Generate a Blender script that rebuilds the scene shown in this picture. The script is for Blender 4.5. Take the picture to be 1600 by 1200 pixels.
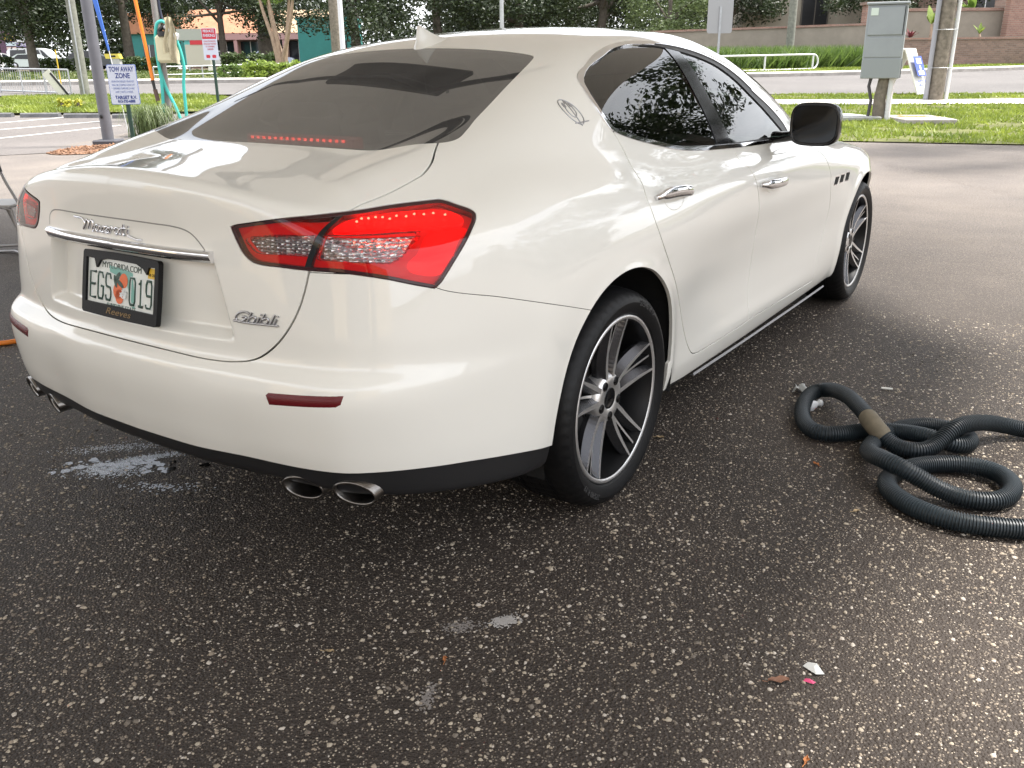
import bpy, math, random, time
import numpy as np
from mathutils import Vector, Matrix, Euler
for o in list(bpy.data.objects): bpy.data.objects.remove(o)
SC = bpy.context.scene
COL = SC.collection
# ------------------------------------------------ camera
cam = bpy.data.cameras.new('camera'); cam_o = bpy.data.objects.new('camera', cam); COL.objects.link(cam_o)
CAM = np.array([2.0782, -2.2744, 1.3087])
FL, YAW, PIT, ROL = 1374.29, -.58828, -.34749, -.009388
def cam_basis():
    f = np.array([math.sin(YAW)*math.cos(PIT), math.cos(YAW)*math.cos(PIT), math.sin(PIT)])
    r = np.array([math.cos(YAW), -math.sin(YAW), 0.]); u = np.cross(r, f)
    c, s = math.cos(ROL), math.sin(ROL)
    return c*r+s*u, -s*r+c*u, f
cr, cu, cf = cam_basis()
cam_o.matrix_world = Matrix([[cr[0], cu[0], -cf[0], CAM[0]], [cr[1], cu[1], -cf[1], CAM[1]], [cr[2], cu[2], -cf[2], CAM[2]], [0, 0, 0, 1]])
cam.sensor_width = 36; cam.lens = FL/1600*36; cam.clip_start = .05; cam.clip_end = 2000
SC.camera = cam_o
# ------------------------------------------------ sky and sun (bright overcast)
W = bpy.data.worlds.new('World'); SC.world = W; W.use_nodes = True
nt = W.node_tree; bg = nt.nodes['Background']
sky = nt.nodes.new('ShaderNodeTexSky'); sky.sky_type = 'NISHITA'; sky.sun_disc = False
SUN_EL, SUN_AZ = math.radians(66), math.radians(48)      # azimuth from +Y towards +X
sky.sun_elevation = SUN_EL; sky.sun_rotation = SUN_AZ; sky.dust_density = 4; sky.air_density = 1.0
geo = nt.nodes.new('ShaderNodeTexCoord')
mp = nt.nodes.new('ShaderNodeMapping'); mp.inputs['Scale'].default_value = (1, 1, 2.6)
nz = nt.nodes.new('ShaderNodeTexNoise'); nz.inputs['Scale'].default_value = 2.2; nz.inputs['Detail'].default_value = 7; nz.inputs['Roughness'].default_value = .55
rmp = nt.nodes.new('ShaderNodeValToRGB'); rmp.color_ramp.elements[0].position = .34; rmp.color_ramp.elements[1].position = .60
rmp.color_ramp.elements[0].color = (.45, .45, .45, 1); rmp.color_ramp.elements[1].color = (1, 1, 1, 1)
mix = nt.nodes.new('ShaderNodeMixRGB'); mix.inputs['Color2'].default_value = (9.0, 9.2, 9.5, 1)   # sunlit cloud cover
nt.links.new(geo.outputs['Generated'], mp.inputs[0]); nt.links.new(mp.outputs[0], nz.inputs['Vector'])
nt.links.new(nz.outputs['Fac'], rmp.inputs[0]); nt.links.new(rmp.outputs[0], mix.inputs['Fac'])
nt.links.new(sky.outputs[0], mix.inputs['Color1']); nt.links.new(mix.outputs[0], bg.inputs['Color'])
bg.inputs['Strength'].default_value = .12
sl = bpy.data.lights.new('sun', 'SUN'); sun = bpy.data.objects.new('sun', sl); COL.objects.link(sun)
sl.energy = 4.5; sl.angle = math.radians(9); sl.color = (1, .965, .91)
sd = Vector((math.sin(SUN_AZ)*math.cos(SUN_EL), math.cos(SUN_AZ)*math.cos(SUN_EL), math.sin(SUN_EL)))
sun.rotation_euler = sd.to_track_quat('Z', 'Y').to_euler()
vs = SC.view_settings; vs.view_transform = 'Standard'; vs.look = 'None'; vs.gamma = 1; vs.use_curve_mapping = False
vs.exposure = 1.22
try:
    SC.cycles.max_bounces = 10; SC.cycles.transparent_max_bounces = 24
except Exception: pass

# ------------------------------------------------ materials
def mat(name, col=(.5, .5, .5), rough=.5, metal=0., coat=0., coat_r=.05, spec=.5, emit=None, es=0., noise=0., nscale=8., bump=0., bscale=60.):
    m = bpy.data.materials.new(name); m.use_nodes = True; t = m.node_tree; b = t.nodes['Principled BSDF']
    b.inputs['Base Color'].default_value = (*col, 1); b.inputs['Roughness'].default_value = rough; b.inputs['Metallic'].default_value = metal
    b.inputs['Coat Weight'].default_value = coat; b.inputs['Coat Roughness'].default_value = coat_r; b.inputs['Specular IOR Level'].default_value = spec
    if emit: b.inputs['Emission Color'].default_value = (*emit, 1); b.inputs['Emission Strength'].default_value = es
    if noise or bump:
        tc = t.nodes.new('ShaderNodeTexCoord')
    if noise:
        n = t.nodes.new('ShaderNodeTexNoise'); n.inputs['Scale'].default_value = nscale; n.inputs['Detail'].default_value = 8; n.inputs['Roughness'].default_value = .65
        r = t.nodes.new('ShaderNodeValToRGB'); e = r.color_ramp.elements
        e[0].position = .3; e[1].position = .7
        e[0].color = tuple(c*(1-noise) for c in col)+(1,); e[1].color = tuple(min(1, c*(1+noise)) for c in col)+(1,)
        t.links.new(tc.outputs['Object'], n.inputs['Vector']); t.links.new(n.outputs['Fac'], r.inputs[0]); t.links.new(r.outputs[0], b.inputs['Base Color'])
    if bump:
        n = t.nodes.new('ShaderNodeTexNoise'); n.inputs['Scale'].default_value = bscale; n.inputs['Detail'].default_value = 6
        k = t.nodes.new('ShaderNodeBump'); k.inputs['Strength'].default_value = bump; k.inputs['Distance'].default_value = .01
        t.links.new(tc.outputs['Object'], n.inputs['Vector']); t.links.new(n.outputs['Fac'], k.inputs['Height']); t.links.new(k.outputs[0], b.inputs['Normal'])
    return m
def glass(name, tint, rough=.0, gloss=1.0, ior=1.5, dust=0.):
    """thin tinted pane: Fresnel reflection over a tinted see-through"""
    m = bpy.data.materials.new(name); m.use_nodes = True; t = m.node_tree
    for n in list(t.nodes): t.nodes.remove(n)
    out = t.nodes.new('ShaderNodeOutputMaterial'); mx = t.nodes.new('ShaderNodeMixShader'); fr = t.nodes.new('ShaderNodeFresnel'); fr.inputs['IOR'].default_value = ior
    tr = t.nodes.new('ShaderNodeBsdfTransparent'); tr.inputs[0].default_value = (*tint, 1)
    gl = t.nodes.new('ShaderNodeBsdfGlossy'); gl.inputs['Roughness'].default_value = rough; gl.inputs[0].default_value = (gloss, gloss, gloss, 1)
    t.links.new(fr.outputs[0], mx.inputs[0]); t.links.new(tr.outputs[0], mx.inputs[1]); t.links.new(gl.outputs[0], mx.inputs[2]); t.links.new(mx.outputs[0], out.inputs[0])
    if dust:      # a thin film of road dust
        df = t.nodes.new('ShaderNodeBsdfDiffuse'); df.inputs[0].default_value = (.50, .49, .475, 1); m2 = t.nodes.new('ShaderNodeMixShader'); tc = t.nodes.new('ShaderNodeTexCoord'); mp_ = t.nodes.new('ShaderNodeMapping'); mp_.inputs['Scale'].default_value = (3, 1.2, 1.2); mp_.inputs['Rotation'].default_value = (0, 0, .6)
        n = t.nodes.new('ShaderNodeTexNoise'); n.inputs['Scale'].default_value = 2.2; n.inputs['Detail'].default_value = 7; r = t.nodes.new('ShaderNodeMapRange'); r.inputs[1].default_value = .25; r.inputs[2].default_value = .8; r.inputs[3].default_value = dust*.65; r.inputs[4].default_value = dust*1.5
        t.links.new(tc.outputs['Object'], mp_.inputs[0]); t.links.new(mp_.outputs[0], n.inputs['Vector']); t.links.new(n.outputs['Fac'], r.inputs[0]); t.links.new(r.outputs[0], m2.inputs[0]); t.links.new(mx.outputs[0], m2.inputs[1]); t.links.new(df.outputs[0], m2.inputs[2]); t.links.new(m2.outputs[0], out.inputs[0])
    return m

# ------------------------------------------------ object helpers
def link(name, me, m=None, parent=None, label=None, cat=None, group=None, kind=None):
    o = bpy.data.objects.new(name, me); COL.objects.link(o)
    if m is not None and me is not None:
        for k in (m if isinstance(m, (list, tuple)) else [m]): me.materials.append(k)
    if parent is not None: o.parent = parent
    return tag(o, label, cat, group, kind)
def tag(o, label=None, cat=None, group=None, kind=None):
    if label: o['label'] = label
    if cat: o['category'] = cat
    if group: o['group'] = group
    if kind: o['kind'] = kind
    return o
def thing(name, label, cat, loc=(0, 0, 0), rz=0, group=None):
    o = bpy.data.objects.new(name, None); COL.objects.link(o); o.location = loc; o.rotation_euler = (0, 0, rz); o.empty_display_size = .1
    return tag(o, label, cat, group)
def np_mesh(name, V, T, N=None, sharp=False):
    me = bpy.data.meshes.new(name)
    V = np.asarray(V, np.float32); T = np.asarray(T)
    n = len(T); k = T.shape[1]
    me.vertices.add(len(V)); me.vertices.foreach_set('co', V.ravel())
    me.loops.add(n*k); me.loops.foreach_set('vertex_index', T.astype(np.int32).ravel())
    me.polygons.add(n); me.polygons.foreach_set('loop_start', np.arange(0, n*k, k, dtype=np.int32))
    me.update(calc_edges=True); me.validate()
    if N is not None and len(me.vertices) == len(N): me.normals_split_custom_set_from_vertices(np.asarray(N, float).tolist())
    return me
class MB:
    """collects faces and links them as one mesh"""
    def __init__(s): s.v = []; s.f = []; s.m = []; s.sm = []
    def add(s, vs, fs, mi=0, smooth=False):
        b = len(s.v); s.v.extend([tuple(map(float, v)) for v in vs])
        for f in fs: s.f.append([b+i for i in f]); s.m.append(mi); s.sm.append(smooth)
    def box(s, c, d, rz=0., rx=0., ry=0., mi=0):
        R_ = Euler((rx, ry, rz)).to_matrix()
        vs = []
        for x in (-.5, .5):
            for y in (-.5, .5):
                for z in (-.5, .5): vs.append(Vector(c)+R_ @ Vector((x*d[0], y*d[1], z*d[2])))
        s.add(vs, [(0, 1, 3, 2), (4, 6, 7, 5), (0, 4, 5, 1), (2, 3, 7, 6), (0, 2, 6, 4), (1, 5, 7, 3)], mi)
    def bbox(s, c, d, b, rz=0., rx=0., ry=0., mi=0):
        """box with chamfered edges"""
        R_ = Euler((rx, ry, rz)).to_matrix(); h = [q/2 for q in d]
        vs = []; idx = {}
        for sx in (-1, 1):
            for sy in (-1, 1):
                for sz in (-1, 1):
                    for k in range(3):
                        p = [sx*h[0], sy*h[1], sz*h[2]]
                        for j in range(3):
                            if j != k: p[j] -= b*(sx, sy, sz)[j]
                        idx[(sx, sy, sz, k)] = len(vs); vs.append(Vector(c)+R_ @ Vector(p))
        fs = []
        for k in range(3):
            a, e = [(1, 2), (2, 0), (0, 1)][k]
            for sg in (-1, 1):
                q = []
                for (u, w) in ((-1, -1), (1, -1), (1, 1), (-1, 1)):
                    t = [0, 0, 0]; t[k] = sg; t[a] = u; t[e] = w; q.append(idx[(*t, k)])
                fs.append(q if sg > 0 else q[::-1])
        for k in range(3):
            a, e = [(1, 2), (2, 0), (0, 1)][k]
            for u in (-1, 1):
                for w in (-1, 1):
                    t0 = [0, 0, 0]; t1 = [0, 0, 0]; t0[k] = -1; t1[k] = 1
                    for t in (t0, t1): t[a] = u; t[e] = w
                    q = [idx[(*t0, a)], idx[(*t1, a)], idx[(*t1, e)], idx[(*t0, e)]]
                    fs.append(q if u*w > 0 else q[::-1])
        for sx in (-1, 1):
            for sy in (-1, 1):
                for sz in (-1, 1):
                    q = [idx[(sx, sy, sz, k)] for k in range(3)]
                    fs.append(q if sx*sy*sz > 0 else q[::-1])
        s.add(vs, fs, mi)
    def tube(s, pts, r, n=10, mi=0, caps=True, smooth=True, closed=False):
        pts = [Vector(p) for p in pts]; m = len(pts)
        rr = r if isinstance(r, (list, tuple, np.ndarray)) else [r]*m
        vs = []; ref = None
        for i, p in enumerate(pts):
            if closed: t = (pts[(i+1) % m]-pts[i-1])
            else: t = pts[min(i+1, m-1)]-pts[max(i-1, 0)]
            t = t.normalized() if t.length > 1e-9 else Vector((0, 0, 1))
            if ref is None: ref = t.orthogonal().normalized()
            ref = (ref-t*ref.dot(t)); ref = ref.normalized() if ref.length > 1e-6 else t.orthogonal().normalized()
            b = t.cross(ref)
            for k in range(n):
                a = 2*math.pi*k/n; vs.append(p+(ref*math.cos(a)+b*math.sin(a))*rr[i])
        fs = []
        for i in range(m if closed else m-1):
            j = (i+1) % m
            for k in range(n): fs.append((i*n+k, i*n+(k+1) % n, j*n+(k+1) % n, j*n+k))
        s.add(vs, fs, mi, smooth)
        if caps and not closed:
            s.add([vs[k] for k in range(n)], [tuple(range(n))[::-1]], mi); s.add([vs[(m-1)*n+k] for k in range(n)], [tuple(range(n))], mi)
    def lathe(s, prof, c, axis='z', n=32, mi=0, smooth=True, a0=0, a1=2*math.pi):
        full = abs(a1-a0-2*math.pi) < 1e-6; vs = []; m = len(prof); k_ = n if full else n+1
        for i in range(k_):
            a = a0+(a1-a0)*i/n; ca, sa = math.cos(a), math.sin(a)
            for (r, h) in prof:
                if axis == 'z': p = (c[0]+r*ca, c[1]+r*sa, c[2]+h)
                elif axis == 'x': p = (c[0]+h, c[1]+r*ca, c[2]+r*sa)
                else: p = (c[0]+r*sa, c[1]+h, c[2]+r*ca)
                vs.append(p)
        fs = []
        for i in range(n):
            j = (i+1) % k_
            for q in range(m-1): fs.append((i*m+q, j*m+q, j*m+q+1, i*m+q+1))
        s.add(vs, fs, mi, smooth)
    def prism(s, poly, o, u, v, w, mi=0):
        """polygon (2-D) in the plane o + a*u + b*v, extruded by vector w"""
        o, u, v, w = map(Vector, (o, u, v, w)); n = len(poly)
        A = [o+u*a+v*b for a, b in poly]; B = [p+w for p in A]
        s.add(A+B, [tuple(range(n))[::-1], tuple(range(n, 2*n))]+[(i, (i+1) % n, n+(i+1) % n, n+i) for i in range(n)], mi)
    def mesh(s, name):
        me = bpy.data.meshes.new(name); me.from_pydata(s.v, [], s.f)
        me.polygons.foreach_set('material_index', s.m); me.polygons.foreach_set('use_smooth', s.sm); me.update(); return me
    def build(s, name, m, parent=None, **kw):
        return link(name, s.mesh(name), m, parent, **kw)
def text_mesh(txt, size=1., extrude=0., shear=0., align='CENTER', res=4, bevel=0., space=1., bold=0.):
    cu_ = bpy.data.curves.new('t', 'FONT'); cu_.body = txt; cu_.size = size; cu_.extrude = extrude; cu_.shear = shear; cu_.align_x = align; cu_.align_y = 'CENTER'
    cu_.resolution_u = res; cu_.bevel_depth = bevel; cu_.space_character = space; cu_.offset = bold
    o = bpy.data.objects.new('t', cu_); COL.objects.link(o)
    me = bpy.data.meshes.new_from_object(o.evaluated_get(bpy.context.evaluated_depsgraph_get()))
    bpy.data.objects.remove(o); bpy.data.curves.remove(cu_); me.materials.clear()
    return me
def text_obj(name, txt, size, m, parent, M, extrude=.001, **kw):
    me = text_mesh(txt, size, extrude, **kw); me.transform(M); return link(name, me, m, parent)
def copy_tree(o, parent=None):
    c = o.copy(); COL.objects.link(c)
    if parent is not None: c.parent = parent
    for ch in list(o.children): copy_tree(ch, c)
    return c
def frame(o, x, y, z):
    M = Matrix.Identity(4)
    for i, a in enumerate((x, y, z)):
        for j in range(3): M[j][i] = a[j]
    for j in range(3): M[j][3] = o[j]
    return M
rnd = random.Random(7)
PI = math.pi
# ---------------------------------------------------------------- car body form
def pchip(xp, yp, x):
    xp = np.asarray(xp, float); yp = np.asarray(yp, float)
    h = np.diff(xp); d = np.diff(yp, axis=0)
    d = d / (h if yp.ndim == 1 else h[:, None])
    m = np.zeros_like(yp)
    a, b = d[:-1], d[1:]
    with np.errstate(divide='ignore', invalid='ignore'):
        hm = 2*a*b/(a+b)
    m[1:-1] = np.where(a*b > 0, hm, 0)
    m[0] = d[0]; m[-1] = d[-1]
    x = np.clip(x, xp[0], xp[-1])
    i = np.clip(np.searchsorted(xp, x)-1, 0, len(xp)-2)
    t = (x-xp[i])/h[i]; hh = h[i]
    if yp.ndim > 1: t = t[:, None]; hh = hh[:, None]
    return ((1+2*t)*(1-t)**2*yp[i] + t*(1-t)**2*hh*m[i]
            + t*t*(3-2*t)*yp[i+1] + t*t*(t-1)*hh*m[i+1])

def bw(t):
    return [(1-t)**3/6, (3*t**3-6*t*t+4)/6, (-3*t**3+3*t*t+3*t+1)/6, t**3/6]

class T1:
    """smooth 1-D curve through points (B-spline over a fine table)"""
    def __init__(s, pts, h=.03, lo=None, hi=None):
        xp = [q[0] for q in pts]; yp = [q[1] for q in pts]
        s.lo = xp[0]-h*4; s.h = h
        n = int((xp[-1]-xp[0])/h)+9
        xs = s.lo+h*np.arange(n)
        s.v = pchip(xp, yp, xs); s.n = n
    def __call__(s, x):
        u = np.clip((x-s.lo)/s.h, 1, s.n-3.001); i = u.astype(int); w = bw(u-i)
        return sum(w[k]*s.v[i-1+k] for k in range(4))

class T2:
    """smooth 2-D table: rows a, columns b"""
    def __init__(s, A, B, V, ha, hb):
        V = np.asarray(V, float)
        s.a0 = A[0]-4*ha; s.b0 = B[0]-4*hb; s.ha = ha; s.hb = hb
        s.na = int((A[-1]-A[0])/ha)+9; s.nb = int((B[-1]-B[0])/hb)+9
        aa = s.a0+ha*np.arange(s.na); bb = s.b0+hb*np.arange(s.nb)
        M = pchip(A, V, aa)
        s.v = pchip(B, M.T, bb).T.copy()
    def __call__(s, a, b):
        u = np.clip((a-s.a0)/s.ha, 1, s.na-3.001); v = np.clip((b-s.b0)/s.hb, 1, s.nb-3.001)
        i = u.astype(int); j = v.astype(int); wu = bw(u-i); wv = bw(v-j)
        o = 0
        for p in range(4):
            r = 0
            for q in range(4): r = r+wv[q]*s.v[i-1+p, j-1+q]
            o = o+wu[p]*r
        return o

def smax(a, b, k):
    h = np.maximum(k-np.abs(a-b), 0)/k
    return np.maximum(a, b)+h*h*h*k/6
def smin(a, b, k): return -smax(-a, -b, k)
def sstep(x, a, b):
    t = np.clip((x-a)/(b-a), 0, 1); return t*t*t*(t*(6*t-15)+10)

# side of the lower body: half width over (y, z)
SY = [-1.15, -.7, -.35, 0, .35, .75, 1.2, 1.8, 2.4, 3.0, 3.5, 4.0]
SZ = [.15, .24, .31, .38, .5, .65, .78, .88, .96, 1.03, 1.12]
SX = [
 [.90, .93, .955, .965, .968, .955, .935, .915, .89, .85, .80],
 [.90, .93, .955, .965, .970, .960, .942, .922, .895, .86, .81],
 [.90, .93, .955, .968, .974, .972, .960, .940, .908, .87, .82],
 [.90, .925, .945, .958, .970, .974, .968, .950, .915, .875, .82],
 [.89, .920, .935, .940, .950, .962, .964, .950, .915, .872, .82],
 [.88, .918, .930, .925, .922, .938, .953, .947, .915, .870, .82],
 [.88, .918, .930, .920, .912, .925, .943, .942, .912, .868, .82],
 [.88, .918, .930, .922, .915, .926, .940, .936, .905, .860, .80],
 [.88, .918, .930, .932, .930, .940, .945, .930, .890, .840, .78],
 [.88, .915, .935, .948, .955, .957, .945, .915, .870, .81, .74],
 [.85, .890, .915, .925, .925, .918, .895, .855, .79, .71, .62],
 [.60, .70, .74, .75, .74, .72, .68, .62, .54, .44, .34]]
t_side = T2(SY, SZ, SX, .06, .022)
# rear face: y over (x, z)
RX = [0, .2, .4, .55, .68, .78, .86, .92, .97]
RZ = [.20, .30, .36, .45, .56, .615, .65, .72, .85, .95, 1.03, 1.09, 1.15]
RY = [
 [-0.9, -0.96, -0.985, -1.01, -1.025, -1.02, -0.988, -0.983, -0.975, -0.968, -0.968, -0.955, -0.9],
 [-0.89, -0.955, -0.98, -1.005, -1.02, -1.015, -0.983, -0.978, -0.969, -0.962, -0.962, -0.948, -0.89],
 [-0.87, -0.93, -0.955, -0.98, -0.995, -0.985, -0.955, -0.95, -0.94, -0.932, -0.93, -0.918, -0.86],
 [-0.858, -0.913, -0.938, -0.963, -0.973, -0.963, -0.928, -0.922, -0.908, -0.898, -0.89, -0.878, -0.82],
 [-0.842, -0.887, -0.912, -0.932, -0.942, -0.932, -0.893, -0.884, -0.866, -0.851, -0.836, -0.821, -0.756],
 [-0.788, -0.828, -0.848, -0.863, -0.87, -0.861, -0.828, -0.818, -0.795, -0.775, -0.755, -0.735, -0.67],
 [-0.702, -0.732, -0.747, -0.76, -0.764, -0.756, -0.732, -0.721, -0.696, -0.671, -0.646, -0.621, -0.556],
 [-0.582, -0.602, -0.612, -0.622, -0.624, -0.618, -0.604, -0.594, -0.564, -0.534, -0.504, -0.474, -0.414],
 [-0.42, -0.43, -0.44, -0.445, -0.447, -0.442, -0.438, -0.428, -0.395, -0.36, -0.33, -0.3, -0.24]]
t_rear = T2(RX, RZ, RY, .03, .012)
# top of the lower body (deck, beltline shelf, bonnet)
t_top = T1([(-1.15, 1.078), (-.95, 1.078), (-.86, 1.076), (-.7, 1.082), (-.5, 1.094), (-.3, 1.09), (0, 1.06), (.4, 1.015),
            (.8, .985), (1.4, .975), (2.0, .985), (2.4, 1.0), (2.8, .985), (3.2, .945), (3.6, .875), (3.85, .79), (4.1, .68)], .04)
t_topc = T1([(-1.15, .25), (-.95, .235), (-.8, .20), (-.6, .13), (-.45, .09), (-.3, .07), (0, .08), (1, .02), (2, .05), (2.6, .11), (4.1, .14)], .08)
t_front = T1([(0, 3.94), (.3, 3.915), (.5, 3.85), (.7, 3.70), (.85, 3.48), (.95, 3.2)], .03)
t_bot = T1([(-1.2, .37), (-1.0, .335), (-.75, .312), (-.5, .285), (-.38, .27), (0, .22), (.5, .205), (2.5, .20), (3.4, .20), (3.9, .22)], .05)
# cabin
t_gw = T1([(.85, .90), (1.0, .862), (1.1, .815), (1.2, .752), (1.3, .684), (1.38, .622), (1.5, .53)], .03)
t_gt = T1([(-.7, .30), (-.4, .14), (-.2, .075), (0, .035), (.2, .012), (.5, .004), (1, 0), (1.6, .03), (2.0, .075), (2.5, .14), (3, .22)], .06)
t_roof = T1([(-.7, 1.035), (-.5, 1.10), (-.3, 1.172), (-.1, 1.243), (.1, 1.312), (.28, 1.370), (.45, 1.407), (.7, 1.437), (1.0, 1.456),
             (1.3, 1.461), (1.6, 1.449), (1.85, 1.418), (2.05, 1.37), (2.3, 1.275), (2.6, 1.125), (2.9, .96), (3.1, .83)], .05)
t_rc = T1([(-.7, .09), (-.3, .075), (.1, .075), (.4, .085), (.8, .10), (1.3, .14), (1.9, .30), (2.4, .34), (3, .34)], .08)
t_ku = T1([(-1, .22), (-.2, .22), (.1, .17), (.4, .08), (.7, .045), (2.2, .05), (2.8, .08)], .06)

def recess(x, z):
    # depth of the number-plate recess
    hw = .335+(.89-z)*.27
    return sstep(hw-x, -.012, .028)*sstep(z, .684, .712)*sstep(.893-z, -.008, .018)
def field(P):
    x = np.abs(P[:, 0]); y = P[:, 1]; z = P[:, 2]
    ra = np.sqrt((y-.03)**2+(z-.345)**2); rf = np.sqrt((y-3.0)**2+(z-.345)**2)
    fl = .010*np.exp(-((ra-.385)/.035)**2)+.008*np.exp(-((rf-.385)/.035)**2)
    side = x-t_side(y, z)-fl
    yr = t_rear(x, z)+.036*recess(x, z)
    rear = (yr-y)
    gx = 1/np.sqrt(1+(sstep(x, .4, .95)*1.6)**2)
    rear = rear*gx
    front = (y-t_front(x))*gx
    low = smax(smax(side, rear, .05), front, .12)
    top = z-(t_top(y)-t_topc(y)*x**2-.25*np.maximum(x-.55, 0)**2*sstep(-y, -.2, .3))
    low = smax(low, top, .05+.06*np.maximum(sstep(x, .40, .72), sstep(y, -.6, -.2))+.06*sstep(y, 2.2, 2.8))
    low = smax(low, t_bot(y)-z, .03)
    gs = (x-(t_gw(z)-t_gt(y)))*.86
    gr = (z-(t_roof(y)-t_rc(y)*x**2-.10*x**4))*(1-.10*sstep(-y, -.4, 0))
    g = smax(gs, gr, .13)
    g = smax(g, .8-z, .02)
    g = smax(smax(g, -.68-y, .05), y-3.0, .05)
    k = t_ku(y)
    return smin(low, g, k+(np.minimum(k, .05)-k)*sstep(-x, -.62, -.38))
def grad(P, e=.0025):
    G = np.empty_like(P)
    for k in range(3):
        d = np.zeros(3); d[k] = e
        G[:, k] = (field(P+d)-field(P-d))/(2*e)
    return G
def project(P, n=3):
    for _ in range(n):
        G = grad(P); f = field(P)
        P = P-G*(f/np.maximum((G*G).sum(1), .05))[:, None]
    return P
def normals(P):
    G = grad(P); return G/np.linalg.norm(G, axis=1)[:, None]

def surface_nets(xs, ys, zs):
    nx, ny, nz = len(xs), len(ys), len(zs)
    X, Y, Z = np.meshgrid(xs, ys, zs, indexing='ij')
    P = np.stack([X.ravel(), Y.ravel(), Z.ravel()], 1)
    F = np.concatenate([field(c) for c in np.array_split(P, 12)]).reshape(nx, ny, nz)
    S = F < 0
    acc = np.zeros((nx-1, ny-1, nz-1, 3)); cnt = np.zeros((nx-1, ny-1, nz-1))
    ax = [xs, ys, zs]
    quads = []
    idx = -np.ones((nx-1, ny-1, nz-1), int)
    edges = []
    for d in range(3):
        sl0 = [slice(None)]*3; sl1 = [slice(None)]*3
        sl0[d] = slice(0, -1); sl1[d] = slice(1, None)
        a = F[tuple(sl0)]; b = F[tuple(sl1)]
        I = np.argwhere((a < 0) != (b < 0))
        fa = a[tuple(I.T)]; fb = b[tuple(I.T)]
        t = fa/(fa-fb)
        p = np.stack([ax[k][I[:, k]] for k in range(3)], 1).astype(float)
        p[:, d] += t*(ax[d][I[:, d]+1]-ax[d][I[:, d]])
        o = [k for k in range(3) if k != d]
        for da in (0, 1):
            for db in (0, 1):
                J = I.copy(); J[:, o[0]] -= da; J[:, o[1]] -= db
                ok = np.all(J >= 0, 1) & (J[:, 0] < nx-1) & (J[:, 1] < ny-1) & (J[:, 2] < nz-1)
                np.add.at(acc, tuple(J[ok].T), p[ok]); np.add.at(cnt, tuple(J[ok].T), 1)
        edges.append((d, o, I, fa < 0))
    m = cnt > 0
    idx[m] = np.arange(m.sum())
    V = acc[m]/cnt[m][:, None]
    for d, o, I, ins in edges:
        J = [I.copy() for _ in range(4)]
        for q, (da, db) in enumerate(((0, 0), (1, 0), (1, 1), (0, 1))):
            J[q][:, o[0]] -= da; J[q][:, o[1]] -= db
        ok = np.all([np.all(j >= 0, 1) & (j[:, 0] < nx-1) & (j[:, 1] < ny-1) & (j[:, 2] < nz-1) for j in J], 0)
        Q = np.stack([idx[tuple(j[ok].T)] for j in J], 1)
        fl = ins[ok] if d != 1 else ~ins[ok]
        Q[~fl] = Q[~fl][:, ::-1]
        quads.append(Q)
    return V, np.concatenate(quads)

def subdiv_quads(V, Q):
    e = np.concatenate([Q[:, [0, 1]], Q[:, [1, 2]], Q[:, [2, 3]], Q[:, [3, 0]]])
    es = np.sort(e, 1); key = es[:, 0].astype(np.int64)*len(V)+es[:, 1]
    u, inv = np.unique(key, return_inverse=True)
    mid = (V[u//len(V)]+V[u % len(V)])/2
    cen = V[Q].mean(1)
    n = len(Q); inv = inv+len(V); E = [inv[k*n:(k+1)*n] for k in range(4)]
    c = len(V)+len(mid)+np.arange(n)
    out = np.concatenate([np.stack([Q[:, 0], E[0], c, E[3]], 1), np.stack([Q[:, 1], E[1], c, E[0]], 1),
                          np.stack([Q[:, 2], E[2], c, E[1]], 1), np.stack([Q[:, 3], E[3], c, E[2]], 1)])
    return np.concatenate([V, mid, cen]), out

def clip(M, f):
    """keep the part of triangle mesh M=(V,N,T) where per-vertex f >= 0"""
    V, N, T = M
    pos = f >= 0
    c = pos[T].sum(1)
    keep = T[c == 3]
    one = T[c == 1]; two = T[c == 2]
    def rot(t, want):
        p = pos[t]; k = np.argmax(p == want, 1); r = np.arange(len(t))
        return np.stack([t[r, k], t[r, (k+1) % 3], t[r, (k+2) % 3]], 1)
    one = rot(one, True); two = rot(two, False)
    E = np.concatenate([one[:, [0, 1]], one[:, [0, 2]], two[:, [1, 0]], two[:, [2, 0]]])
    if len(E) == 0:
        used, inv = np.unique(keep, return_inverse=True)
        return V[used], N[used], inv.reshape(-1, 3)
    es = np.sort(E, 1); u, inv = np.unique(es[:, 0].astype(np.int64)*len(V)+es[:, 1], return_inverse=True)
    a = u//len(V); b = u % len(V); t = (f[a]/(f[a]-f[b]))[:, None]
    NV = V[a]+(V[b]-V[a])*t; NN = N[a]+(N[b]-N[a])*t
    NN /= np.maximum(np.linalg.norm(NN, axis=1), 1e-9)[:, None]
    k = inv+len(V); n1 = len(one); n2 = len(two)
    e1, e2 = k[:n1], k[n1:2*n1]; g1, g2 = k[2*n1:2*n1+n2], k[2*n1+n2:]
    T2_ = np.concatenate([keep, np.stack([one[:, 0], e1, e2], 1),
                          np.stack([two[:, 1], two[:, 2], g1], 1), np.stack([two[:, 2], g2, g1], 1)])
    VV = np.concatenate([V, NV]); NNN = np.concatenate([N, NN])
    used, inv = np.unique(T2_, return_inverse=True)
    return VV[used], NNN[used], inv.reshape(-1, 3)

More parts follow.
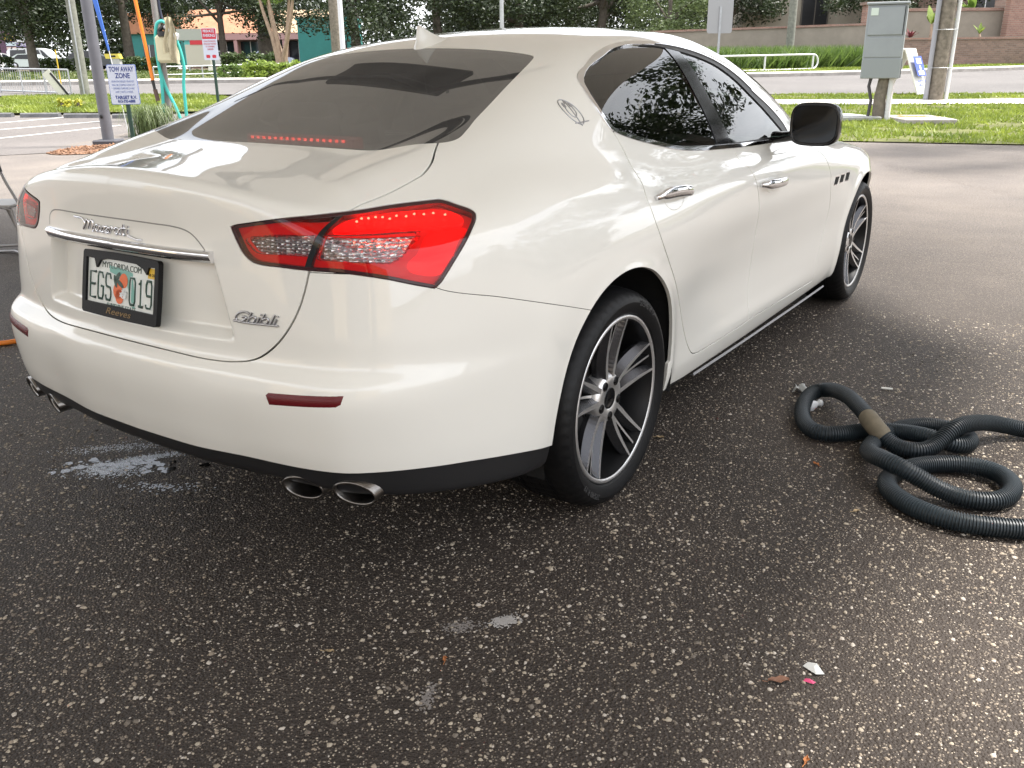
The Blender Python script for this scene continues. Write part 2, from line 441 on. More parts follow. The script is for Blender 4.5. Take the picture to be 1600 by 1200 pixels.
def polyfield(P, poly):
    """signed distance (inside > 0) of 2-D points to a closed polygon"""
    poly = np.asarray(poly, float); A = poly; B = np.roll(poly, -1, 0)
    d = np.full(len(P), 1e9); ins = np.zeros(len(P), bool)
    for a, b in zip(A, B):
        ab = b-a; L = (ab*ab).sum()+1e-12
        t = np.clip(((P-a)@ab)/L, 0, 1)
        q = P-a-t[:, None]*ab
        d = np.minimum(d, (q*q).sum(1))
        c = ((a[1] > P[:, 1]) != (b[1] > P[:, 1]))
        with np.errstate(divide='ignore', invalid='ignore'):
            xi = a[0]+(P[:, 1]-a[1])/(b[1]-a[1])*(b[0]-a[0])
        ins ^= c & (P[:, 0] < xi)
    d = np.sqrt(d)
    return np.where(ins, d, -d)
def smooth_closed(pts, n=8, cyc=True):
    """Catmull-Rom through points; a point given as (a, b, 1) stays a corner"""
    out = []; m = len(pts)
    for i in range(m if cyc else m-1):
        g = lambda k: pts[k % m] if cyc else pts[min(max(k, 0), m-1)]
        p1, p2 = np.array(g(i)[:2]), np.array(g(i+1)[:2])
        p0, p3 = np.array(g(i-1)[:2]), np.array(g(i+2)[:2])
        L = np.linalg.norm(p2-p1)
        m1 = (p2-p1) if len(g(i)) > 2 else (p2-p0)/max(np.linalg.norm(p2-p0), 1e-9)*L
        m2 = (p2-p1) if len(g(i+1)) > 2 else (p3-p1)/max(np.linalg.norm(p3-p1), 1e-9)*L
        for k in range(n):
            t = k/n
            out.append((2*t**3-3*t*t+1)*p1+(t**3-2*t*t+t)*m1+(-2*t**3+3*t*t)*p2+(t**3-t*t)*m2)
    if not cyc: out.append(np.array(pts[-1][:2], float))
    return np.array(out)
DLO = [(0.212, 1.271), (0.307, 1.307), (0.448, 1.347), (0.629, 1.376), (0.816, 1.387), (1.004, 1.381), (1.202, 1.361), (1.412, 1.32), (1.556, 1.27), (1.692, 1.198), (1.851, 1.127), (1.967, 1.066), (2.066, 0.99), (2.009, 0.965), (1.483, 0.986), (1.082, 1.002), (0.757, 1.018), (0.611, 1.032), (0.484, 1.052), (0.318, 1.085), (0.218, 1.116), (0.201, 1.141), (0.191, 1.181), (0.19, 1.229)]
GLASS = [(0.234, 1.268), (0.483, 1.341), (0.631, 1.366), (0.775, 1.373), (0.962, 1.367), (1.316, 1.313), (1.501, 1.247), (1.626, 1.17), (1.802, 1.07), (1.959, 0.997), (1.129, 1.02), (0.771, 1.034), (0.608, 1.046), (0.45, 1.074), (0.322, 1.102), (0.224, 1.132), (0.215, 1.194)]
BPIL = [(0.979, 1.367), (0.964, 1.101), (0.956, 1.027), (1.097, 1.02), (1.085, 1.074), (1.063, 1.353)]
LAMP = [(-0.375, 0.962), (-0.364, 0.93), (-0.35, 0.901), (-0.327, 0.883), (-0.27, 0.878), (-0.211, 0.875), (-0.133, 0.873), (-0.037, 0.859), (0.022, 0.844), (0.076, 0.83), (0.091, 0.842), (0.128, 0.89), (0.173, 0.948), (0.191, 0.976), (0.183, 0.986), (0.152, 0.997), (0.116, 1.008), (0.09, 1.008), (-0.02, 1.003), (-0.112, 0.997), (-0.241, 0.988), (-0.355, 0.968)]
LSPLIT = [(-0.117, 0.994), (-0.165, 0.96), (-0.192, 0.914), (-0.207, 0.876)]
CLR_IN = [(-0.342, 0.938), (-0.181, 0.953), (-0.202, 0.905), (-0.262, 0.906), (-0.317, 0.906), (-0.334, 0.921)]
CLR_OUT = [(-0.161, 0.953), (0.055, 0.954), (0.034, 0.939), (0.006, 0.905), (-0.02, 0.893), (-0.185, 0.899)]
GUIDE = [(0.073, 0.951), (0.166, 0.957), (0.145, 0.936), (0.101, 0.863), (0.047, 0.862), (0.017, 0.881), (0.043, 0.91)]
BAR = [(-0.14, 0.973), (-0.107, 0.988), (-0.042, 0.996), (0.096, 0.998), (0.141, 0.991), (0.162, 0.974), (0.13, 0.966), (-0.006, 0.968), (-0.102, 0.966), (-0.145, 0.963)]
LED = [(-0.089, 0.979), (-0.078, 0.987), (-0.064, 0.987), (-0.046, 0.987), (-0.029, 0.987), (-0.013, 0.985), (0.005, 0.986), (0.025, 0.986), (0.045, 0.986), (0.068, 0.987), (0.093, 0.987), (0.118, 0.985)]
LID = [(0.604, 1.656), (0.641, 1.597), (0.671, 1.533), (0.672, 1.472), (0.667, 1.414), (0.652, 1.289), (0.644, 1.177), (0.603, 0.95), (0.592, 0.897), (0.582, 0.853), (0.562, 0.804), (0.53, 0.752), (0.492, 0.707), (0.455, 0.677), (0.402, 0.649), (0.346, 0.634), (0.266, 0.621), (-0.04, 0.616), (-0.337, 0.622), (-0.48, 0.676)]
# ---------------------------------------------------------------- the car
def panel(M, depth=.012, off=0., lip=True):
    """turn a clipped patch into a panel with turned-in edges"""
    V, N, T = M
    if off: V = V+N*off
    if not lip: return V, N, T
    e = np.concatenate([T[:, [0, 1]], T[:, [1, 2]], T[:, [2, 0]]])
    key = e[:, 0].astype(np.int64)*len(V)+e[:, 1]; rev = e[:, 1].astype(np.int64)*len(V)+e[:, 0]
    b = e[~np.isin(key, rev)]
    b = b[~((np.abs(V[b[:, 0], 0]) < 1e-5) & (np.abs(V[b[:, 1], 0]) < 1e-5))]
    if len(b) == 0: return V, N, T
    u, inv = np.unique(b, return_inverse=True); inv = inv.reshape(-1, 2)
    out = np.cross(V[b[:, 1]]-V[b[:, 0]], N[b[:, 0]])
    acc = np.zeros((len(u), 3)); np.add.at(acc, inv[:, 0], out); np.add.at(acc, inv[:, 1], out)
    acc /= np.maximum(np.linalg.norm(acc, axis=1), 1e-9)[:, None]
    n0 = len(V); m_ = len(u); c = N[u]+acc; c /= np.maximum(np.linalg.norm(c, axis=1), 1e-9)[:, None]
    r0 = V[u]; r1 = V[u]+acc*.0007-N[u]*.0007; r2 = V[u]+acc*.0008-N[u]*depth
    VV = np.concatenate([V, r0, r1, r1, r2]); NN = np.concatenate([N, c, c, acc, acc])
    i0, i1 = inv[:, 0], inv[:, 1]; A = n0; B = n0+m_; C2 = n0+2*m_; D = n0+3*m_
    TT = np.concatenate([T, np.stack([A+i1, A+i0, B+i0], 1), np.stack([A+i1, B+i0, B+i1], 1), np.stack([C2+i1, C2+i0, D+i0], 1), np.stack([C2+i1, D+i0, D+i1], 1)])
    return VV, NN, TT
def both(M):
    V, N, T = M
    return np.concatenate([V, V*[-1, 1, 1]]), np.concatenate([N, N*[-1, 1, 1]]), np.concatenate([T, T[:, ::-1]+len(V)])
def mirror(M):
    V, N, T = M; return V*[-1, 1, 1], N*[-1, 1, 1], T[:, ::-1]
def skin_obj(name, M, m, parent, **kw):
    return link(name, np_mesh(name, M[2] is not None and M[0], M[2], M[1]), m, parent, **kw)

def paint_mat():
    m = mat('white_paint', (.82, .80, .735), .42, coat=1., coat_r=.018)
    t = m.node_tree; b = t.nodes['Principled BSDF']; b.inputs['Coat IOR'].default_value = 1.6
    tc = t.nodes.new('ShaderNodeTexCoord'); n = t.nodes.new('ShaderNodeTexNoise'); n.inputs['Scale'].default_value = 9; n.inputs['Detail'].default_value = 9
    r = t.nodes.new('ShaderNodeMapRange'); r.inputs[1].default_value = .35; r.inputs[2].default_value = .75; r.inputs[3].default_value = .0; r.inputs[4].default_value = .022
    t.links.new(tc.outputs['Object'], n.inputs[0]); t.links.new(n.outputs['Fac'], r.inputs[0]); t.links.new(r.outputs[0], b.inputs['Coat Roughness'])
    return m
PAINT = paint_mat()
BLACKP = mat('black_plastic', (.012, .012, .013), .45, bump=.05, bscale=400)
BLACKG = mat('black_gloss', (.006, .006, .007), .12)
DARK = mat('dark_inner', (.006, .006, .006), .8)
CHROME = mat('chrome', (.78, .78, .80), .06, 1.)
SATIN = mat('satin_metal', (.50, .50, .52), .28, 1.)
RUBBER = mat('tyre_rubber', (.0065, .0065, .007), .5, spec=.3, noise=.3, nscale=14, bump=.06, bscale=250)
G_REAR = glass('rear_glass', (.08, .08, .08), .006, .95, 2.35, dust=.10)
G_SIDE = glass('side_glass_tinted', (.17, .19, .175), 0., .95, 1.7)
G_FRONT = glass('side_glass_front', (.66, .80, .70), 0., .95, 1.6)
G_WIND = glass('windscreen_glass', (.70, .80, .74), 0., .95, 1.5)

car = thing('sedan_car', 'white four-door sports sedan parked on dark asphalt with its red tail lamp lit', 'car')
def build_skin():
    ys = np.concatenate([np.arange(-1.12, .62, .0145), np.arange(.62, 4.06, .036)])
    V, Q = surface_nets(np.arange(-.03, 1.06, .017), ys, np.arange(.12, 1.53, .0145))
    V = project(V, 3); V, Q = subdiv_quads(V, Q); V = project(V, 2); N = normals(V)
    T = np.concatenate([Q[:, [0, 1, 2]], Q[:, [0, 2, 3]]])
    M = clip((V, N, T), V[:, 0]); M[0][np.abs(M[0][:, 0]) < 1e-4, 0] = 0
    return M
SK = build_skin()
GAP = .0030
def arch_field(V):
    f = np.minimum(np.hypot(V[:, 1]+.005, V[:, 2]-.345)-.408, np.hypot(V[:, 1]-3.02, V[:, 2]-.345)-.388)
    low = V[:, 2] < .345
    g = np.minimum(np.abs(V[:, 1]+.005)-.408+.012*(V[:, 1] > 0), np.abs(V[:, 1]-3.02)-.388)
    f = np.where(low, g, f)
    return np.where(V[:, 0] < .62, np.maximum(f, .62-V[:, 0]), f)
SK = clip(SK, arch_field(SK[0]))
yz = lambda V: V[:, [1, 2]]
dlo_p = smooth_closed([(a, b, 1) if (a, b) in (DLO[12], DLO[13]) else (a, b) for a, b in DLO], 6)
gls_p = smooth_closed([(a, b, 1) if (a, b) in (GLASS[9],) else (a, b) for a, b in GLASS], 6)
def side_field(poly):
    return lambda V: np.where(V[:, 0] > .42, polyfield(yz(V), poly), -.3)
f_dlo = side_field(dlo_p); f_gls = side_field(gls_p)
# rear screen outline in plan (x, y)
rw = [(0, -.502), (.2, -.496), (.4, -.470), (.53, -.432), (.598, -.398), (.624, -.350), (.612, -.285), (.588, -.205), (.556, -.05), (.528, .10), (.505, .215), (.488, .250), (.455, .262), (.3, .272), (0, .280)]
rw_p = smooth_closed([(*rw[0],)]+rw[1:]+[(-x, y) for x, y in rw[-2:0:-1]], 5)
f_rw = lambda V: np.where((V[:, 2] > 1.0) & (V[:, 1] < .6), polyfield(V[:, :2], rw_p), -.3)
ws = [(0, 1.50), (.3, 1.48), (.50, 1.41), (.555, 1.46), (.62, 1.72), (.70, 2.08), (.735, 2.30), (.68, 2.36), (.4, 2.46), (0, 2.50)]
ws_p = smooth_closed(ws+[(-x, y) for x, y in ws[-2:0:-1]], 5)
f_ws = lambda V: np.where((V[:, 2] > .9) & (V[:, 1] > 1.2), polyfield(V[:, :2], ws_p), -.3)
az = lambda V: np.stack([(V[:, 0]+V[:, 1])/2**.5, V[:, 2]], 1)
lamp_p = smooth_closed([(a, b, 1) if i in (0, 9, 10) else (a, b) for i, (a, b) in enumerate(LAMP)], 5)
f_lamp = lambda V: np.where((V[:, 1] < -.35) & (V[:, 0] > .3), polyfield(az(V), lamp_p), -.3)
lid_half = [(.560, 1.84), (.590, 1.72), (.622, 1.635), (.652, 1.560), (.669, 1.480), (.667, 1.414), (.655, 1.289), (.643, 1.177), (.622, 1.05), (.603, .95), (.592, .897), (.580, .853), (.560, .804), (.530, .752), (.492, .707), (.450, .672), (.402, .649), (.346, .633), (.266, .622), (.1, .617), (0, .616)]
lid_c = smooth_closed(lid_half, 5, False)
lid_p = np.concatenate([lid_c, lid_c[-2::-1]*[-1, 1]])
f_lid = lambda V: np.where(V[:, 1] < -.28, polyfield(np.stack([V[:, 0], V[:, 2]+V[:, 1]+.97], 1), lid_p), -.3)

S_dlo = clip(SK, f_dlo(SK[0])); rest = clip(SK, -f_dlo(SK[0]))
S_rw = clip(rest, f_rw(rest[0])); rest = clip(rest, -f_rw(rest[0]))
S_ws = clip(rest, f_ws(rest[0])); rest = clip(rest, -f_ws(rest[0]))
INNER = rest
# black bottom: below the white edge
zl = T1([(-1.2, .385), (-.99, .385), (-.93, .398), (-.85, .402), (-.73, .395), (-.60, .378), (-.447, .353), (-.40, .345), (-.2, .30), (.2, .245), (.40, .246), (.6, .232), (.8, .226), (1.5, .212), (2.6, .200), (4.1, .22)], .03)
f_white = lambda V: V[:, 2]-zl(V[:, 1])
S_low = clip(rest, -f_white(rest[0])); rest = clip(rest, f_white(rest[0]))
S_lamp = clip(rest, f_lamp(rest[0])-.001); rest = clip(rest, -f_lamp(rest[0])-.0025)
lamp_lid = lambda V: f_lid(V)
S_lid = clip(rest, f_lid(rest[0])-GAP); rest = clip(rest, -f_lid(rest[0])-GAP)
bl = T1([(-1.2, .87), (-.77, .87), (-.729, .829), (-.584, .788), (-.255, .690), (-.1, .64)], .02)
f_bump = lambda V: np.where(V[:, 1] < -.1, bl(V[:, 1])-V[:, 2], -.3)
S_bump = clip(rest, f_bump(rest[0])-.0015); rest = clip(rest, -f_bump(rest[0])-.0015)
# doors
dr = [(.20, 1.17), (.222, 1.112), (.232, 1.06), (.215, .985), (.180, .921), (.222, .813), (.331, .684), (.455, .538), (.533, .43), (.590, .353), (.64, .312), (.74, .300), (1.05, .293), (1.20, .292)]
dm = [(1.232, .292), (1.238, .359), (1.245, .425), (1.262, .541), (1.246, .66), (1.228, .74), (1.186, .834), (1.135, .905), (1.112, .96), (1.105, 1.003), (1.10, 1.10)]
df = [(2.0, 1.1), (2.02, 1.0), (2.06, .943), (2.155, .893), (2.245, .817), (2.292, .729), (2.338, .625), (2.310, .494), (2.232, .358), (2.20, .268)]
dr_c = smooth_closed(dr, 5, False); dm_c = smooth_closed(dm, 5, False); df_c = smooth_closed(df, 5, False)
doorR_p = np.concatenate([dr_c, dm_c]); doorF_p = np.concatenate([dm_c, df_c, [(1.7, .283), (1.4, .290)]])
f_dr = side_field(doorR_p); f_df = side_field(doorF_p)
S_dr = clip(rest, f_dr(rest[0])-.0026); rest = clip(rest, -f_dr(rest[0])-.0026)
S_df = clip(rest, f_df(rest[0])-.0026); rest = clip(rest, -f_df(rest[0])-.0026)
# bonnet shut line and front fender
f_hood = lambda V: np.where((V[:, 1] > 2.2) & (V[:, 2] > .6), polyfield(V[:, :2], np.array([(-.70, 2.34), (.70, 2.34), (.76, 2.7), (.72, 3.3), (.55, 3.72), (0, 3.86), (-.55, 3.72), (-.72, 3.3), (-.76, 2.7)])), -.3)
S_hood = clip(rest, f_hood(rest[0])-.0026); rest = clip(rest, -f_hood(rest[0])-.0026)
skin_obj('body_shell', both(panel(rest)), PAINT, car)
skin_obj('trunk_lid', both(panel(S_lid)), PAINT, car); LIDO = bpy.data.objects['trunk_lid']
bump_o = skin_obj('rear_bumper', both(panel(S_bump)), PAINT, car)
skin_obj('bonnet', both(panel(S_hood)), PAINT, car)
doors = []
for nm, S in (('rear_door', S_dr), ('front_door', S_df)):
    doors.append(skin_obj(nm, panel(S), PAINT, car)); doors.append(skin_obj(nm, panel(mirror(S)) if 0 else mirror(panel(S)), PAINT, car))
lowR = clip(S_low, -.42-S_low[0][:, 1]); lowS = clip(S_low, S_low[0][:, 1]+.42)
val_o = skin_obj('rear_valance', both(panel(lowR, .02, -.004)), BLACKP, car)
skin_obj('side_skirt', both(panel(lowS, .02, -.006)), BLACKP, car)
# windows
wR = clip(S_rw, f_rw(S_rw[0])-.002)
skin_obj('rear_window', both(panel(wR, .006, -.002)), G_REAR, car)
inn = clip(S_rw, .030-f_rw(S_rw[0]))       # printed black border under the glass
skin_obj('rear_window_border', both(panel(inn, .002, -.0095, False)), mat('frit_black', (.006, .006, .006), .5), car)
skin_obj('windscreen', both(panel(clip(S_ws, f_ws(S_ws[0])-.002), .006, -.002)), G_WIND, car)
trim = clip(S_dlo, -f_gls(S_dlo[0])-.0); trim = clip(trim, f_dlo(trim[0])-.001)
# bright trim is the outer band; black seal inside it
def f_seal(V): return f_dlo(V)-np.where((V[:, 2] > 1.20) & (V[:, 1] > .5), .007+.006*(V[:, 1] < .9), .0155)
brt = clip(trim, -f_seal(trim[0])); seal = clip(trim, f_seal(trim[0]))
gR = clip(S_dlo, f_gls(S_dlo[0]))
bp = np.array([(.964, 1.42), (.958, 1.10), (.952, 1.0), (1.097, 1.0), (1.083, 1.10), (1.06, 1.42)])
f_bp = lambda V: polyfield(yz(V), bp)
pil = clip(gR, f_bp(gR[0])); gl = clip(gR, -f_bp(gR[0]))
glR = clip(gl, 1.02-gl[0][:, 1]); glF = clip(gl, gl[0][:, 1]-1.02)
for fn in (lambda q: q, mirror):
    skin_obj('window_trim', fn(panel(brt, .01, .004)), CHROME, car)
    skin_obj('window_seal', fn(panel(seal, .008, .0005)), BLACKP, car)
    skin_obj('door_pillar', fn(panel(pil, .01, -.001)), BLACKG, car)
    skin_obj('rear_side_window', fn(panel(glR, .005, -.004)), G_SIDE, car)
    skin_obj('front_side_window', fn(panel(glF, .005, -.004)), G_FRONT, car)
# dark inner shell closes the shut lines
INNER = clip(INNER, -f_lamp(INNER[0])+.001)
iv, inn_, it = INNER
skin_obj('inner_shell', both((iv-inn_*.0135, inn_, it)), DARK, car)

# ---- tail lamps
def a_field(poly): return lambda V: polyfield(az(V), poly)
def lens_mat(name, tint, rough=.03): return glass(name, tint, rough, .9, 1.5)
RED_T = lens_mat('red_lens', (.90, .028, .03)); CLR_T = lens_mat('clear_lens', (.93, .93, .93)); DRK_T = lens_mat('smoked_lens', (.30, .015, .02))
RED_IN = mat('lamp_red_reflector', (.62, .015, .018), .25, emit=(1, .02, .02), es=.085)
RED_BAR = mat('lamp_lit_bar', (.8, .02, .02), .3, emit=(1, .035, .03), es=.62)
RED_GUIDE = mat('lamp_light_guide', (.7, .012, .012), .2, emit=(1, .03, .03), es=.30)
LED_M = mat('lamp_led', (1, .3, .2), .3, emit=(1, .30, .16), es=30.)
def facet_mat():
    m = mat('lamp_chrome_facets', (.80, .80, .80), .22, .75); t = m.node_tree; b = t.nodes['Principled BSDF']
    tc = t.nodes.new('ShaderNodeTexCoord'); mp_ = t.nodes.new('ShaderNodeMapping'); mp_.inputs['Scale'].default_value = (1, 1, 1.6)
    v = t.nodes.new('ShaderNodeTexVoronoi'); v.inputs['Scale'].default_value = 75; v.inputs['Randomness'].default_value = .45
    k = t.nodes.new('ShaderNodeBump'); k.inputs['Strength'].default_value = 1; k.inputs['Distance'].default_value = .006
    r = t.nodes.new('ShaderNodeMixRGB'); r.inputs[0].default_value = .62; r.inputs[1].default_value = (.95, .95, .95, 1)
    t.links.new(tc.outputs['Object'], mp_.inputs[0]); t.links.new(mp_.outputs[0], v.inputs['Vector']); t.links.new(v.outputs['Distance'], k.inputs['Height']); t.links.new(k.outputs[0], b.inputs['Normal'])
    t.links.new(v.outputs['Color'], r.inputs[2])
    bwn = t.nodes.new('ShaderNodeRGBToBW'); t.links.new(r.outputs[0], bwn.inputs[0]); t.links.new(bwn.outputs[0], b.inputs['Base Color'])
    return m
FACET = facet_mat()
cin = a_field(smooth_closed([(a, b, 1) if i in (1, 2) else (a, b) for i, (a, b) in enumerate(CLR_IN)], 5)); cout = a_field(smooth_closed([(a, b, 1) for a, b in CLR_OUT], 3))
gde = a_field(smooth_closed(GUIDE, 5)); barf = a_field(smooth_closed(BAR, 5))
sp_ = smooth_closed(LSPLIT, 6, False)
def split_f(V):
    q = az(V); return q[:, 0]-np.interp(q[:, 1], sp_[::-1, 1], sp_[::-1, 0])
L = S_lamp
border = clip(L, .0068-f_lamp(L[0])); inner = clip(L, f_lamp(L[0])-.0068)
band = clip(inner, .0065-split_f(inner[0])); band = clip(band, .0065+split_f(band[0]))
def join(A, B): return np.concatenate([A[0], B[0]]), np.concatenate([A[1], B[1]]), np.concatenate([A[2], B[2]+len(A[0])])
inner = join(clip(inner, split_f(inner[0])-.0065), clip(inner, -split_f(inner[0])-.0065))
clr = clip(inner, np.maximum(cin(inner[0]), cout(inner[0]))); red = clip(inner, -np.maximum(cin(inner[0]), cout(inner[0])))
deep = clip(L, f_lamp(L[0])-.002)
d_clr = clip(deep, np.maximum(cin(deep[0]), cout(deep[0]))+.002); d_red = clip(deep, -np.maximum(cin(deep[0]), cout(deep[0]))-.002)
d_g = clip(d_red, gde(d_red[0])); d_b = clip(d_red, barf(d_red[0]))
for fn in (lambda q: q, mirror):
    lp = skin_obj('tail_lamp', fn(panel(red, .006, .0015)), RED_T, car)
    skin_obj('lamp_border', fn(panel(border, .012, .0018)), mat('lamp_border', (.035, .003, .005), .06), lp)
    skin_obj('lamp_divider', fn(panel(band, .012, .0012)), BLACKG, lp)
    skin_obj('clear_lens', fn(panel(clr, .008, .0012)), CLR_T, lp)
    skin_obj('reflector_bowl', fn(panel(d_clr, .004, -.022)), FACET, lp)
    skin_obj('red_reflector', fn(panel(d_red, .004, -.020, False)), RED_IN, lp)
    skin_obj('light_guide', fn(panel(d_g, .010, -.008)), RED_GUIDE, lp)
    skin_obj('light_bar', fn(panel(d_b, .008, -.012)), RED_BAR, lp)
    b = MB(); bars = MB()
    Vd, Nd, _ = deep; qd = az(Vd)
    for a, z in LED:
        i = np.argmin((qd[:, 0]-a)**2+(qd[:, 1]-z)**2); p = Vd[i]-Nd[i]*.004; sx = 1 if fn is not mirror else -1
        b.lathe([(.0001, -.0032), (.0020, -.0022), (.0029, .002)], (p[0]*sx, p[1], p[2]), 'y', 8)
    lo = b.build('led', LED_M, lp)
    # horizontal and upright ribs moulded in the clear part
    for j in range(9):
        z = .896+j*.0068; pts = []
        for a in np.linspace(-.33, .05, 40):
            if not (max(polyfield(np.array([[a, z]]), CLR_IN)[0], polyfield(np.array([[a, z]]), CLR_OUT)[0]) > 0): 
                if len(pts) > 1: bars.tube(pts, .0008, 4)
                pts = []; continue
            i = np.argmin((qd[:, 0]-a)**2+(qd[:, 1]-z)**2); p = Vd[i]-Nd[i]*.017; pts.append((p[0]*(1 if fn is not mirror else -1), p[1], p[2]))
        if len(pts) > 1: bars.tube(pts, .0008, 4)
    bars.build('lamp_ribs', mat('lamp_rib', (.55, .55, .56), .2, .6), lp)

# ---- helpers to lay things on the skin
def on_rear(x, z, y0=-1.2):
    x = np.asarray(x, float); z = np.asarray(z, float); a = np.full(x.shape, y0); b = np.full(x.shape, -.5)
    for _ in range(26):
        m = (a+b)/2; f = field(np.stack([x, m, z], 1)); a = np.where(f > 0, m, a); b = np.where(f > 0, b, m)
    P = np.stack([x, a, z], 1); return P, normals(P)
def on_side(y, z, s=1):
    y = np.asarray(y, float); z = np.asarray(z, float); a = np.full(y.shape, 1.3); b = np.full(y.shape, .45)
    for _ in range(26):
        m = (a+b)/2; f = field(np.stack([m, y, z], 1)); a = np.where(f > 0, m, a); b = np.where(f > 0, b, m)
    P = np.stack([a, y, z], 1); return P, normals(P)
def drape(me, where, off=0.):
    """text-like mesh (local x, y flat, z thickness) laid on the skin; where(u, v) -> P, N"""
    co = np.empty(len(me.vertices)*3, np.float32); me.vertices.foreach_get('co', co); co = co.reshape(-1, 3).astype(float)
    P, N = where(co[:, 0], co[:, 1]); P = P+N*(co[:, 2]+off)[:, None]
    me.vertices.foreach_set('co', P.astype(np.float32).ravel()); me.update(); return me
def strip(name, pts, w, h, where, m, parent, off=0.):
    """flat ribbon laid on the skin along a 2-D path"""
    pts = np.asarray(pts, float); t = np.gradient(pts, axis=0); t /= np.linalg.norm(t, axis=1)[:, None]; nn = np.stack([-t[:, 1], t[:, 0]], 1)
    ww = np.asarray(w)*np.ones(len(pts)); A = pts+nn*ww[:, None]/2; B = pts-nn*ww[:, None]/2
    PA, NA = where(A[:, 0], A[:, 1]); PB, NB = where(B[:, 0], B[:, 1]); PC, NC = where(pts[:, 0], pts[:, 1])
    n = len(pts); b = MB()
    rows = [PA+NA*(off-.002), PA+NA*(off+h*.6), PC+NC*(off+h), PB+NB*(off+h*.6), PB+NB*(off-.002)]
    vs = np.concatenate(rows); fs = []
    for r in range(4):
        for i in range(n-1): fs.append((r*n+i, r*n+i+1, (r+1)*n+i+1, (r+1)*n+i))
    b.add(vs, fs, 0, False); return b.build(name, m, parent)

# reflectors in the bumper
def on_rear_s(s): return lambda u, v: on_rear(u*s, v)
REFL = mat('reflector_red', (.12, .004, .008), .16, bump=.25, bscale=500)
for s in (1, -1):
    us, vs_ = np.meshgrid(np.linspace(0, 1, 16), np.linspace(0, 1, 5), indexing='ij')
    x = .512+.200*us+(-.007+.012*0)*vs_*0; x = np.where(True, (.519-.014*vs_)+(.189+.022*vs_)*us, x); z = (.556+.016*us)+(.033-.002*us)*vs_
    P, N = on_rear(x.ravel(), z.ravel()); P[:, 0] *= s; N[:, 0] *= s
    edge = ((us == 0) | (us == 1) | (vs_ == 0) | (vs_ == 1)).ravel()
    P = P+N*np.where(edge, -.001, .0025)[:, None]
    b = MB(); b.add(P, [(i*5+j, i*5+j+1, (i+1)*5+j+1, (i+1)*5+j) for i in range(15) for j in range(4)], 0, True)
    b.build('bumper_reflector', REFL, bump_o)
# chrome bar above the plate
xs = np.linspace(-.345, .345, 41)
P, N = on_rear(np.abs(xs)*0+np.clip(xs, -.345, .345), xs*0+.905)
b = MB(); n = len(xs)
hw = np.interp(np.abs(xs), [0, .30, .345], [.0135, .0135, .012])
yb = P[:, 1]
rows = [np.stack([xs, yb+.004, .901+hw*0+.0005], 1), np.stack([xs*1., yb-.010, xs*0+.9005], 1), np.stack([xs, yb-.018, xs*0+.893], 1), np.stack([xs, yb-.010, .8735+0*xs], 1), np.stack([xs, yb+.028, .8715+0*xs], 1)]
vs_ = np.concatenate(rows)
b.add(vs_, [(r*n+i, r*n+i+1, (r+1)*n+i+1, (r+1)*n+i) for r in range(4) for i in range(n-1)], 0, True)
for e, fl in ((0, 0), (n-1, 1)):
    q = [r[e] for r in rows]; b.add(q, [tuple(range(5)) if fl else tuple(range(5))[::-1]])
b.build('chrome_garnish', CHROME, LIDO)
# raised outline above the bar (fine groove)
gp = smooth_closed([(-.348, .905), (-.335, .935), (-.29, .951), (-.15, .953), (0, .954), (.15, .953), (.24, .950), (.285, .936), (.335, .885)], 6, False)
strip('panel_groove', gp, .0035, .0008, on_rear, mat('groove_grey', (.25, .24, .22), .5), LIDO, -.0004)
# script badges
def badge(name, txt, size, cx, cz, where, m, parent, ext=.0022, shear=.35, rot=0., sx=1., space=1.):
    me = text_mesh(txt, size, ext, shear, res=3, bevel=.0006, space=space); me.transform(Matrix.Translation((cx, cz, 0)) @ Matrix.Rotation(rot, 4, 'Z') @ Matrix.Diagonal((sx, 1, 1, 1)))
    drape(me, where, ext); me.flip_normals() if False else None
    return link(name, me, m, parent)
def stroke(name, paths, r, where, m, parent, off=.003):
    b = MB()
    for pts in paths:
        q = smooth_closed(pts, 6, False); P, N = where(q[:, 0], q[:, 1]); b.tube(P+N*off, r, 6)
    return b.build(name, m, parent)
def word(strokes, x0, z0, sx, sz, sh):
    return [[(x0+(x+sh*y)*sx, z0+y*sz) for x, y in st] for st in strokes]
MAS = [[(-.5, 1.15), (.0, 1.12), (.5, 1.05), (.75, .55), (.6, 0)], [(.75, .1), (.95, .7), (1.1, 1.0), (1.25, .6), (1.2, .1)], [(1.25, .3), (1.5, .9), (1.65, 1.0), (1.75, .5), (1.75, 0), (1.95, .1)],
       [(2.5, .6), (2.2, .62), (2.05, .25), (2.25, 0), (2.5, .4), (2.55, .6), (2.55, .1), (2.75, .05)], [(2.75, .05), (3.0, .55), (3.1, .6), (3.05, .1), (2.85, 0)], [(3.1, .05), (3.4, .3), (3.55, .5), (3.4, .62), (3.25, .3), (3.4, 0), (3.7, .1)],
       [(3.7, .1), (3.9, .7), (3.95, .5), (4.2, .58), (4.2, .45)], [(4.75, .6), (4.45, .62), (4.3, .25), (4.5, 0), (4.75, .4), (4.8, .6), (4.8, .1), (5.0, .05)], [(5.2, 1.05), (5.15, .4), (5.2, .05), (5.4, .08)], [(4.95, .66), (5.5, .68)],
       [(5.65, .6), (5.62, .1), (5.8, .0), (6.6, -.22), (7.1, -.2)], [(5.68, .85), (5.70, .95)]]
stroke('script_badge', word(MAS, -.165, .914, .0385, .0265, .10), .0034, on_rear, CHROME, LIDO)
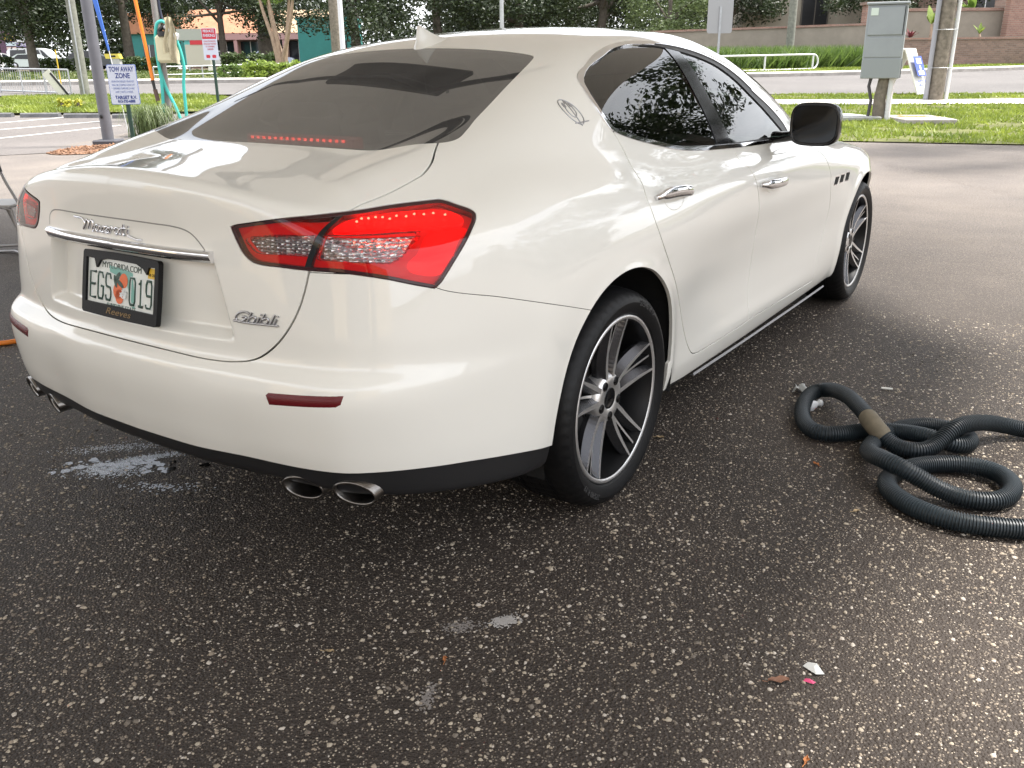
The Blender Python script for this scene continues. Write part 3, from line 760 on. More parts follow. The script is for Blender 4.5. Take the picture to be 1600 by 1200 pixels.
GHI = [[(.9, .85), (.6, 1.0), (.15, .85), (0, .35), (.25, 0), (.65, .1), (.75, .45), (.45, .45)], [(1.05, 1.0), (1.0, 0)], [(1.0, .3), (1.25, .6), (1.45, .5), (1.45, 0)], [(1.75, .6), (1.72, 0)], [(1.78, .85), (1.79, .92)],
       [(2.05, 1.0), (2.0, .05), (2.3, 0), (2.45, .3), (2.3, .6), (2.02, .4)], [(2.75, 1.0), (2.7, 0)], [(3.0, .6), (2.97, 0)], [(3.02, .85), (3.03, .92)], [(-.1, 0), (.8, -.08), (3.3, -.05)]]
stroke('model_badge', word(GHI, .400, .741, .038, .024, .30), .0030, on_rear, SATIN, LIDO)
# pillar emblem: oval ring with a trident and a cross bar
for s in (1, -1):
    w_ = (lambda u, v: on_side(u, v)) if s == 1 else (lambda u, v: tuple(q*[-1, 1, 1] for q in on_side(u, v)))
    cy, cz = .072, 1.178
    ring = [(cy+.030*math.cos(t)-.008*math.sin(t), cz+.034*math.sin(t)) for t in np.linspace(0, 2*PI, 20)]
    tri = [[(cy+.006, cz-.038), (cy, cz+.030)], [(cy-.013, cz+.022), (cy-.016, cz), (cy-.002, cz-.014), (cy+.014, cz-.002), (cy+.011, cz+.022)], [(cy-.018, cz-.030), (cy+.048, cz-.026)], [(cy-.004, cz+.022), (cy, cz+.032), (cy+.003, cz+.022)], [(cy-.017, cz+.014), (cy-.013, cz+.025), (cy-.009, cz+.014)], [(cy+.008, cz+.014), (cy+.011, cz+.025), (cy+.015, cz+.014)]]
    stroke('pillar_emblem', [ring]+tri, .0017, w_, SATIN, car, .0012)
# vents on the front wing
for s in (1, -1):
    for k in range(3):
        y0 = 2.345+k*.105; b = MB(); b2 = MB()
        for bb, gr, off in ((b2, .006, .0012), (b, 0, .003)):
            q = np.array([(y0-gr, .733-gr), (y0+.055+gr, .731-gr), (y0+.080+gr, .765+gr), (y0+.022-gr, .768+gr)]); P, N = on_side(q[:, 0], q[:, 1]); P = P+N*off; P[:, 0] *= s
            bb.add(list(P)+list(P-N*[s, 1, 1]*.006), [(0, 1, 2, 3), (0, 4, 5, 1), (1, 5, 6, 2), (2, 6, 7, 3), (3, 7, 4, 0)])
        f_ = b2.build('fender_vent', CHROME, car); b.build('vent_opening', DARK, f_)
# door handles
def handle(y0, y1, z0, z1, door, s):
    n = 22; t = np.linspace(0, 1, n); y = y0+(y1-y0)*t; z = z0+(z1-z0)*t
    P, N = on_side(y, z)
    out = .006+.034*np.clip(np.sin(np.pi*np.clip(t*1.0, 0, 1)), 0, 1)**.35
    hh = .0185*np.clip(1-(2*t-1)**8, .45, 1); b = MB(); m = 12
    vs = []
    for i in range(n):
        c = P[i]+N[i]*out[i]
        for k in range(m):
            a = 2*PI*k/m; vs.append(((c[0]+.009*math.cos(a))*s, c[1], c[2]+hh[i]*math.sin(a)))
    fs = [(i*m+k, i*m+(k+1) % m, (i+1)*m+(k+1) % m, (i+1)*m+k) for i in range(n-1) for k in range(m)]
    if s < 0: fs = [f[::-1] for f in fs]
    fs += [tuple(range(m))[::-1], tuple((n-1)*m+k for k in range(m))]
    b.add(vs, fs, 0, True); h_ = b.build('door_handle', CHROME, door)
    c = MB()                                    # finger cup behind the handle
    ym, zm = y0+(y1-y0)*.55, z0+(z1-z0)*.55-.004
    q = [(ym+.075*math.cos(a), zm+.036*math.sin(a)) for a in np.linspace(0, 2*PI, 28, endpoint=False)]
    P, N = on_side(*np.array(q).T); P[:, 0] *= s; c.tube(P+N*[s, 1, 1]*-.0012, .0022, 6, closed=True); c.build('handle_cup', PAINT, door)
for s, k in ((1, 0), (-1, 1)):
    handle(.232, .481, .921, .906, doors[0+k], s); handle(1.20, 1.49, .857, .846, doors[2+k], s)
# roof antenna
def antenna():
    # shark fin: rear edge upright, front edge sloping
    b = MB(); m = 20; vs = []; L0 = 9
    for i in range(L0):
        t = i/(L0-1); yr_ = .135+.012*t; yf_ = .335-.175*t**.62; w = .034*(1-t)**.9*(1-.45*min(1, t*3))+.0045; z = .074*t
        for k in range(m):
            a_ = 2*PI*k/m; yy = (yr_+yf_)/2+(yf_-yr_)/2*math.cos(a_); xx = w*math.sin(a_)*(1-.35*math.cos(a_)); zb = float(t_roof(np.array([yy+.128]))[0])-.004; vs.append((xx, yy+.128, zb+z))
    b.add(vs, [(i*m+k, i*m+(k+1) % m, (i+1)*m+(k+1) % m, (i+1)*m+k) for i in range(L0-1) for k in range(m)]+[tuple((L0-1)*m+k for k in range(m))], 0, True)
    return b.build('fin_antenna', PAINT, car)
antenna()
# ---- number plate
PLW, PLH = .305, .152
pn = Vector((0, -1, .22)).normalized(); pu = Vector((1, 0, 0)); pv = pn.cross(pu)      # up along the plate
PC = Vector((0, -.978, .778)); PM = frame(PC, pu, pv, pn)
plate = MB(); plate.box((0, 0, 0), (PLW, PLH, .002)); me = plate.mesh('number_plate'); me.transform(PM)
PLATE = link('number_plate', me, mat('plate_white', (.72, .74, .70), .35, noise=.06, nscale=30), car)
fr = MB()
ow, oh, iw, ih = .160, .083, .146, .066
def fr_ring(z0, z1):
    o_ = smooth_closed([(-ow, -oh+.008), (-ow+.008, -oh, ), (ow-.008, -oh), (ow, -oh+.008), (ow, oh-.008), (ow-.008, oh), (-ow+.008, oh), (-ow, oh-.008)], 3)
    i_ = []
    top = [(iw, ih*.62), (iw-.02, ih*.62), (iw-.032, ih*.72), (iw-.05, ih*.98), (.06, ih), (.0, ih+.002), (-.06, ih), (-iw+.05, ih*.98), (-iw+.034, ih*.62), (-iw+.022, ih*.95), (-iw, ih*.98)]
    top = [(iw, ih*.98), (iw-.025, ih*.96), (iw-.033, ih*.66), (iw-.048, ih*.86), (.07, ih*1.0), (0, ih*1.02), (-.06, ih*1.0), (-iw+.062, ih*.92), (-iw+.046, ih*.60), (-iw+.036, ih*.95), (-iw, ih*.97)]
    i_ = [(-iw, -ih*.80), (iw, -ih*.80)]+top
    return o_, i_
oo, ii = fr_ring(0, 0)
from mathutils.geometry import tessellate_polygon
tri = tessellate_polygon([[Vector((x, y, 0)) for x, y in oo], [Vector((x, y, 0)) for x, y in ii]])
allp = [(x, y) for x, y in oo]+[(x, y) for x, y in ii]
fr.add([(x, y, .008) for x, y in allp], [t for t in tri])
for loop, k0 in ((oo, 0), (ii, len(oo))):
    n = len(loop); fr.add([(x, y, .008) for x, y in loop]+[(x, y, -.006) for x, y in loop], [(i, (i+1) % n, n+(i+1) % n, n+i) for i in range(n)])
me = fr.mesh('plate_frame'); me.transform(PM); link('plate_frame', me, mat('plate_frame_black', (.006, .006, .007), .5, spec=.25, bump=.1, bscale=300), PLATE)
GRN = mat('plate_green', (.012, .085, .060), .4); DGR = mat('plate_dark_green', (.010, .05, .032), .4); ORG = mat('plate_orange', (.75, .13, .02), .4); PGR = mat('plate_pale_green', (.18, .42, .36), .45)
WHT = mat('plate_letter_edge', (.75, .78, .76), .35)
def on_plate(z): return PM @ Matrix.Translation((0, 0, z))
# state outline in pale green behind the fruit
fl = [(-.052, .050), (.020, .046), (.048, .040), (.050, .020), (.056, -.005), (.066, -.030), (.060, -.050), (.048, -.046), (.040, -.025), (.030, .0), (.022, .018), (.005, .026), (-.020, .028), (-.050, .034)]
b = MB(); b.prism(fl, (0, 0, 0), (1, 0, 0), (0, 1, 0), (0, 0, .0006)); me = b.mesh('state_map'); me.transform(on_plate(.0012)); link('state_map', me, PGR, PLATE)
for (cx_, cy_, r_) in ((.012, .017, .019), (-.012, -.012, .021), (-.004, -.026, .019)):
    b = MB(); b.prism([(cx_+r_*math.cos(t)*.9, cy_+r_*math.sin(t)) for t in np.linspace(0, 2*PI, 18, endpoint=False)], (0, 0, 0), (1, 0, 0), (0, 1, 0), (0, 0, .0006)); me = b.mesh('orange_fruit'); me.transform(on_plate(.0022)); link('orange_fruit', me, ORG, PLATE)
b = MB()
for (cx_, cy_, a_) in ((-.014, .024, .9), (-.022, .012, 1.9), (-.002, .008, -.5)):
    b.prism([(cx_+.017*math.cos(t)*math.cos(a_)-.006*math.sin(t)*math.sin(a_), cy_+.017*math.cos(t)*math.sin(a_)+.006*math.sin(t)*math.cos(a_)) for t in np.linspace(0, 2*PI, 12, endpoint=False)], (0, 0, 0), (1, 0, 0), (0, 1, 0), (0, 0, .0006))
me = b.mesh('fruit_leaf'); me.transform(on_plate(.0031)); link('fruit_leaf', me, DGR, PLATE)
b = MB()
for (cx_, cy_) in ((.014, -.012), (.018, -.024), (.006, -.020), (.022, -.014)):
    b.prism([(cx_+.0065*(1+.35*math.cos(5*t))*math.cos(t), cy_+.0065*(1+.35*math.cos(5*t))*math.sin(t)) for t in np.linspace(0, 2*PI, 20, endpoint=False)], (0, 0, 0), (1, 0, 0), (0, 1, 0), (0, 0, .0006))
me = b.mesh('blossom'); me.transform(on_plate(.0038)); link('blossom', me, WHT, PLATE)
# embossed characters drawn as strokes, tall and narrow
GL = {'E': [[(1, 1), (0, 1), (0, 0), (1, 0)], [(0, .52), (.85, .52)]], 'G': [[(1, .8), (.85, 1), (.15, 1), (0, .85), (0, .15), (.15, 0), (.85, 0), (1, .15), (1, .48), (.6, .48)]],
      'S': [[(1, .82), (.85, 1), (.15, 1), (0, .85), (0, .65), (.15, .52), (.85, .48), (1, .35), (1, .15), (.85, 0), (.15, 0), (0, .18)]], '0': [[(.15, 0), (0, .15), (0, .85), (.15, 1), (.85, 1), (1, .85), (1, .15), (.85, 0), (.15, 0)], [(.15, .1), (.85, .9)]][:1],
      '1': [[(.2, .82), (.55, 1), (.55, 0)], [(.2, 0), (.9, 0)]], '9': [[(0, .12), (.15, 0), (.85, 0), (1, .15), (1, .85), (.85, 1), (.15, 1), (0, .85), (0, .6), (.15, .45), (1, .45)]]}
def glyphs(txt, x0, y0, w, h, gap, r, z, m, nm):
    b = MB(); x = x0
    for ch in txt:
        for st in GL[ch]: b.tube([(x+px*w, y0+py*h, z) for px, py in st], r, 6)
        x += w+gap
    me = b.mesh(nm); me.transform(PM); return link(nm, me, m, PLATE)
for nm, r, z, m in (('letter_edge', .0058, -.0012, WHT), ('plate_letters', .0040, .0014, DGR)):
    glyphs('EGS', -.131, -.040, .0225, .068, .0115, r, z, m, nm); glyphs('019', .040, -.040, .0225, .068, .0115, r, z, m, nm)
text_obj('plate_text', 'MYFLORIDA.COM', .0225, mat('plate_text_grey', (.06, .085, .07), .5), PLATE, on_plate(.0016) @ Matrix.Translation((0, .050, 0)) @ Matrix.Diagonal((.98, 1, 1, 1)), extrude=.0004, space=.95)
text_obj('plate_text', 'SUNSHINE STATE', .016, GRN, PLATE, on_plate(.0016) @ Matrix.Translation((.004, -.0535, 0)), extrude=.0003)
b = MB(); b.box((.126, .048, .0018), (.030, .026, .0006)); me = b.mesh('plate_sticker'); me.transform(PM); st_ = link('plate_sticker', me, mat('sticker_yellow', (.72, .45, .03), .5), PLATE)
text_obj('sticker_text', '08-20', .0105, DARK, PLATE, on_plate(.0023) @ Matrix.Translation((.126, .044, 0)), extrude=.0002)
text_obj('frame_text', 'Reeves', .030, mat('frame_gold', (.20, .13, .055), .35, .6), PLATE, on_plate(.0085) @ Matrix.Translation((.0, -.068, 0)) @ Matrix.Diagonal((1.25, .8, 1, 1)), extrude=.0004, shear=.3)
# ---- exhaust tips and diffuser
for s in (1, -1):
    for (x, y, z, tl) in ((.548, -.912, .327, .10), (.702, -.890, .343, .16)):
        b = MB(); m = 28; vs = []
        prof = [(1.0, .005, .20), (1.0, .0, -.012), (.96, -.004, -.016), (.90, 0, -.010), (.88, .004, .16)]
        for (k_, dz, dy) in prof:
            for k in range(m):
                a = 2*PI*k/m; ex = .056*k_*math.cos(a); ez = .033*k_*math.sin(a)
                vs.append(((x+ex*1.0-(dy*.10))*s, y+dy+ex*.28+(-ez*.25 if dy < .1 else 0), z+ez+dz-.10*max(dy, 0)*0))
        fs = [(i*m+k, i*m+(k+1) % m, (i+1)*m+(k+1) % m, (i+1)*m+k) for i in range(len(prof)-1) for k in range(m)]
        fs = [f if s < 0 else f[::-1] for f in fs]
        b.add(vs, fs, 0, True); ex_ = b.build('exhaust_tip', mat('exhaust_steel', (.24, .225, .21), .28, 1., noise=.35, nscale=30), car)
        b = MB(); b.add([((x+.058*math.cos(2*PI*k/m))*s, y+.10, z+.034*math.sin(2*PI*k/m)) for k in range(m)], [tuple(range(m))]); b.build('exhaust_inside', DARK, ex_)
b = MB()
xs = np.linspace(-.80, .80, 33)
ycen = on_rear(np.abs(xs), xs*0+.37)[0][:, 1]
cut = np.interp(np.abs(xs), [0, .40, .46, .50, .84], [.318, .318, .33, .378, .378])
rows = [np.stack([xs, ycen+.012, xs*0+.39], 1), np.stack([xs, ycen+.018, cut*.5+.192], 1), np.stack([xs, ycen+.045, cut], 1), np.stack([xs, ycen+.16, cut-.015], 1)]
n = len(xs); b.add(np.concatenate(rows), [(r*n+i, r*n+i+1, (r+1)*n+i+1, (r+1)*n+i) for r in range(3) for i in range(n-1)], 0, True)
b.build('diffuser', BLACKP, val_o)
# silver strip along the sill
ys_ = np.linspace(.72, 2.52, 30)
for s in (1, -1):
    b = MB(); P = np.stack([s*(.905+0*ys_), ys_, zl(ys_)-.020], 1); Q_ = P+[s*.004, 0, -.009]
    b.add(np.concatenate([P, Q_, Q_+[-s*.02, 0, -.003]]), [(r*30+i, r*30+i+1, (r+1)*30+i+1, (r+1)*30+i) for r in range(2) for i in range(29)])
    b.build('sill_strip', mat('sill_metal', (.30, .30, .31), .4, .8), car)
# rear stone guard block at the foot of the rear arch, floor and wheel wells
for s in (1, -1):
    for cy, R_ in ((-.005, .425), (3.02, .405)):
        b = MB(); arc = [(cy+R_*math.cos(a), .345+R_*math.sin(a)) for a in np.linspace(-.25, PI+.25, 28)]; n = len(arc)
        xo = .945 if cy < 1 else .88
        b.add([(s*xo, y, z) for y, z in arc]+[(s*.56, y, z) for y, z in arc], [(i, i+1, n+i+1, n+i) for i in range(n-1)]+[tuple(range(n, 2*n))], 0, False)
        b.build('wheel_well', DARK, car)
b = MB(); b.box((0, 1.55, .235), (1.60, 3.6, .02)); b.box((0, 1.5, .34), (1.1, 2.3, .16)); b.tube([(-.55, -.50, .40), (.55, -.50, .40)], .13, 14); b.build('underbody', DARK, car)

# ---- wheels
MACH = mat('machined_alloy', (.78, .77, .76), .36, .88); GUN = mat('dark_alloy', (.075, .075, .08), .26, .8)
BARREL = mat('barrel_black', (.02, .02, .021), .35, .5)
def make_wheel():
    w = thing('wheel', None, None); 
    KR = .2635/.2535
    prof = [(.248, -.118), (.256, -.122), (.262, -.112), (.270, -.125), (.288, -.135), (.303, -.137), (.316, -.132), (.328, -.121), (.336, -.106), (.3405, -.086), (.343, -.03), (.343, .03), (.3405, .086), (.336, .106), (.328, .121), (.316, .132), (.303, .137), (.288, .135), (.270, .125), (.262, .112), (.256, .122), (.248, .118)]
    b = MB(); nseg = 240; m = len(prof); vs = []
    for i in range(nseg):
        a = 2*PI*i/nseg
        for j, (r, h) in enumerate(prof):
            rr = r
            if 7 <= j <= 14 and r > .32:
                ph = (i+(j-11)*1) % 4
                if ph in (0,): rr = r-.0038
            vs.append((h, rr*math.cos(a), rr*math.sin(a)))
    b.add(vs, [(i*m+q, ((i+1) % nseg)*m+q, ((i+1) % nseg)*m+q+1, i*m+q+1) for i in range(nseg) for q in range(m-1)], 0, True)
    for hx in (-.055, -.018, .018, .055):       # circumferential grooves
        b.lathe([(.3433, hx-.006), (.3438, hx-.005), (.337, hx-.003), (.337, hx+.003), (.3438, hx+.005), (.3433, hx+.006)], (0, 0, 0), 'x', 72)
    ty = b.build('tyre', RUBBER, w); ty.data.set_sharp_from_angle(angle=.42)
    for txt, a0 in (('275/40 R 19', math.radians(-128)), ('275/40 R 19', math.radians(60))):
        me = text_mesh(txt, .024, .0012, 0); co = np.empty(len(me.vertices)*3, np.float32); me.vertices.foreach_get('co', co); co = co.reshape(-1, 3)
        a = a0-co[:, 0]/.30; r = .302+co[:, 1]; P = np.stack([.1368+co[:, 2], r*np.cos(a)*1, r*np.sin(a)], 1)
        me.vertices.foreach_set('co', P.astype(np.float32).ravel()); me.update(); link('tyre_lettering', me, mat('rubber_raised', (.05, .05, .051), .5), ty)
    rim = MB()
    rim.lathe([(.2535, .108), (.2540, .119), (.2505, .1230), (.2440, .1225), (.2395, .118)], (0, 0, 0), 'x', 96, 0)
    rim.lathe([(.2395, .118), (.2365, .105), (.231, .085), (.224, .02), (.222, -.10), (.24, -.118)], (0, 0, 0), 'x', 96, 2)
    # hub
    rim.lathe([(.032, .090), (.036, .0935), (.056, .0945), (.070, .092), (.078, .080), (.080, .03)], (0, 0, 0), 'x', 60, 0)
    # spokes: ten blades in five pairs
    for k in range(5):
        for sg in (-1, 1):
            th0 = 2*PI*k/5+PI/2
            n = 16; L = []
            for i in range(n):
                t = i/(n-1); r = .052+t*(.2425-.052)
                th = th0+sg*(math.radians(17)*(1-t)**1.6+math.radians(11.5)*(1-(1-t)**1.6))
                w_ = .0145-.0070*t+.003*math.sin(PI*t)*.5
                xd = .093+.027*t**1.4-.004*math.sin(PI*t)
                L.append((r, th, w_, xd))
            vs = []
            for i, (r, th, w_, xd) in enumerate(L):
                c = Vector((0, r*math.cos(th), r*math.sin(th)))
                if i == 0: r2, th2 = L[1][0], L[1][1]; d = Vector((0, r2*math.cos(th2), r2*math.sin(th2)))-c
                else: r2, th2 = L[i-1][0], L[i-1][1]; d = c-Vector((0, r2*math.cos(th2), r2*math.sin(th2)))
                d.normalize(); p = Vector((0, -d.z, d.y))
                t = i/(n-1); dep = .046-.010*t; wb = w_*.5+.008+.010*math.sin(PI*t)
                for (o_, x_) in ((-w_/2, xd), (w_/2, xd), (wb, xd-dep*.55), (wb*.8, xd-dep), (-wb*.8, xd-dep), (-wb, xd-dep*.55)):
                    q = c+p*o_; vs.append((x_, q.y, q.z))
            for i in range(n-1):
                for q in range(6):
                    rim.add([vs[i*6+q], vs[i*6+(q+1) % 6], vs[(i+1)*6+(q+1) % 6], vs[(i+1)*6+q]], [(0, 1, 2, 3)], 0 if q == 0 else 1, False)
    for k in range(5):           # slim recessed rib in the middle of each pair
        th = 2*PI*k/5+PI/2; c_, s_ = math.cos(th), math.sin(th); L = []
        for t in np.linspace(0, 1, 9):
            r = .085+t*(.238-.085); xd = .074+.036*t**1.3; w_ = .0042-.001*t
            for (o_, x_) in ((-w_, xd), (w_, xd), (w_*1.6, xd-.022), (-w_*1.6, xd-.022)): L.append((x_, r*c_-o_*s_, r*s_+o_*c_))
        for i in range(8):
            for q in range(4): rim.add([L[i*4+q], L[i*4+(q+1) % 4], L[(i+1)*4+(q+1) % 4], L[(i+1)*4+q]], [(0, 1, 2, 3)], 0 if q == 0 else 1)
    rim.v = [(x, y*KR, z*KR) for x, y, z in rim.v]
    ri = rim.build('rim', [MACH, GUN, BARREL], w)
    b = MB(); b.lathe([(.0001, .0905), (.028, .0905), (.033, .094), (.034, .090)], (0, 0, 0), 'x', 28); b.build('centre_cap', BLACKG, ri)
    for k in range(5):
        a = 2*PI*k/5+PI/2+PI/5; b = MB(); c = (0, .058*math.cos(a), .058*math.sin(a))
        b.lathe([(.0001, .0952), (.0125, .0956), (.0140, .0962), (.0150, .094)], c, 'x', 16); b.lathe([(.0001, .098), (.008, .098), (.0095, .094)], c, 'x', 6, smooth=False); b.build('lug_hole', BLACKG, ri)
    b = MB(); b.lathe([(.07, .04), (.165, .04), (.165, .012), (.07, .012)], (0, 0, 0), 'x', 60); b.build('brake_disc', mat('brake_disc', (.10, .095, .09), .4, .9, noise=.3, nscale=20), w)
    b = MB(); b.lathe([(.10, .05), (.172, .05), (.180, .03), (.180, -.03), (.1, -.03)], (0, 0, 0), 'x', 14, a0=2.5, a1=3.8); b.build('brake_caliper', mat('caliper_dark', (.02, .02, .02), .5), w)
    b = MB(); b.lathe([(.0, .0), (.225, -.02), (.225, -.09)], (0, 0, 0), 'x', 40); b.build('wheel_back', DARK, w)
    return w
WH = make_wheel()
sp = [(.830, 0, 1, 0), (.818, 3.0, 1, 18), (-.830, 0, -1, 0), (-.818, 3.0, -1, 40)]
for i, (x, y, s, roll) in enumerate(sp):
    w = WH if i == 0 else copy_tree(WH)
    w.parent = car; w.location = (x, y, .342)
    w.rotation_euler = Euler((math.radians(roll), 0, 0 if s > 0 else PI))

# ---- mirrors
for s in (1, -1):
    def sq(w_, h_, y, x0, z0, n=28, e=3.6):
        o = []
        for k in range(n):
            a = 2*PI*k/n; c, s_ = math.cos(a), math.sin(a)
            o.append((s*(x0+w_*math.copysign(abs(c)**(2/e), c)), y, z0+h_*math.copysign(abs(s_)**(2/e), s_)))
        return o
    b = MB(); X0, Z0 = 1.045, 1.072; Y0 = 1.50; n = 28
    rings = [sq(.088, .072, Y0+.008, X0, Z0), sq(.096, .082, Y0, X0, Z0), sq(.100, .086, Y0+.012, X0, Z0), sq(.100, .085, Y0+.05, X0, Z0-.001), sq(.090, .076, Y0+.10, X0-.004, Z0-.002), sq(.062, .052, Y0+.135, X0-.010, Z0-.004), sq(.015, .012, Y0+.148, X0-.016, Z0-.004)]
    b.add([p for r in rings for p in r], [((i*n+k), i*n+(k+1) % n, (i+1)*n+(k+1) % n, (i+1)*n+k) if s < 0 else ((i+1)*n+k, (i+1)*n+(k+1) % n, i*n+(k+1) % n, i*n+k) for i in range(len(rings)-1) for k in range(n)], 0, True)
    b.tube([(s*.84, 1.66, 1.005), (s*.89, 1.63, 1.01), (s*.95, 1.575, 1.022), (s*.985, 1.55, 1.04)], [.026, .023, .022, .026], 10)
    mo = b.build('door_mirror', BLACKG, car)
    b = MB(); g = sq(.0885, .0725, Y0+.0065, X0, Z0); b.add(g, [tuple(range(n))[::-1] if s > 0 else tuple(range(n))]); b.build('mirror_glass', mat('mirror_glass', (.035, .037, .04), .08, 1.), mo)

# ---- cabin
TRIM = mat('cabin_black', (.015, .015, .015), .55); LEA = mat('seat_leather', (.022, .021, .020), .42, bump=.06, bscale=120); LIN = mat('headliner', (.16, .15, .14), .8)
def seat(x, y, rear=False):
    t = MB(); rz_ = 0
    t.bbox((x, y, .60), (.50, .52, .16), .05); t.build('seat_base', LEA, car)
    b = MB(); b.bbox((x, y-.27, .90), (.50, .13, .58), .05, rx=.25); so_ = b.build('seat_back', LEA, car)
    dz = -.13 if rear else 0.
    h = MB(); h.bbox((x, y-.375, 1.235+dz), (.25, .10, .17), .04, rx=.2); h.tube([(x-.06, y-.35, 1.12+dz), (x-.06, y-.37, 1.18+dz)], .008, 6); h.tube([(x+.06, y-.35, 1.12+dz), (x+.06, y-.37, 1.18+dz)], .008, 6); h.build('headrest', LEA, so_)
seat(.37, 1.30); seat(-.37, 1.30); seat(.36, .50, True); seat(-.36, .50, True)
b = MB(); b.bbox((0, -.10, 1.035), (1.25, .70, .03), .01); b.build('parcel_shelf', TRIM, car)
b = MB(); b.bbox((0, -.302, 1.077), (.46, .05, .075), .006); bl_ = b.build('brake_lamp', mat('brake_lamp_red', (.25, .01, .01), .4, emit=(1, .03, .02), es=.25), car)
b = MB()
for i in range(16): b.box((-.195+i*.026, -.330, 1.104), (.009, .004, .008))
b.build('brake_led', mat('brake_led', (1, .1, .1), .4, emit=(1, .05, .03), es=6.), bl_)
b = MB(); b.bbox((0, 2.05, .86), (1.5, .50, .20), .06); b.bbox((.0, 1.2, .55), (.26, 1.1, .28), .05); b.build('dashboard', TRIM, car)
b = MB(); b.tube([(-.37+.185*math.cos(a), 1.70-.06*math.sin(a), .92+.175*math.sin(a)) for a in np.linspace(0, 2*PI, 28, endpoint=False)], .016, 8, closed=True); b.tube([(-.53, 1.71, .92), (-.21, 1.71, .92)], .018, 8); b.tube([(-.37, 1.71, .92), (-.37, 1.95, .86)], .03, 8); b.build('steering_wheel', TRIM, car)
rv = clip(SK, SK[0][:, 2]-1.30); rv = clip(rv, .95-np.abs(rv[0][:, 1]-.85)); rv = clip(rv, -f_rw(rv[0])); rv = clip(rv, -f_ws(rv[0]))
skin_obj('headliner', both((rv[0]-rv[1]*.03, -rv[1], rv[2][:, ::-1])), LIN, car)
# ---------------------------------------------------------------- setting
UV = Vector((math.cos(YAW), -math.sin(YAW), 0)); SV = Vector((math.sin(YAW), math.cos(YAW), 0)); RZ = math.atan2(UV.y, UV.x)
def tz(s):
    x = np.maximum(0, np.asarray(s, float)-17)/28
    return 1.35*(1-np.exp(-x**1.5))
def at(u, s, h=0.):
    p = Vector((CAM[0], CAM[1], 0))+UV*u+SV*s; p.z = float(tz(s))+h; return p
def sheet(name, u0, u1, lo, hi, off, m, nu=60, nv=24, kind='structure', **kw):
    us = np.linspace(u0, u1, nu); vs = []; 
    L = np.interp(us, [p[0] for p in lo], [p[1] for p in lo]); H = np.interp(us, [p[0] for p in hi], [p[1] for p in hi])
    for i in range(nu):
        for j in range(nv):
            s = L[i]+(H[i]-L[i])*j/(nv-1); p = at(us[i], s, off); vs.append(p)
    b = MB(); b.add(vs, [(i*nv+j, (i+1)*nv+j, (i+1)*nv+j+1, i*nv+j+1) for i in range(nu-1) for j in range(nv-1)], 0, True)
    return b.build(name, m, kind=kind, **kw)
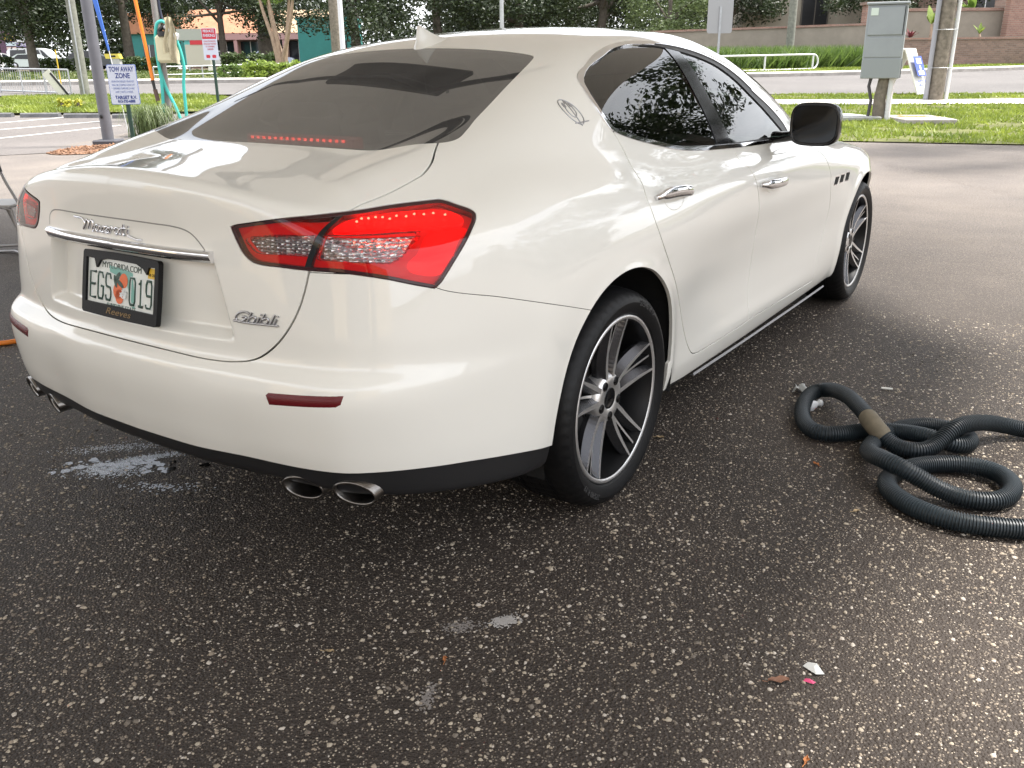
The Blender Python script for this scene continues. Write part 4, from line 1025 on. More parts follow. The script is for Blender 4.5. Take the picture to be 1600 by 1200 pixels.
def ground_mat(name, base, stone=None, amount=.0, sscale=120., rough=.85, noise=.3, nscale=.6, bump=.4, sunlit_dry=None):
    m = bpy.data.materials.new(name); m.use_nodes = True; t = m.node_tree; b = t.nodes['Principled BSDF']; b.inputs['Roughness'].default_value = rough; b.inputs['Specular IOR Level'].default_value = .22
    tc = t.nodes.new('ShaderNodeTexCoord'); L = t.links
    n = t.nodes.new('ShaderNodeTexNoise'); n.inputs['Scale'].default_value = nscale; n.inputs['Detail'].default_value = 10; n.inputs['Roughness'].default_value = .62; L.new(tc.outputs['Object'], n.inputs['Vector'])
    r = t.nodes.new('ShaderNodeValToRGB'); e = r.color_ramp.elements; e[0].position = .3; e[1].position = .72
    e[0].color = tuple(c*(1-noise) for c in base)+(1,); e[1].color = tuple(min(1, c*(1+noise)) for c in base)+(1,); L.new(n.outputs['Fac'], r.inputs[0]); col = r.outputs[0]
    n2 = t.nodes.new('ShaderNodeTexNoise'); n2.inputs['Scale'].default_value = 420; n2.inputs['Detail'].default_value = 3; L.new(tc.outputs['Object'], n2.inputs['Vector'])
    mm = t.nodes.new('ShaderNodeMixRGB'); mm.blend_type = 'MULTIPLY'; mm.inputs[0].default_value = .8; r2 = t.nodes.new('ShaderNodeValToRGB'); r2.color_ramp.elements[0].position = .35; r2.color_ramp.elements[1].position = .65; r2.color_ramp.elements[0].color = (.45, .45, .45, 1); r2.color_ramp.elements[1].color = (1.3, 1.3, 1.3, 1)
    L.new(n2.outputs['Fac'], r2.inputs[0]); L.new(col, mm.inputs[1]); L.new(r2.outputs[0], mm.inputs[2]); col = mm.outputs[0]
    if sunlit_dry:        # dry paving beyond the wet bay, with open daylight painted into its paler colour
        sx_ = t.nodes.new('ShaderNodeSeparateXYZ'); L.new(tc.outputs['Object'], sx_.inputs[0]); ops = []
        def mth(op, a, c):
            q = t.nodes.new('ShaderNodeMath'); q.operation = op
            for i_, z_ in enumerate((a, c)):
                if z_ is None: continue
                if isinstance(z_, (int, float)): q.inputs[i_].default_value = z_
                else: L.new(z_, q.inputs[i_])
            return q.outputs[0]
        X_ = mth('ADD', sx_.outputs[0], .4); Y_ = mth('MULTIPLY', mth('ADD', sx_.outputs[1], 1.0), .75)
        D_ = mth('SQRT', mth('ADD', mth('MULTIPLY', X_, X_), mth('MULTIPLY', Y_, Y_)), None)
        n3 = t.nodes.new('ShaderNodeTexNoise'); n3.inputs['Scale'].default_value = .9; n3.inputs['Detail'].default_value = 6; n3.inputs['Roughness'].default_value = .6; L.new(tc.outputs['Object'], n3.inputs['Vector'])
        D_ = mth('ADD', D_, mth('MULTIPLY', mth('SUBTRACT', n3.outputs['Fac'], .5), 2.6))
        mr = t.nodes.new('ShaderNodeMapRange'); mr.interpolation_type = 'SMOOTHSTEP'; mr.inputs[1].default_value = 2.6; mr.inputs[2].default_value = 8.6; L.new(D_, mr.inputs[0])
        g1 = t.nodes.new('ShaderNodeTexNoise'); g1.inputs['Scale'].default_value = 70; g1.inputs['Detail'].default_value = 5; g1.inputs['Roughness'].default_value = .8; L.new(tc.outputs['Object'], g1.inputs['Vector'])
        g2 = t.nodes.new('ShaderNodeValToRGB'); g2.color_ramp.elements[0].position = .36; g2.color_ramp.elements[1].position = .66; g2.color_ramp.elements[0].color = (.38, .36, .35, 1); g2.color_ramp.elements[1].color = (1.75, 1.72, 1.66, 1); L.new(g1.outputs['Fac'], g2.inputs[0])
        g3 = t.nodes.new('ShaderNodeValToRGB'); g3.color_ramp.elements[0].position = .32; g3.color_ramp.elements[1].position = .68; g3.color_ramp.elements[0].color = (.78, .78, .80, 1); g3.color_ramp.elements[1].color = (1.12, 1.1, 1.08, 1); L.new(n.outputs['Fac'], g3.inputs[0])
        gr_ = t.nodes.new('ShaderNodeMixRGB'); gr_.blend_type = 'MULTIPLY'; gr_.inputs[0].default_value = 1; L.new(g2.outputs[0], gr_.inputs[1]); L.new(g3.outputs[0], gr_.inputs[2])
        dm_ = t.nodes.new('ShaderNodeMixRGB'); L.new(mr.outputs[0], dm_.inputs[0]); L.new(col, dm_.inputs[1]); dc = t.nodes.new('ShaderNodeMixRGB'); dc.blend_type = 'MULTIPLY'; dc.inputs[0].default_value = .7; dc.inputs[1].default_value = (*sunlit_dry, 1); L.new(gr_.outputs[0], dc.inputs[2]); dc.inputs[0].default_value = 1; L.new(dc.outputs[0], dm_.inputs[2]); col = dm_.outputs[0]
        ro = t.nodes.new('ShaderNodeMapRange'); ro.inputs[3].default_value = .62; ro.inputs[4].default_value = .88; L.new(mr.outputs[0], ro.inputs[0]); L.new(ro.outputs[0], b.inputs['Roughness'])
    h = None
    if stone:
        v = t.nodes.new('ShaderNodeTexVoronoi'); v.inputs['Scale'].default_value = sscale; L.new(tc.outputs['Object'], v.inputs['Vector'])
        wv = t.nodes.new('ShaderNodeSeparateColor'); L.new(v.outputs['Color'], wv.inputs[0])
        c1 = t.nodes.new('ShaderNodeMath'); c1.operation = 'LESS_THAN'; c1.inputs[1].default_value = amount; L.new(wv.outputs[0], c1.inputs[0])
        c2 = t.nodes.new('ShaderNodeMapRange'); c2.inputs[1].default_value = .30; c2.inputs[2].default_value = .42; c2.inputs[3].default_value = 1; c2.inputs[4].default_value = 0; L.new(v.outputs['Distance'], c2.inputs[0])
        c3 = t.nodes.new('ShaderNodeMath'); c3.operation = 'MULTIPLY'; L.new(c1.outputs[0], c3.inputs[0]); L.new(c2.outputs[0], c3.inputs[1])
        sc = t.nodes.new('ShaderNodeValToRGB'); sc.color_ramp.elements[0].color = (*[c*.45 for c in stone], 1); sc.color_ramp.elements[1].color = (*stone, 1); L.new(wv.outputs[1], sc.inputs[0])
        ms = t.nodes.new('ShaderNodeMixRGB'); L.new(c3.outputs[0], ms.inputs[0]); L.new(col, ms.inputs[1]); L.new(sc.outputs[0], ms.inputs[2]); col = ms.outputs[0]; h = v.outputs['Distance']
    L.new(col, b.inputs['Base Color'])
    k = t.nodes.new('ShaderNodeBump'); k.inputs['Strength'].default_value = bump; k.inputs['Distance'].default_value = .006
    if h is not None: 
        k.invert = True; L.new(h, k.inputs['Height'])
    else: L.new(n2.outputs['Fac'], k.inputs['Height'])
    L.new(k.outputs[0], b.inputs['Normal'])
    return m
ASPH = ground_mat('lot_asphalt', (.052, .0415, .0345), (.29, .24, .19), .36, 150, .72, .32, .8, .9, sunlit_dry=(.180, .164, .153))
ROADM = ground_mat('road_asphalt', (.135, .125, .12), (.3, .29, .27), .3, 60, .8, .18, .25, .3)
LOTFAR = ground_mat('worn_asphalt', (.145, .130, .122), (.30, .27, .24), .3, 60, .8, .2, .3, .3)
CONC = mat('pale_concrete', (.46, .43, .39), .85, noise=.18, nscale=2.5, bump=.2, bscale=80)
SOIL = ground_mat('soil', (.10, .085, .05), None, rough=.95, noise=.4, nscale=1.2)
TURF = ground_mat('turf_soil', (.12, .125, .045), None, rough=.95, noise=.45, nscale=1.6)
MULCH = mat('mulch', (.16, .085, .05), .9, noise=.5, nscale=30)
WHITEP = mat('white_line', (.62, .60, .57), .7, noise=.25, nscale=9)
# one ground sheet out to the horizon
us = list(np.linspace(-40, 45, 44)); us = [-900, -400, -180, -90, -60]+us+[65, 100, 200, 450, 900]; ss = [-300, -60, -12, 0, 8, 14]+list(np.arange(16, 80, 1.5))+[90, 110, 150, 220, 400, 900]
b = MB(); n = len(ss); b.add([at(u, s, -.03) for u in us for s in ss], [(i*n+j, (i+1)*n+j, (i+1)*n+j+1, i*n+j+1) for i in range(len(us)-1) for j in range(n-1)], 0, True)
b.build('ground', SOIL, kind='structure')
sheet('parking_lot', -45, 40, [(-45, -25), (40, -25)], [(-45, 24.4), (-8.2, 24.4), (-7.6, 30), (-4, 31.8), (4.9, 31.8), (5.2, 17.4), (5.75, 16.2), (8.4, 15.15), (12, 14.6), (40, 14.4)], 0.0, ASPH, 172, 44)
near_c = [(-45, 32.6), (-10, 31.9), (5, 29.8), (16, 29.0), (45, 31)]; far_c = [(-45, 37.6), (-11, 39.5), (10.5, 40), (17, 41.6), (25, 45.3), (45, 54)]
sheet('road', -45, 45, near_c, far_c, .025, ROADM, 90, 16)
sheet('worn_lot_surface', -45, -6.3, [(-45, 9), (-14, 11), (-6.3, 16.0)], [(-45, 24.3), (-8.2, 24.3), (-6.3, 24.3)], .008, LOTFAR, 40, 20)
def turf(name, u0, u1, lo, hi, off, n, hgt, label_m, seed, wid=.012, nu=50):
    o = sheet(name+'_bed', u0, u1, lo, hi, off, TURF, nu, 12)
    r = np.random.default_rng(seed); u = r.uniform(u0, u1, n); L = np.interp(u, [p[0] for p in lo], [p[1] for p in lo]); H = np.interp(u, [p[0] for p in hi], [p[1] for p in hi])
    s = L+(H-L)*r.uniform(0, 1, n)**1.0; z = tz(s)+off
    keep = (np.sin(u*1.7+s*2.3)+np.sin(u*.6-s*1.1)+1.3*np.sin(u*3.9+1)*np.sin(s*3.1+u)+r.normal(0, .6, n)) > -.95
    u, s, z = u[keep], s[keep], z[keep]; n = len(u)
    base = np.array([CAM[0], CAM[1], 0])+u[:, None]*np.array(UV)+s[:, None]*np.array(SV); base[:, 2] = z
    a = r.uniform(0, 2*PI, n); w = wid*r.uniform(.7, 1.6, n)*(1+s/30); hh = hgt*r.uniform(.4, 1.3, n); ln = r.normal(0, .5, (n, 2))*hh[:, None]
    d = np.stack([np.cos(a), np.sin(a), a*0], 1)*w[:, None]
    tip = base.copy(); tip[:, :2] += ln; tip[:, 2] += hh
    V = np.concatenate([base-d, base+d, tip]); T = np.stack([np.arange(n), np.arange(n)+n, np.arange(n)+2*n], 1)
    return link(name, np_mesh(name, V, T), label_m, kind='stuff')
def leaf_mat(name, a, b_, sc=1.2, trans=.35, rough=.5):
    m = bpy.data.materials.new(name); m.use_nodes = True; t = m.node_tree; b = t.nodes['Principled BSDF']; L = t.links; out = t.nodes['Material Output']
    tc = t.nodes.new('ShaderNodeTexCoord'); n = t.nodes.new('ShaderNodeTexNoise'); n.inputs['Scale'].default_value = sc; n.inputs['Detail'].default_value = 8; n.inputs['Roughness'].default_value = .75; L.new(tc.outputs['Object'], n.inputs['Vector'])
    r = t.nodes.new('ShaderNodeValToRGB'); r.color_ramp.elements[0].position = .33; r.color_ramp.elements[1].position = .68; r.color_ramp.elements[0].color = (*a, 1); r.color_ramp.elements[1].color = (*b_, 1); L.new(n.outputs['Fac'], r.inputs[0]); L.new(r.outputs[0], b.inputs['Base Color'])
    b.inputs['Roughness'].default_value = rough
    tr = t.nodes.new('ShaderNodeBsdfTranslucent'); mx = t.nodes.new('ShaderNodeMixShader'); mx.inputs[0].default_value = trans; L.new(r.outputs[0], tr.inputs[0]); L.new(b.outputs[0], mx.inputs[1]); L.new(tr.outputs[0], mx.inputs[2]); L.new(mx.outputs[0], out.inputs[0])
    return m
GRASS = leaf_mat('grass_blades', (.10, .15, .02), (.34, .40, .07), .55, .4)
GRASS2 = leaf_mat('tall_grass_blades', (.05, .10, .02), (.17, .24, .06), 1.5, .4)
turf('verge_grass', 5.3, 18, [(5.3, 17.5), (5.75, 15.9), (8.4, 14.85), (12, 14.3), (18, 14.0)], [(5.3, 25.4), (18, 24.4)], .02, 34000, .075, GRASS, 1)
turf('kerbside_grass', 5.5, 22, [(5.5, 27.4), (13, 26.5), (22, 26.4)], [(5.5, 29.6), (16, 28.8), (22, 29.2)], .02, 12000, .07, GRASS, 2)
sheet('sidewalk', 4.6, 40, [(4.6, 25.4), (18, 24.4), (40, 24)], [(4.6, 27.4), (13, 26.5), (40, 26.4)], .045, CONC, 60, 6)
turf('mound_grass', -17.0, -7.2, [(-17.0, 24.9), (-7.2, 24.9)], [(-17.0, 31.6), (-15, 31.9), (-10.3, 31.5), (-8.8, 29.5), (-7.2, 25.6)], .03, 26000, .09, GRASS, 3)
turf('far_verge_grass', 10, 40, [(10, 41.5), (17, 43.0), (25, 46.6), (40, 54)], [(10, 47), (20, 50), (28, 52.5), (40, 60)], .06, 26000, .10, GRASS, 4, .02)
turf('far_left_verge', -45, 6, [(-45, 39.3), (-11, 41.2), (6, 41.5)], [(-45, 60), (6, 58)], .05, 22000, .09, leaf_mat('shaded_grass', (.05, .085, .02), (.13, .17, .045), 1.2), 5, .02)
turf('tall_grass', 9.0, 19.5, [(9, 46.2), (14.6, 47.6), (19.5, 50)], [(9, 52), (19.5, 53)], .05, 16000, .95, GRASS2, 6, .022)
# kerbs
def kerb(name, line, off, w, h, m, label):
    b = MB(); pts = [at(u, s, 0) for u, s in line]; q = [at(u, s+w, 0) for u, s in line]; n = len(pts); z = Vector((0, 0, 1))
    b.add([p+z*.0 for p in pts]+[p+z*h for p in pts]+[p+z*h for p in q], [(r*n+i, r*n+i+1, (r+1)*n+i+1, (r+1)*n+i) for r in range(2) for i in range(n-1)])
    return b.build(name, m, kind='structure')
fk = [(u, float(np.interp(u, [p[0] for p in far_c], [p[1] for p in far_c]))) for u in np.linspace(-45, 45, 60)]
kerb('far_kerb', fk, 0, .25, .16, mat('kerb_concrete', (.30, .28, .26), .85, noise=.3, nscale=3), '')
sheet('far_sidewalk', -45, 45, [(u, s+.25) for u, s in fk], [(u, s+1.7) for u, s in fk], .165, CONC, 90, 4)
# parking bay stripes on the left
for (a, c) in (((-10.4, 17.9), (-9.0, 21.2)), ((-13.2, 20.6), (-11.2, 24.0)), ((-12.4, 18.8), (-9.9, 22.4))):
    b = MB(); d = Vector((c[0]-a[0], c[1]-a[1])).normalized(); nx, ny = -d.y*.06, d.x*.06; vs = []
    for k in range(13):
        t = k/12; u, s = a[0]+(c[0]-a[0])*t, a[1]+(c[1]-a[1])*t; vs += [at(u+nx, s+ny, .014), at(u-nx, s-ny, .014)]
    b.add(vs, [(2*k, 2*k+1, 2*k+3, 2*k+2) for k in range(12)]); b.build('bay_stripe', WHITEP, kind='structure')
# wheel stops
STOP = mat('stop_concrete', (.11, .11, .115), .85, noise=.35, nscale=6)
def wheel_stop(u, s, L, lab):
    b = MB(); pr = [(-.09, 0), (.09, 0), (.075, .10), (.04, .125), (-.04, .125), (-.075, .10)]
    b.prism(pr, (-L/2, 0, 0), (0, 1, 0), (0, 0, 1), (L, 0, 0)); o = b.build('wheel_stop', STOP, label=lab, cat='wheel stop', group='wheel stops along the grass edge')
    o.location = at(u, s, -.01); o.rotation_euler = (0, 0, RZ+rnd.uniform(-.03, .03)); return o
for u, s, L, lab in ((-13.35, 23.9, .9, 'dark concrete wheel stop cut off at the left edge of the picture'), (-12.1, 23.75, 1.0, 'long dark wheel stop between two others on the left lot edge'), (-11.05, 23.5, .62, 'short wheel stop just left of the leaning grey pole'),
                     (-10.5, 23.45, .48, 'small wheel stop half hidden behind the leaning grey pole'), (-9.72, 23.2, .55, 'lone wheel stop right behind the tow away sign')): wheel_stop(u, s, L, lab)
# mulch island
b = MB(); r_ = np.random.default_rng(8)
cen = at(-7.12, 15.7)
def isl(a, k): return cen+UV*(.62*k*math.cos(a))+SV*(.95*k*math.sin(a)+.2*k*math.cos(a))
b.add([cen+Vector((0, 0, .05))]+[isl(a, 1)+Vector((0, 0, .012)) for a in np.linspace(0, 2*PI, 40, endpoint=False)], [(0, 1+i, 1+(i+1) % 40) for i in range(40)], 0, True); b.build('mulch_bed', MULCH, kind='structure')
b = MB()
for k in range(520):
    a, q = r_.uniform(0, 2*PI), math.sqrt(r_.uniform(0, 1)); p = isl(a, q); p.z = .055*(1-q)+.014
    b.box(p, (r_.uniform(.03, .11), r_.uniform(.012, .03), .008), r_.uniform(0, 6.3), r_.normal(0, .35), r_.normal(0, .35))
b.build('mulch_chips', mat('mulch_chips', (.22, .12, .07), .9, noise=.6, nscale=9), kind='stuff')

# ---------------------------------------------------------------- exposed stones in the near asphalt
def stones():
    r = np.random.default_rng(11); n = 250000
    x = r.uniform(-3.0, 4.2, n); y = r.uniform(-1.75, 4.4, n)
    d = np.hypot(x-CAM[0], y-CAM[1]); P = np.stack([x, y, 0*x], 1)-CAM; zc = P @ cf; px = 800+FL*(P @ cr)/zc; py = 600-FL*(P @ cu)/zc
    k = (zc > .5) & (px > -260) & (px < 2050) & (py < 1450) & (d < 5.2)
    k &= r.uniform(0, 1, n) < np.clip(1.25-d*.16, .25, 1)
    x, y, d = x[k], y[k], d[k]; n = len(x)
    cl = np.sin(x*3.1+1)*np.sin(y*2.7)+np.sin(x*7.3)*np.sin(y*6.1+2)*.6
    R_ = .00115+.00165*r.gamma(1.4, .70, n)*np.clip(1+.2*cl, .6, 1.5); R_ = np.clip(R_, .0010, .0080)
    m = 6; ang = r.uniform(0, 2*PI, n)[:, None]+2*PI*np.arange(m)/m+r.normal(0, .22, (n, m))
    rad = R_[:, None]*r.uniform(.7, 1.2, (n, m)); asp = r.uniform(.6, 1, n)[:, None]; rot = r.uniform(0, PI, n)
    lx = rad*np.cos(ang); ly = rad*np.sin(ang)*asp; c, s = np.cos(rot)[:, None], np.sin(rot)[:, None]
    X = x[:, None]+lx*c-ly*s; Y = y[:, None]+lx*s+ly*c
    h = R_*r.uniform(.25, .52, n)
    base = np.stack([X, Y, np.full((n, m), .0)], 2)
    topr = np.stack([x[:, None]+(X-x[:, None])*.66, y[:, None]+(Y-y[:, None])*.66, np.repeat(h[:, None], m, 1)*r.uniform(.75, 1.15, (n, m))], 2)
    topc = np.stack([x, y, h*1.12], 1)[:, None, :]
    V = np.concatenate([base, topr, topc], 1); o = (2*m+1)*np.arange(n)[:, None, None]
    i = np.arange(m); j = (i+1) % m
    F = np.concatenate([np.stack([i, j, m+j], 1), np.stack([i, m+j, m+i], 1), np.stack([m+i, m+j, np.full(m, 2*m)], 1)])
    T = (F[None]+o).reshape(-1, 3)
    me = np_mesh('asphalt_stones', V.reshape(-1, 3), T)
    mi = np.repeat(r.choice(5, n, p=[.26, .24, .20, .12, .18]), len(F)).astype(np.int32); me.polygons.foreach_set('material_index', mi)
    cols = [(.40, .345, .27), (.29, .24, .185), (.17, .145, .12), (.47, .42, .36), (.065, .056, .049)]
    o_ = link('asphalt_stones', me, [mat('stone_%s' % nm, c, .9, spec=.15, noise=.3, nscale=300) for nm, c in zip(('cream', 'tan', 'brown', 'pale', 'dark'), cols)], kind='stuff')
    return n
print('stones', stones())
# chalky stains and suds, thin irregular crusts on the ground
def stain(name, x, y, rx, ry, rot, n, m, seed, size=.006):
    r = np.random.default_rng(seed); a = r.normal(0, .42, n)*rx; c = r.normal(0, .42, n)*ry
    X = x+a*math.cos(rot)-c*math.sin(rot); Y = y+a*math.sin(rot)+c*math.cos(rot); V = []; T = []
    k = np.arange(5); an = r.uniform(0, 2*PI, n)[:, None]+2*PI*k/5+r.normal(0, .3, (n, 5)); rr = size*r.uniform(.3, 1.3, n)[:, None]*r.uniform(.6, 1.3, (n, 5))
    ring = np.stack([X[:, None]+rr*np.cos(an), Y[:, None]+rr*np.sin(an), np.full((n, 5), .0008)], 2); cen_ = np.stack([X, Y, r.uniform(.0012, .003, n)], 1)[:, None]
    V = np.concatenate([ring, cen_], 1).reshape(-1, 3); F = np.stack([k, (k+1) % 5, np.full(5, 5)], 1); T = (F[None]+6*np.arange(n)[:, None, None]).reshape(-1, 3)
    return link(name, np_mesh(name, V, T), m, kind='stuff')
CHALK = mat('chalk_crust', (.36, .34, .32), .9); SUDS = mat('soap_suds', (.62, .66, .72), .35)
stain('chalk_stain', 1.022, -.73, .045, .022, .9, 420, CHALK, 1, .0035); stain('faint_stain', .944, -.81, .06, .03, .8, 160, mat('faint_chalk', (.20, .18, .165), .9), 2, .0035); stain('faint_stain', 1.036, -1.06, .018, .05, .5, 160, mat('faint_chalk', (.20, .18, .165), .9), 3, .0035)
stain('soap_suds', -.62, -.74, .16, .07, .6, 900, SUDS, 4, .0032); stain('soap_suds', -.60, -.60, .16, .03, .9, 800, SUDS, 5, .003); stain('soap_suds', -.78, -.62, .22, .05, .75, 600, SUDS, 6, .0025)
def puddle(x, y, rx, ry, rot, n, seed):
    r = np.random.default_rng(seed); b = MB()
    for i in range(n):
        a, c = r.normal(0, .45)*rx, r.normal(0, .45)*ry; X, Y = x+a*math.cos(rot)-c*math.sin(rot), y+a*math.sin(rot)+c*math.cos(rot); q = r.uniform(.006, .024)
        b.add([(X+q*r.uniform(.6, 1.2)*math.cos(t), Y+q*r.uniform(.6, 1.2)*math.sin(t)*.8, .0007+.000012*i) for t in np.linspace(0, 2*PI, 12, endpoint=False)], [tuple(range(12))])
    return b.build('wet_patch', mat('water_film', (.012, .011, .010), .06, spec=.6), kind='structure')
puddle(-.64, -.71, .24, .07, .6, 70, 21)
stain('soap_suds', -.35, -.72, .18, .04, .5, 160, SUDS, 7, .004)

# ---------------------------------------------------------------- canopy over the bay (its underside shows in the paint and glass)
CEIL = leaf_mat('canopy_fabric', (.66, .64, .605), (.74, .72, .68), .8, .30, .7); STEEL = mat('canopy_steel', (.30, .30, .31), .5, .3)
cn = thing('bay_canopy', 'cream flat canopy on steel posts over the parked car, mirrored in its rear window', 'canopy', (0, 0, 0))
b = MB(); b.prism([(-6.3, -5), (2.95, -5), (2.95, 3.3), (1.3, 4.7), (-2.6, 6.8), (-6.3, 7.8)], (0, 0, 3.34), (1, 0, 0), (0, 1, 0), (0, 0, .16)); b.build('roof_deck', CEIL, cn)
for yy in (-4.6, -2.2):
    b = MB(); b.box((-1.67, yy, 3.237), (9.1, .14, .20)); b.build('cross_beam', CEIL, cn)
for (x, y) in ((-6.15, -4.7), (2.8, -4.7), (-6.15, .3)):
    b = MB(); b.box((x, y, 1.67), (.18, .18, 3.34)); b.build('post', STEEL, cn)
hl = thing('hanging_lamp_panel', 'long dark lamp tray hung under the canopy, mirrored in the rear window', 'lamp', (-2.3, 2.2, 3.12))
hl.rotation_euler = (0, 0, math.atan2(-.69, 1.86))
b = MB(); b.bbox((0, 0, 0), (1.95, .34, .09), .02); b.build('lamp_tray', mat('tray_dark', (.03, .03, .03), .5), hl)
for x in (-.8, .8):
    b = MB(); b.tube([(x, 0, .04), (x, 0, .22)], .012, 8); b.build('hanger', STEEL, hl)
b = MB(); b.tube([(-6.4, 3.8, 3.2), (-5, 3.3, 3.08), (-3.95, 2.72, 3.06), (-3.2, 2.45, 3.1), (-2.3, 2.15, 3.05), (-1.5, 1.72, 3.05), (-1.0, 1.85, 3.12), (-.4, 2.1, 3.3)], .035, 8); b.build('hanging_cable', BLACKP, label='dark sagging supply hose slung beneath the cream canopy', cat='hose')
# pale rendered wall of the wash building behind the photographer
wb = thing('wash_building', 'long cream rendered wall of the wash building behind the bay', 'building', (0, 0, 0))
b = MB(); b.box((-1, -11.5, 1.9), (24, .3, 3.8)); b.build('wall', mat('cream_render', (.68, .55, .38), .85, noise=.1, nscale=2), wb)
for x in (-7, -1.5, 4):
    b = MB(); b.box((x, -11.33, 1.4), (3.4, .06, 2.8)); b.build('bay_door', mat('bay_door_grey', (.16, .17, .18), .5), wb)

# ---------------------------------------------------------------- trees
SHOPG_ = mat('office_glass', (.02, .024, .03), .06)
BARK = mat('oak_bark', (.10, .085, .07), .95, noise=.35, nscale=6, bump=.6, bscale=14)
def foliage(name, clumps, n, size, m, parent, seed, flat=.55):
    r = np.random.default_rng(seed); c = np.array([q[:3] for q in clumps]); R_ = np.array([q[3] for q in clumps])
    k = r.choice(len(c), n, p=R_**2/(R_**2).sum()); d = r.normal(0, 1, (n, 3)); d /= np.linalg.norm(d, axis=1)[:, None]
    rad = R_[k]*r.uniform(0, 1, n)**.33*(1+.18*r.normal(0, 1, n)); P = c[k]+d*rad[:, None]*[1, 1, flat+.2]
    a = r.normal(0, 1, (n, 3)); a[:, 2] *= .6; a /= np.linalg.norm(a, axis=1)[:, None]; b_ = np.cross(a, r.normal(0, 1, (n, 3))); b_ /= np.linalg.norm(b_, axis=1)[:, None]
    s = size*r.uniform(.5, 1.4, n)[:, None]
    V = np.concatenate([P-a*s, P+b_*s*.5, P+a*s, P-b_*s*.5]); i = np.arange(n); Q = np.stack([i, i+n, i+2*n, i+3*n], 1)
    return link(name, np_mesh(name, V, Q), m, parent)
def tree(u, s, h, R_, n, size, m, label, seed, trunk_r=.25, zlow=.35, kind='oak_tree', group=None, nclump=16, bark=BARK, world=None, cr=(.24, .42)):
    p = Vector(world) if world else at(u, s); rr = random.Random(seed); t = thing(kind, label, 'tree', p, 0, group)
    cl = []
    for i in range(nclump):
        a = 2*PI*i/nclump*2.4+rr.uniform(-.4, .4); q = rr.uniform(.15, 1)**.6; cl.append((R_*.78*q*math.cos(a), R_*.78*q*math.sin(a), h*(zlow+(1-zlow)*rr.uniform(.05, .95)*(1-.35*q*q)), R_*rr.uniform(*cr)))
    foliage('crown', cl, n, size, m, t, seed)
    b = MB(); b.tube([(0, 0, -.2), (.05*h*rr.uniform(-.5, .5)*.2, 0, h*.18), (rr.uniform(-.2, .2), rr.uniform(-.2, .2), h*.42), (rr.uniform(-.3, .3), rr.uniform(-.3, .3), h*.72)], [trunk_r*1.25, trunk_r, trunk_r*.75, trunk_r*.25], 9); b.build('trunk', bark, t)
    for c in cl[:7]:
        b = MB(); z0 = h*rr.uniform(.28, .45); b.tube([(0, 0, z0), (c[0]*.45, c[1]*.45, z0+(c[2]-z0)*.6), (c[0], c[1], c[2])], [trunk_r*.5, trunk_r*.32, trunk_r*.1], 7); b.build('limb', bark, t)
    return t
OAK = leaf_mat('oak_leaves', (.012, .022, .009), (.045, .065, .022), .9, .25)
OAK2 = leaf_mat('oak_leaves_pale', (.020, .033, .014), (.07, .095, .035), .9, .3)
CRAPE = leaf_mat('crape_leaves', (.09, .16, .03), (.22, .32, .06), 1.5, .4)
HEDGE = leaf_mat('hedge_leaves', (.03, .055, .015), (.09, .13, .035), 2., .25)
LIME = leaf_mat('lime_leaves', (.12, .19, .03), (.30, .38, .07), 2.5, .4)
G_ = 'oaks along the far side of the road'
tree(-33, 60, 9.5, 5.2, 15000, .11, OAK2, 'broad pale oak at the far left behind the railing', 21, .28, .26, group=G_)
tree(-29.4, 58, 9, 4.0, 12000, .11, OAK, 'oak with its trunk between the white van and the wood utility pole', 22, .26, .28, group=G_)
tree(-24.6, 61, 10, 4.6, 15000, .11, OAK, 'dark oak whose trunk stands behind the tow away sign', 23, .3, .26, group=G_)
tree(-19.4, 64, 10, 4.8, 15000, .11, OAK, 'dark oak above the private parking sign', 24, .22, .26, group=G_)
tree(-17.0, 66, 11, 4.2, 8000, .11, OAK2, 'thick bare trunked oak right of the private parking sign', 25, .5, .5, group=G_)
tree(-11.0, 68, 11, 5.6, 17000, .12, OAK, 'dense dark oak between the crape myrtle and the wooden pole', 26, .35, .24, group=G_)
tree(-5.2, 70, 11, 5.8, 17000, .12, OAK, 'dense dark oak above the roof antenna of the car', 27, .35, .24, group=G_)
tree(.8, 70, 11, 5.8, 17000, .12, OAK, 'dense dark oak behind the thin grey lamp post', 28, .35, .24, group=G_)
tree(6.6, 68, 10, 5.2, 17000, .12, OAK2, 'grey green oak just left of the small round tree', 29, .35, .24, group=G_)
tree(10.6, 62, 7.2, 3.4, 13000, .09, leaf_mat('laurel_leaves', (.06, .095, .03), (.16, .20, .08), 1.2, .3), 'rounded pale green tree over the stucco wall, left of the road sign back', 30, .2, .22, 'laurel_tree')
tree(15.4, 66, 9, 4.0, 12000, .11, OAK, 'dark tree behind the stucco wall and the tall wooden pole', 31, .25, .22)
tree(23.6, 62, 8, 3.6, 13000, .10, OAK, 'dark rounded tree between the beige house and the brick pier', 32, .2, .25)
tree(28.5, 66, 9, 4.0, 9000, .11, OAK, 'dark tree behind the brick wall on the right', 33, .25, .3)
# woods beyond
r_ = np.random.default_rng(40); cl = [tuple(at(u, 118+r_.uniform(-8, 8), r_.uniform(.5, 11)))+(r_.uniform(2.5, 5),) for u in np.linspace(-95, 75, 260)]
foliage('far_woods', cl, 130000, .30, OAK, None, 41); tag(bpy.data.objects['far_woods'], kind='stuff')
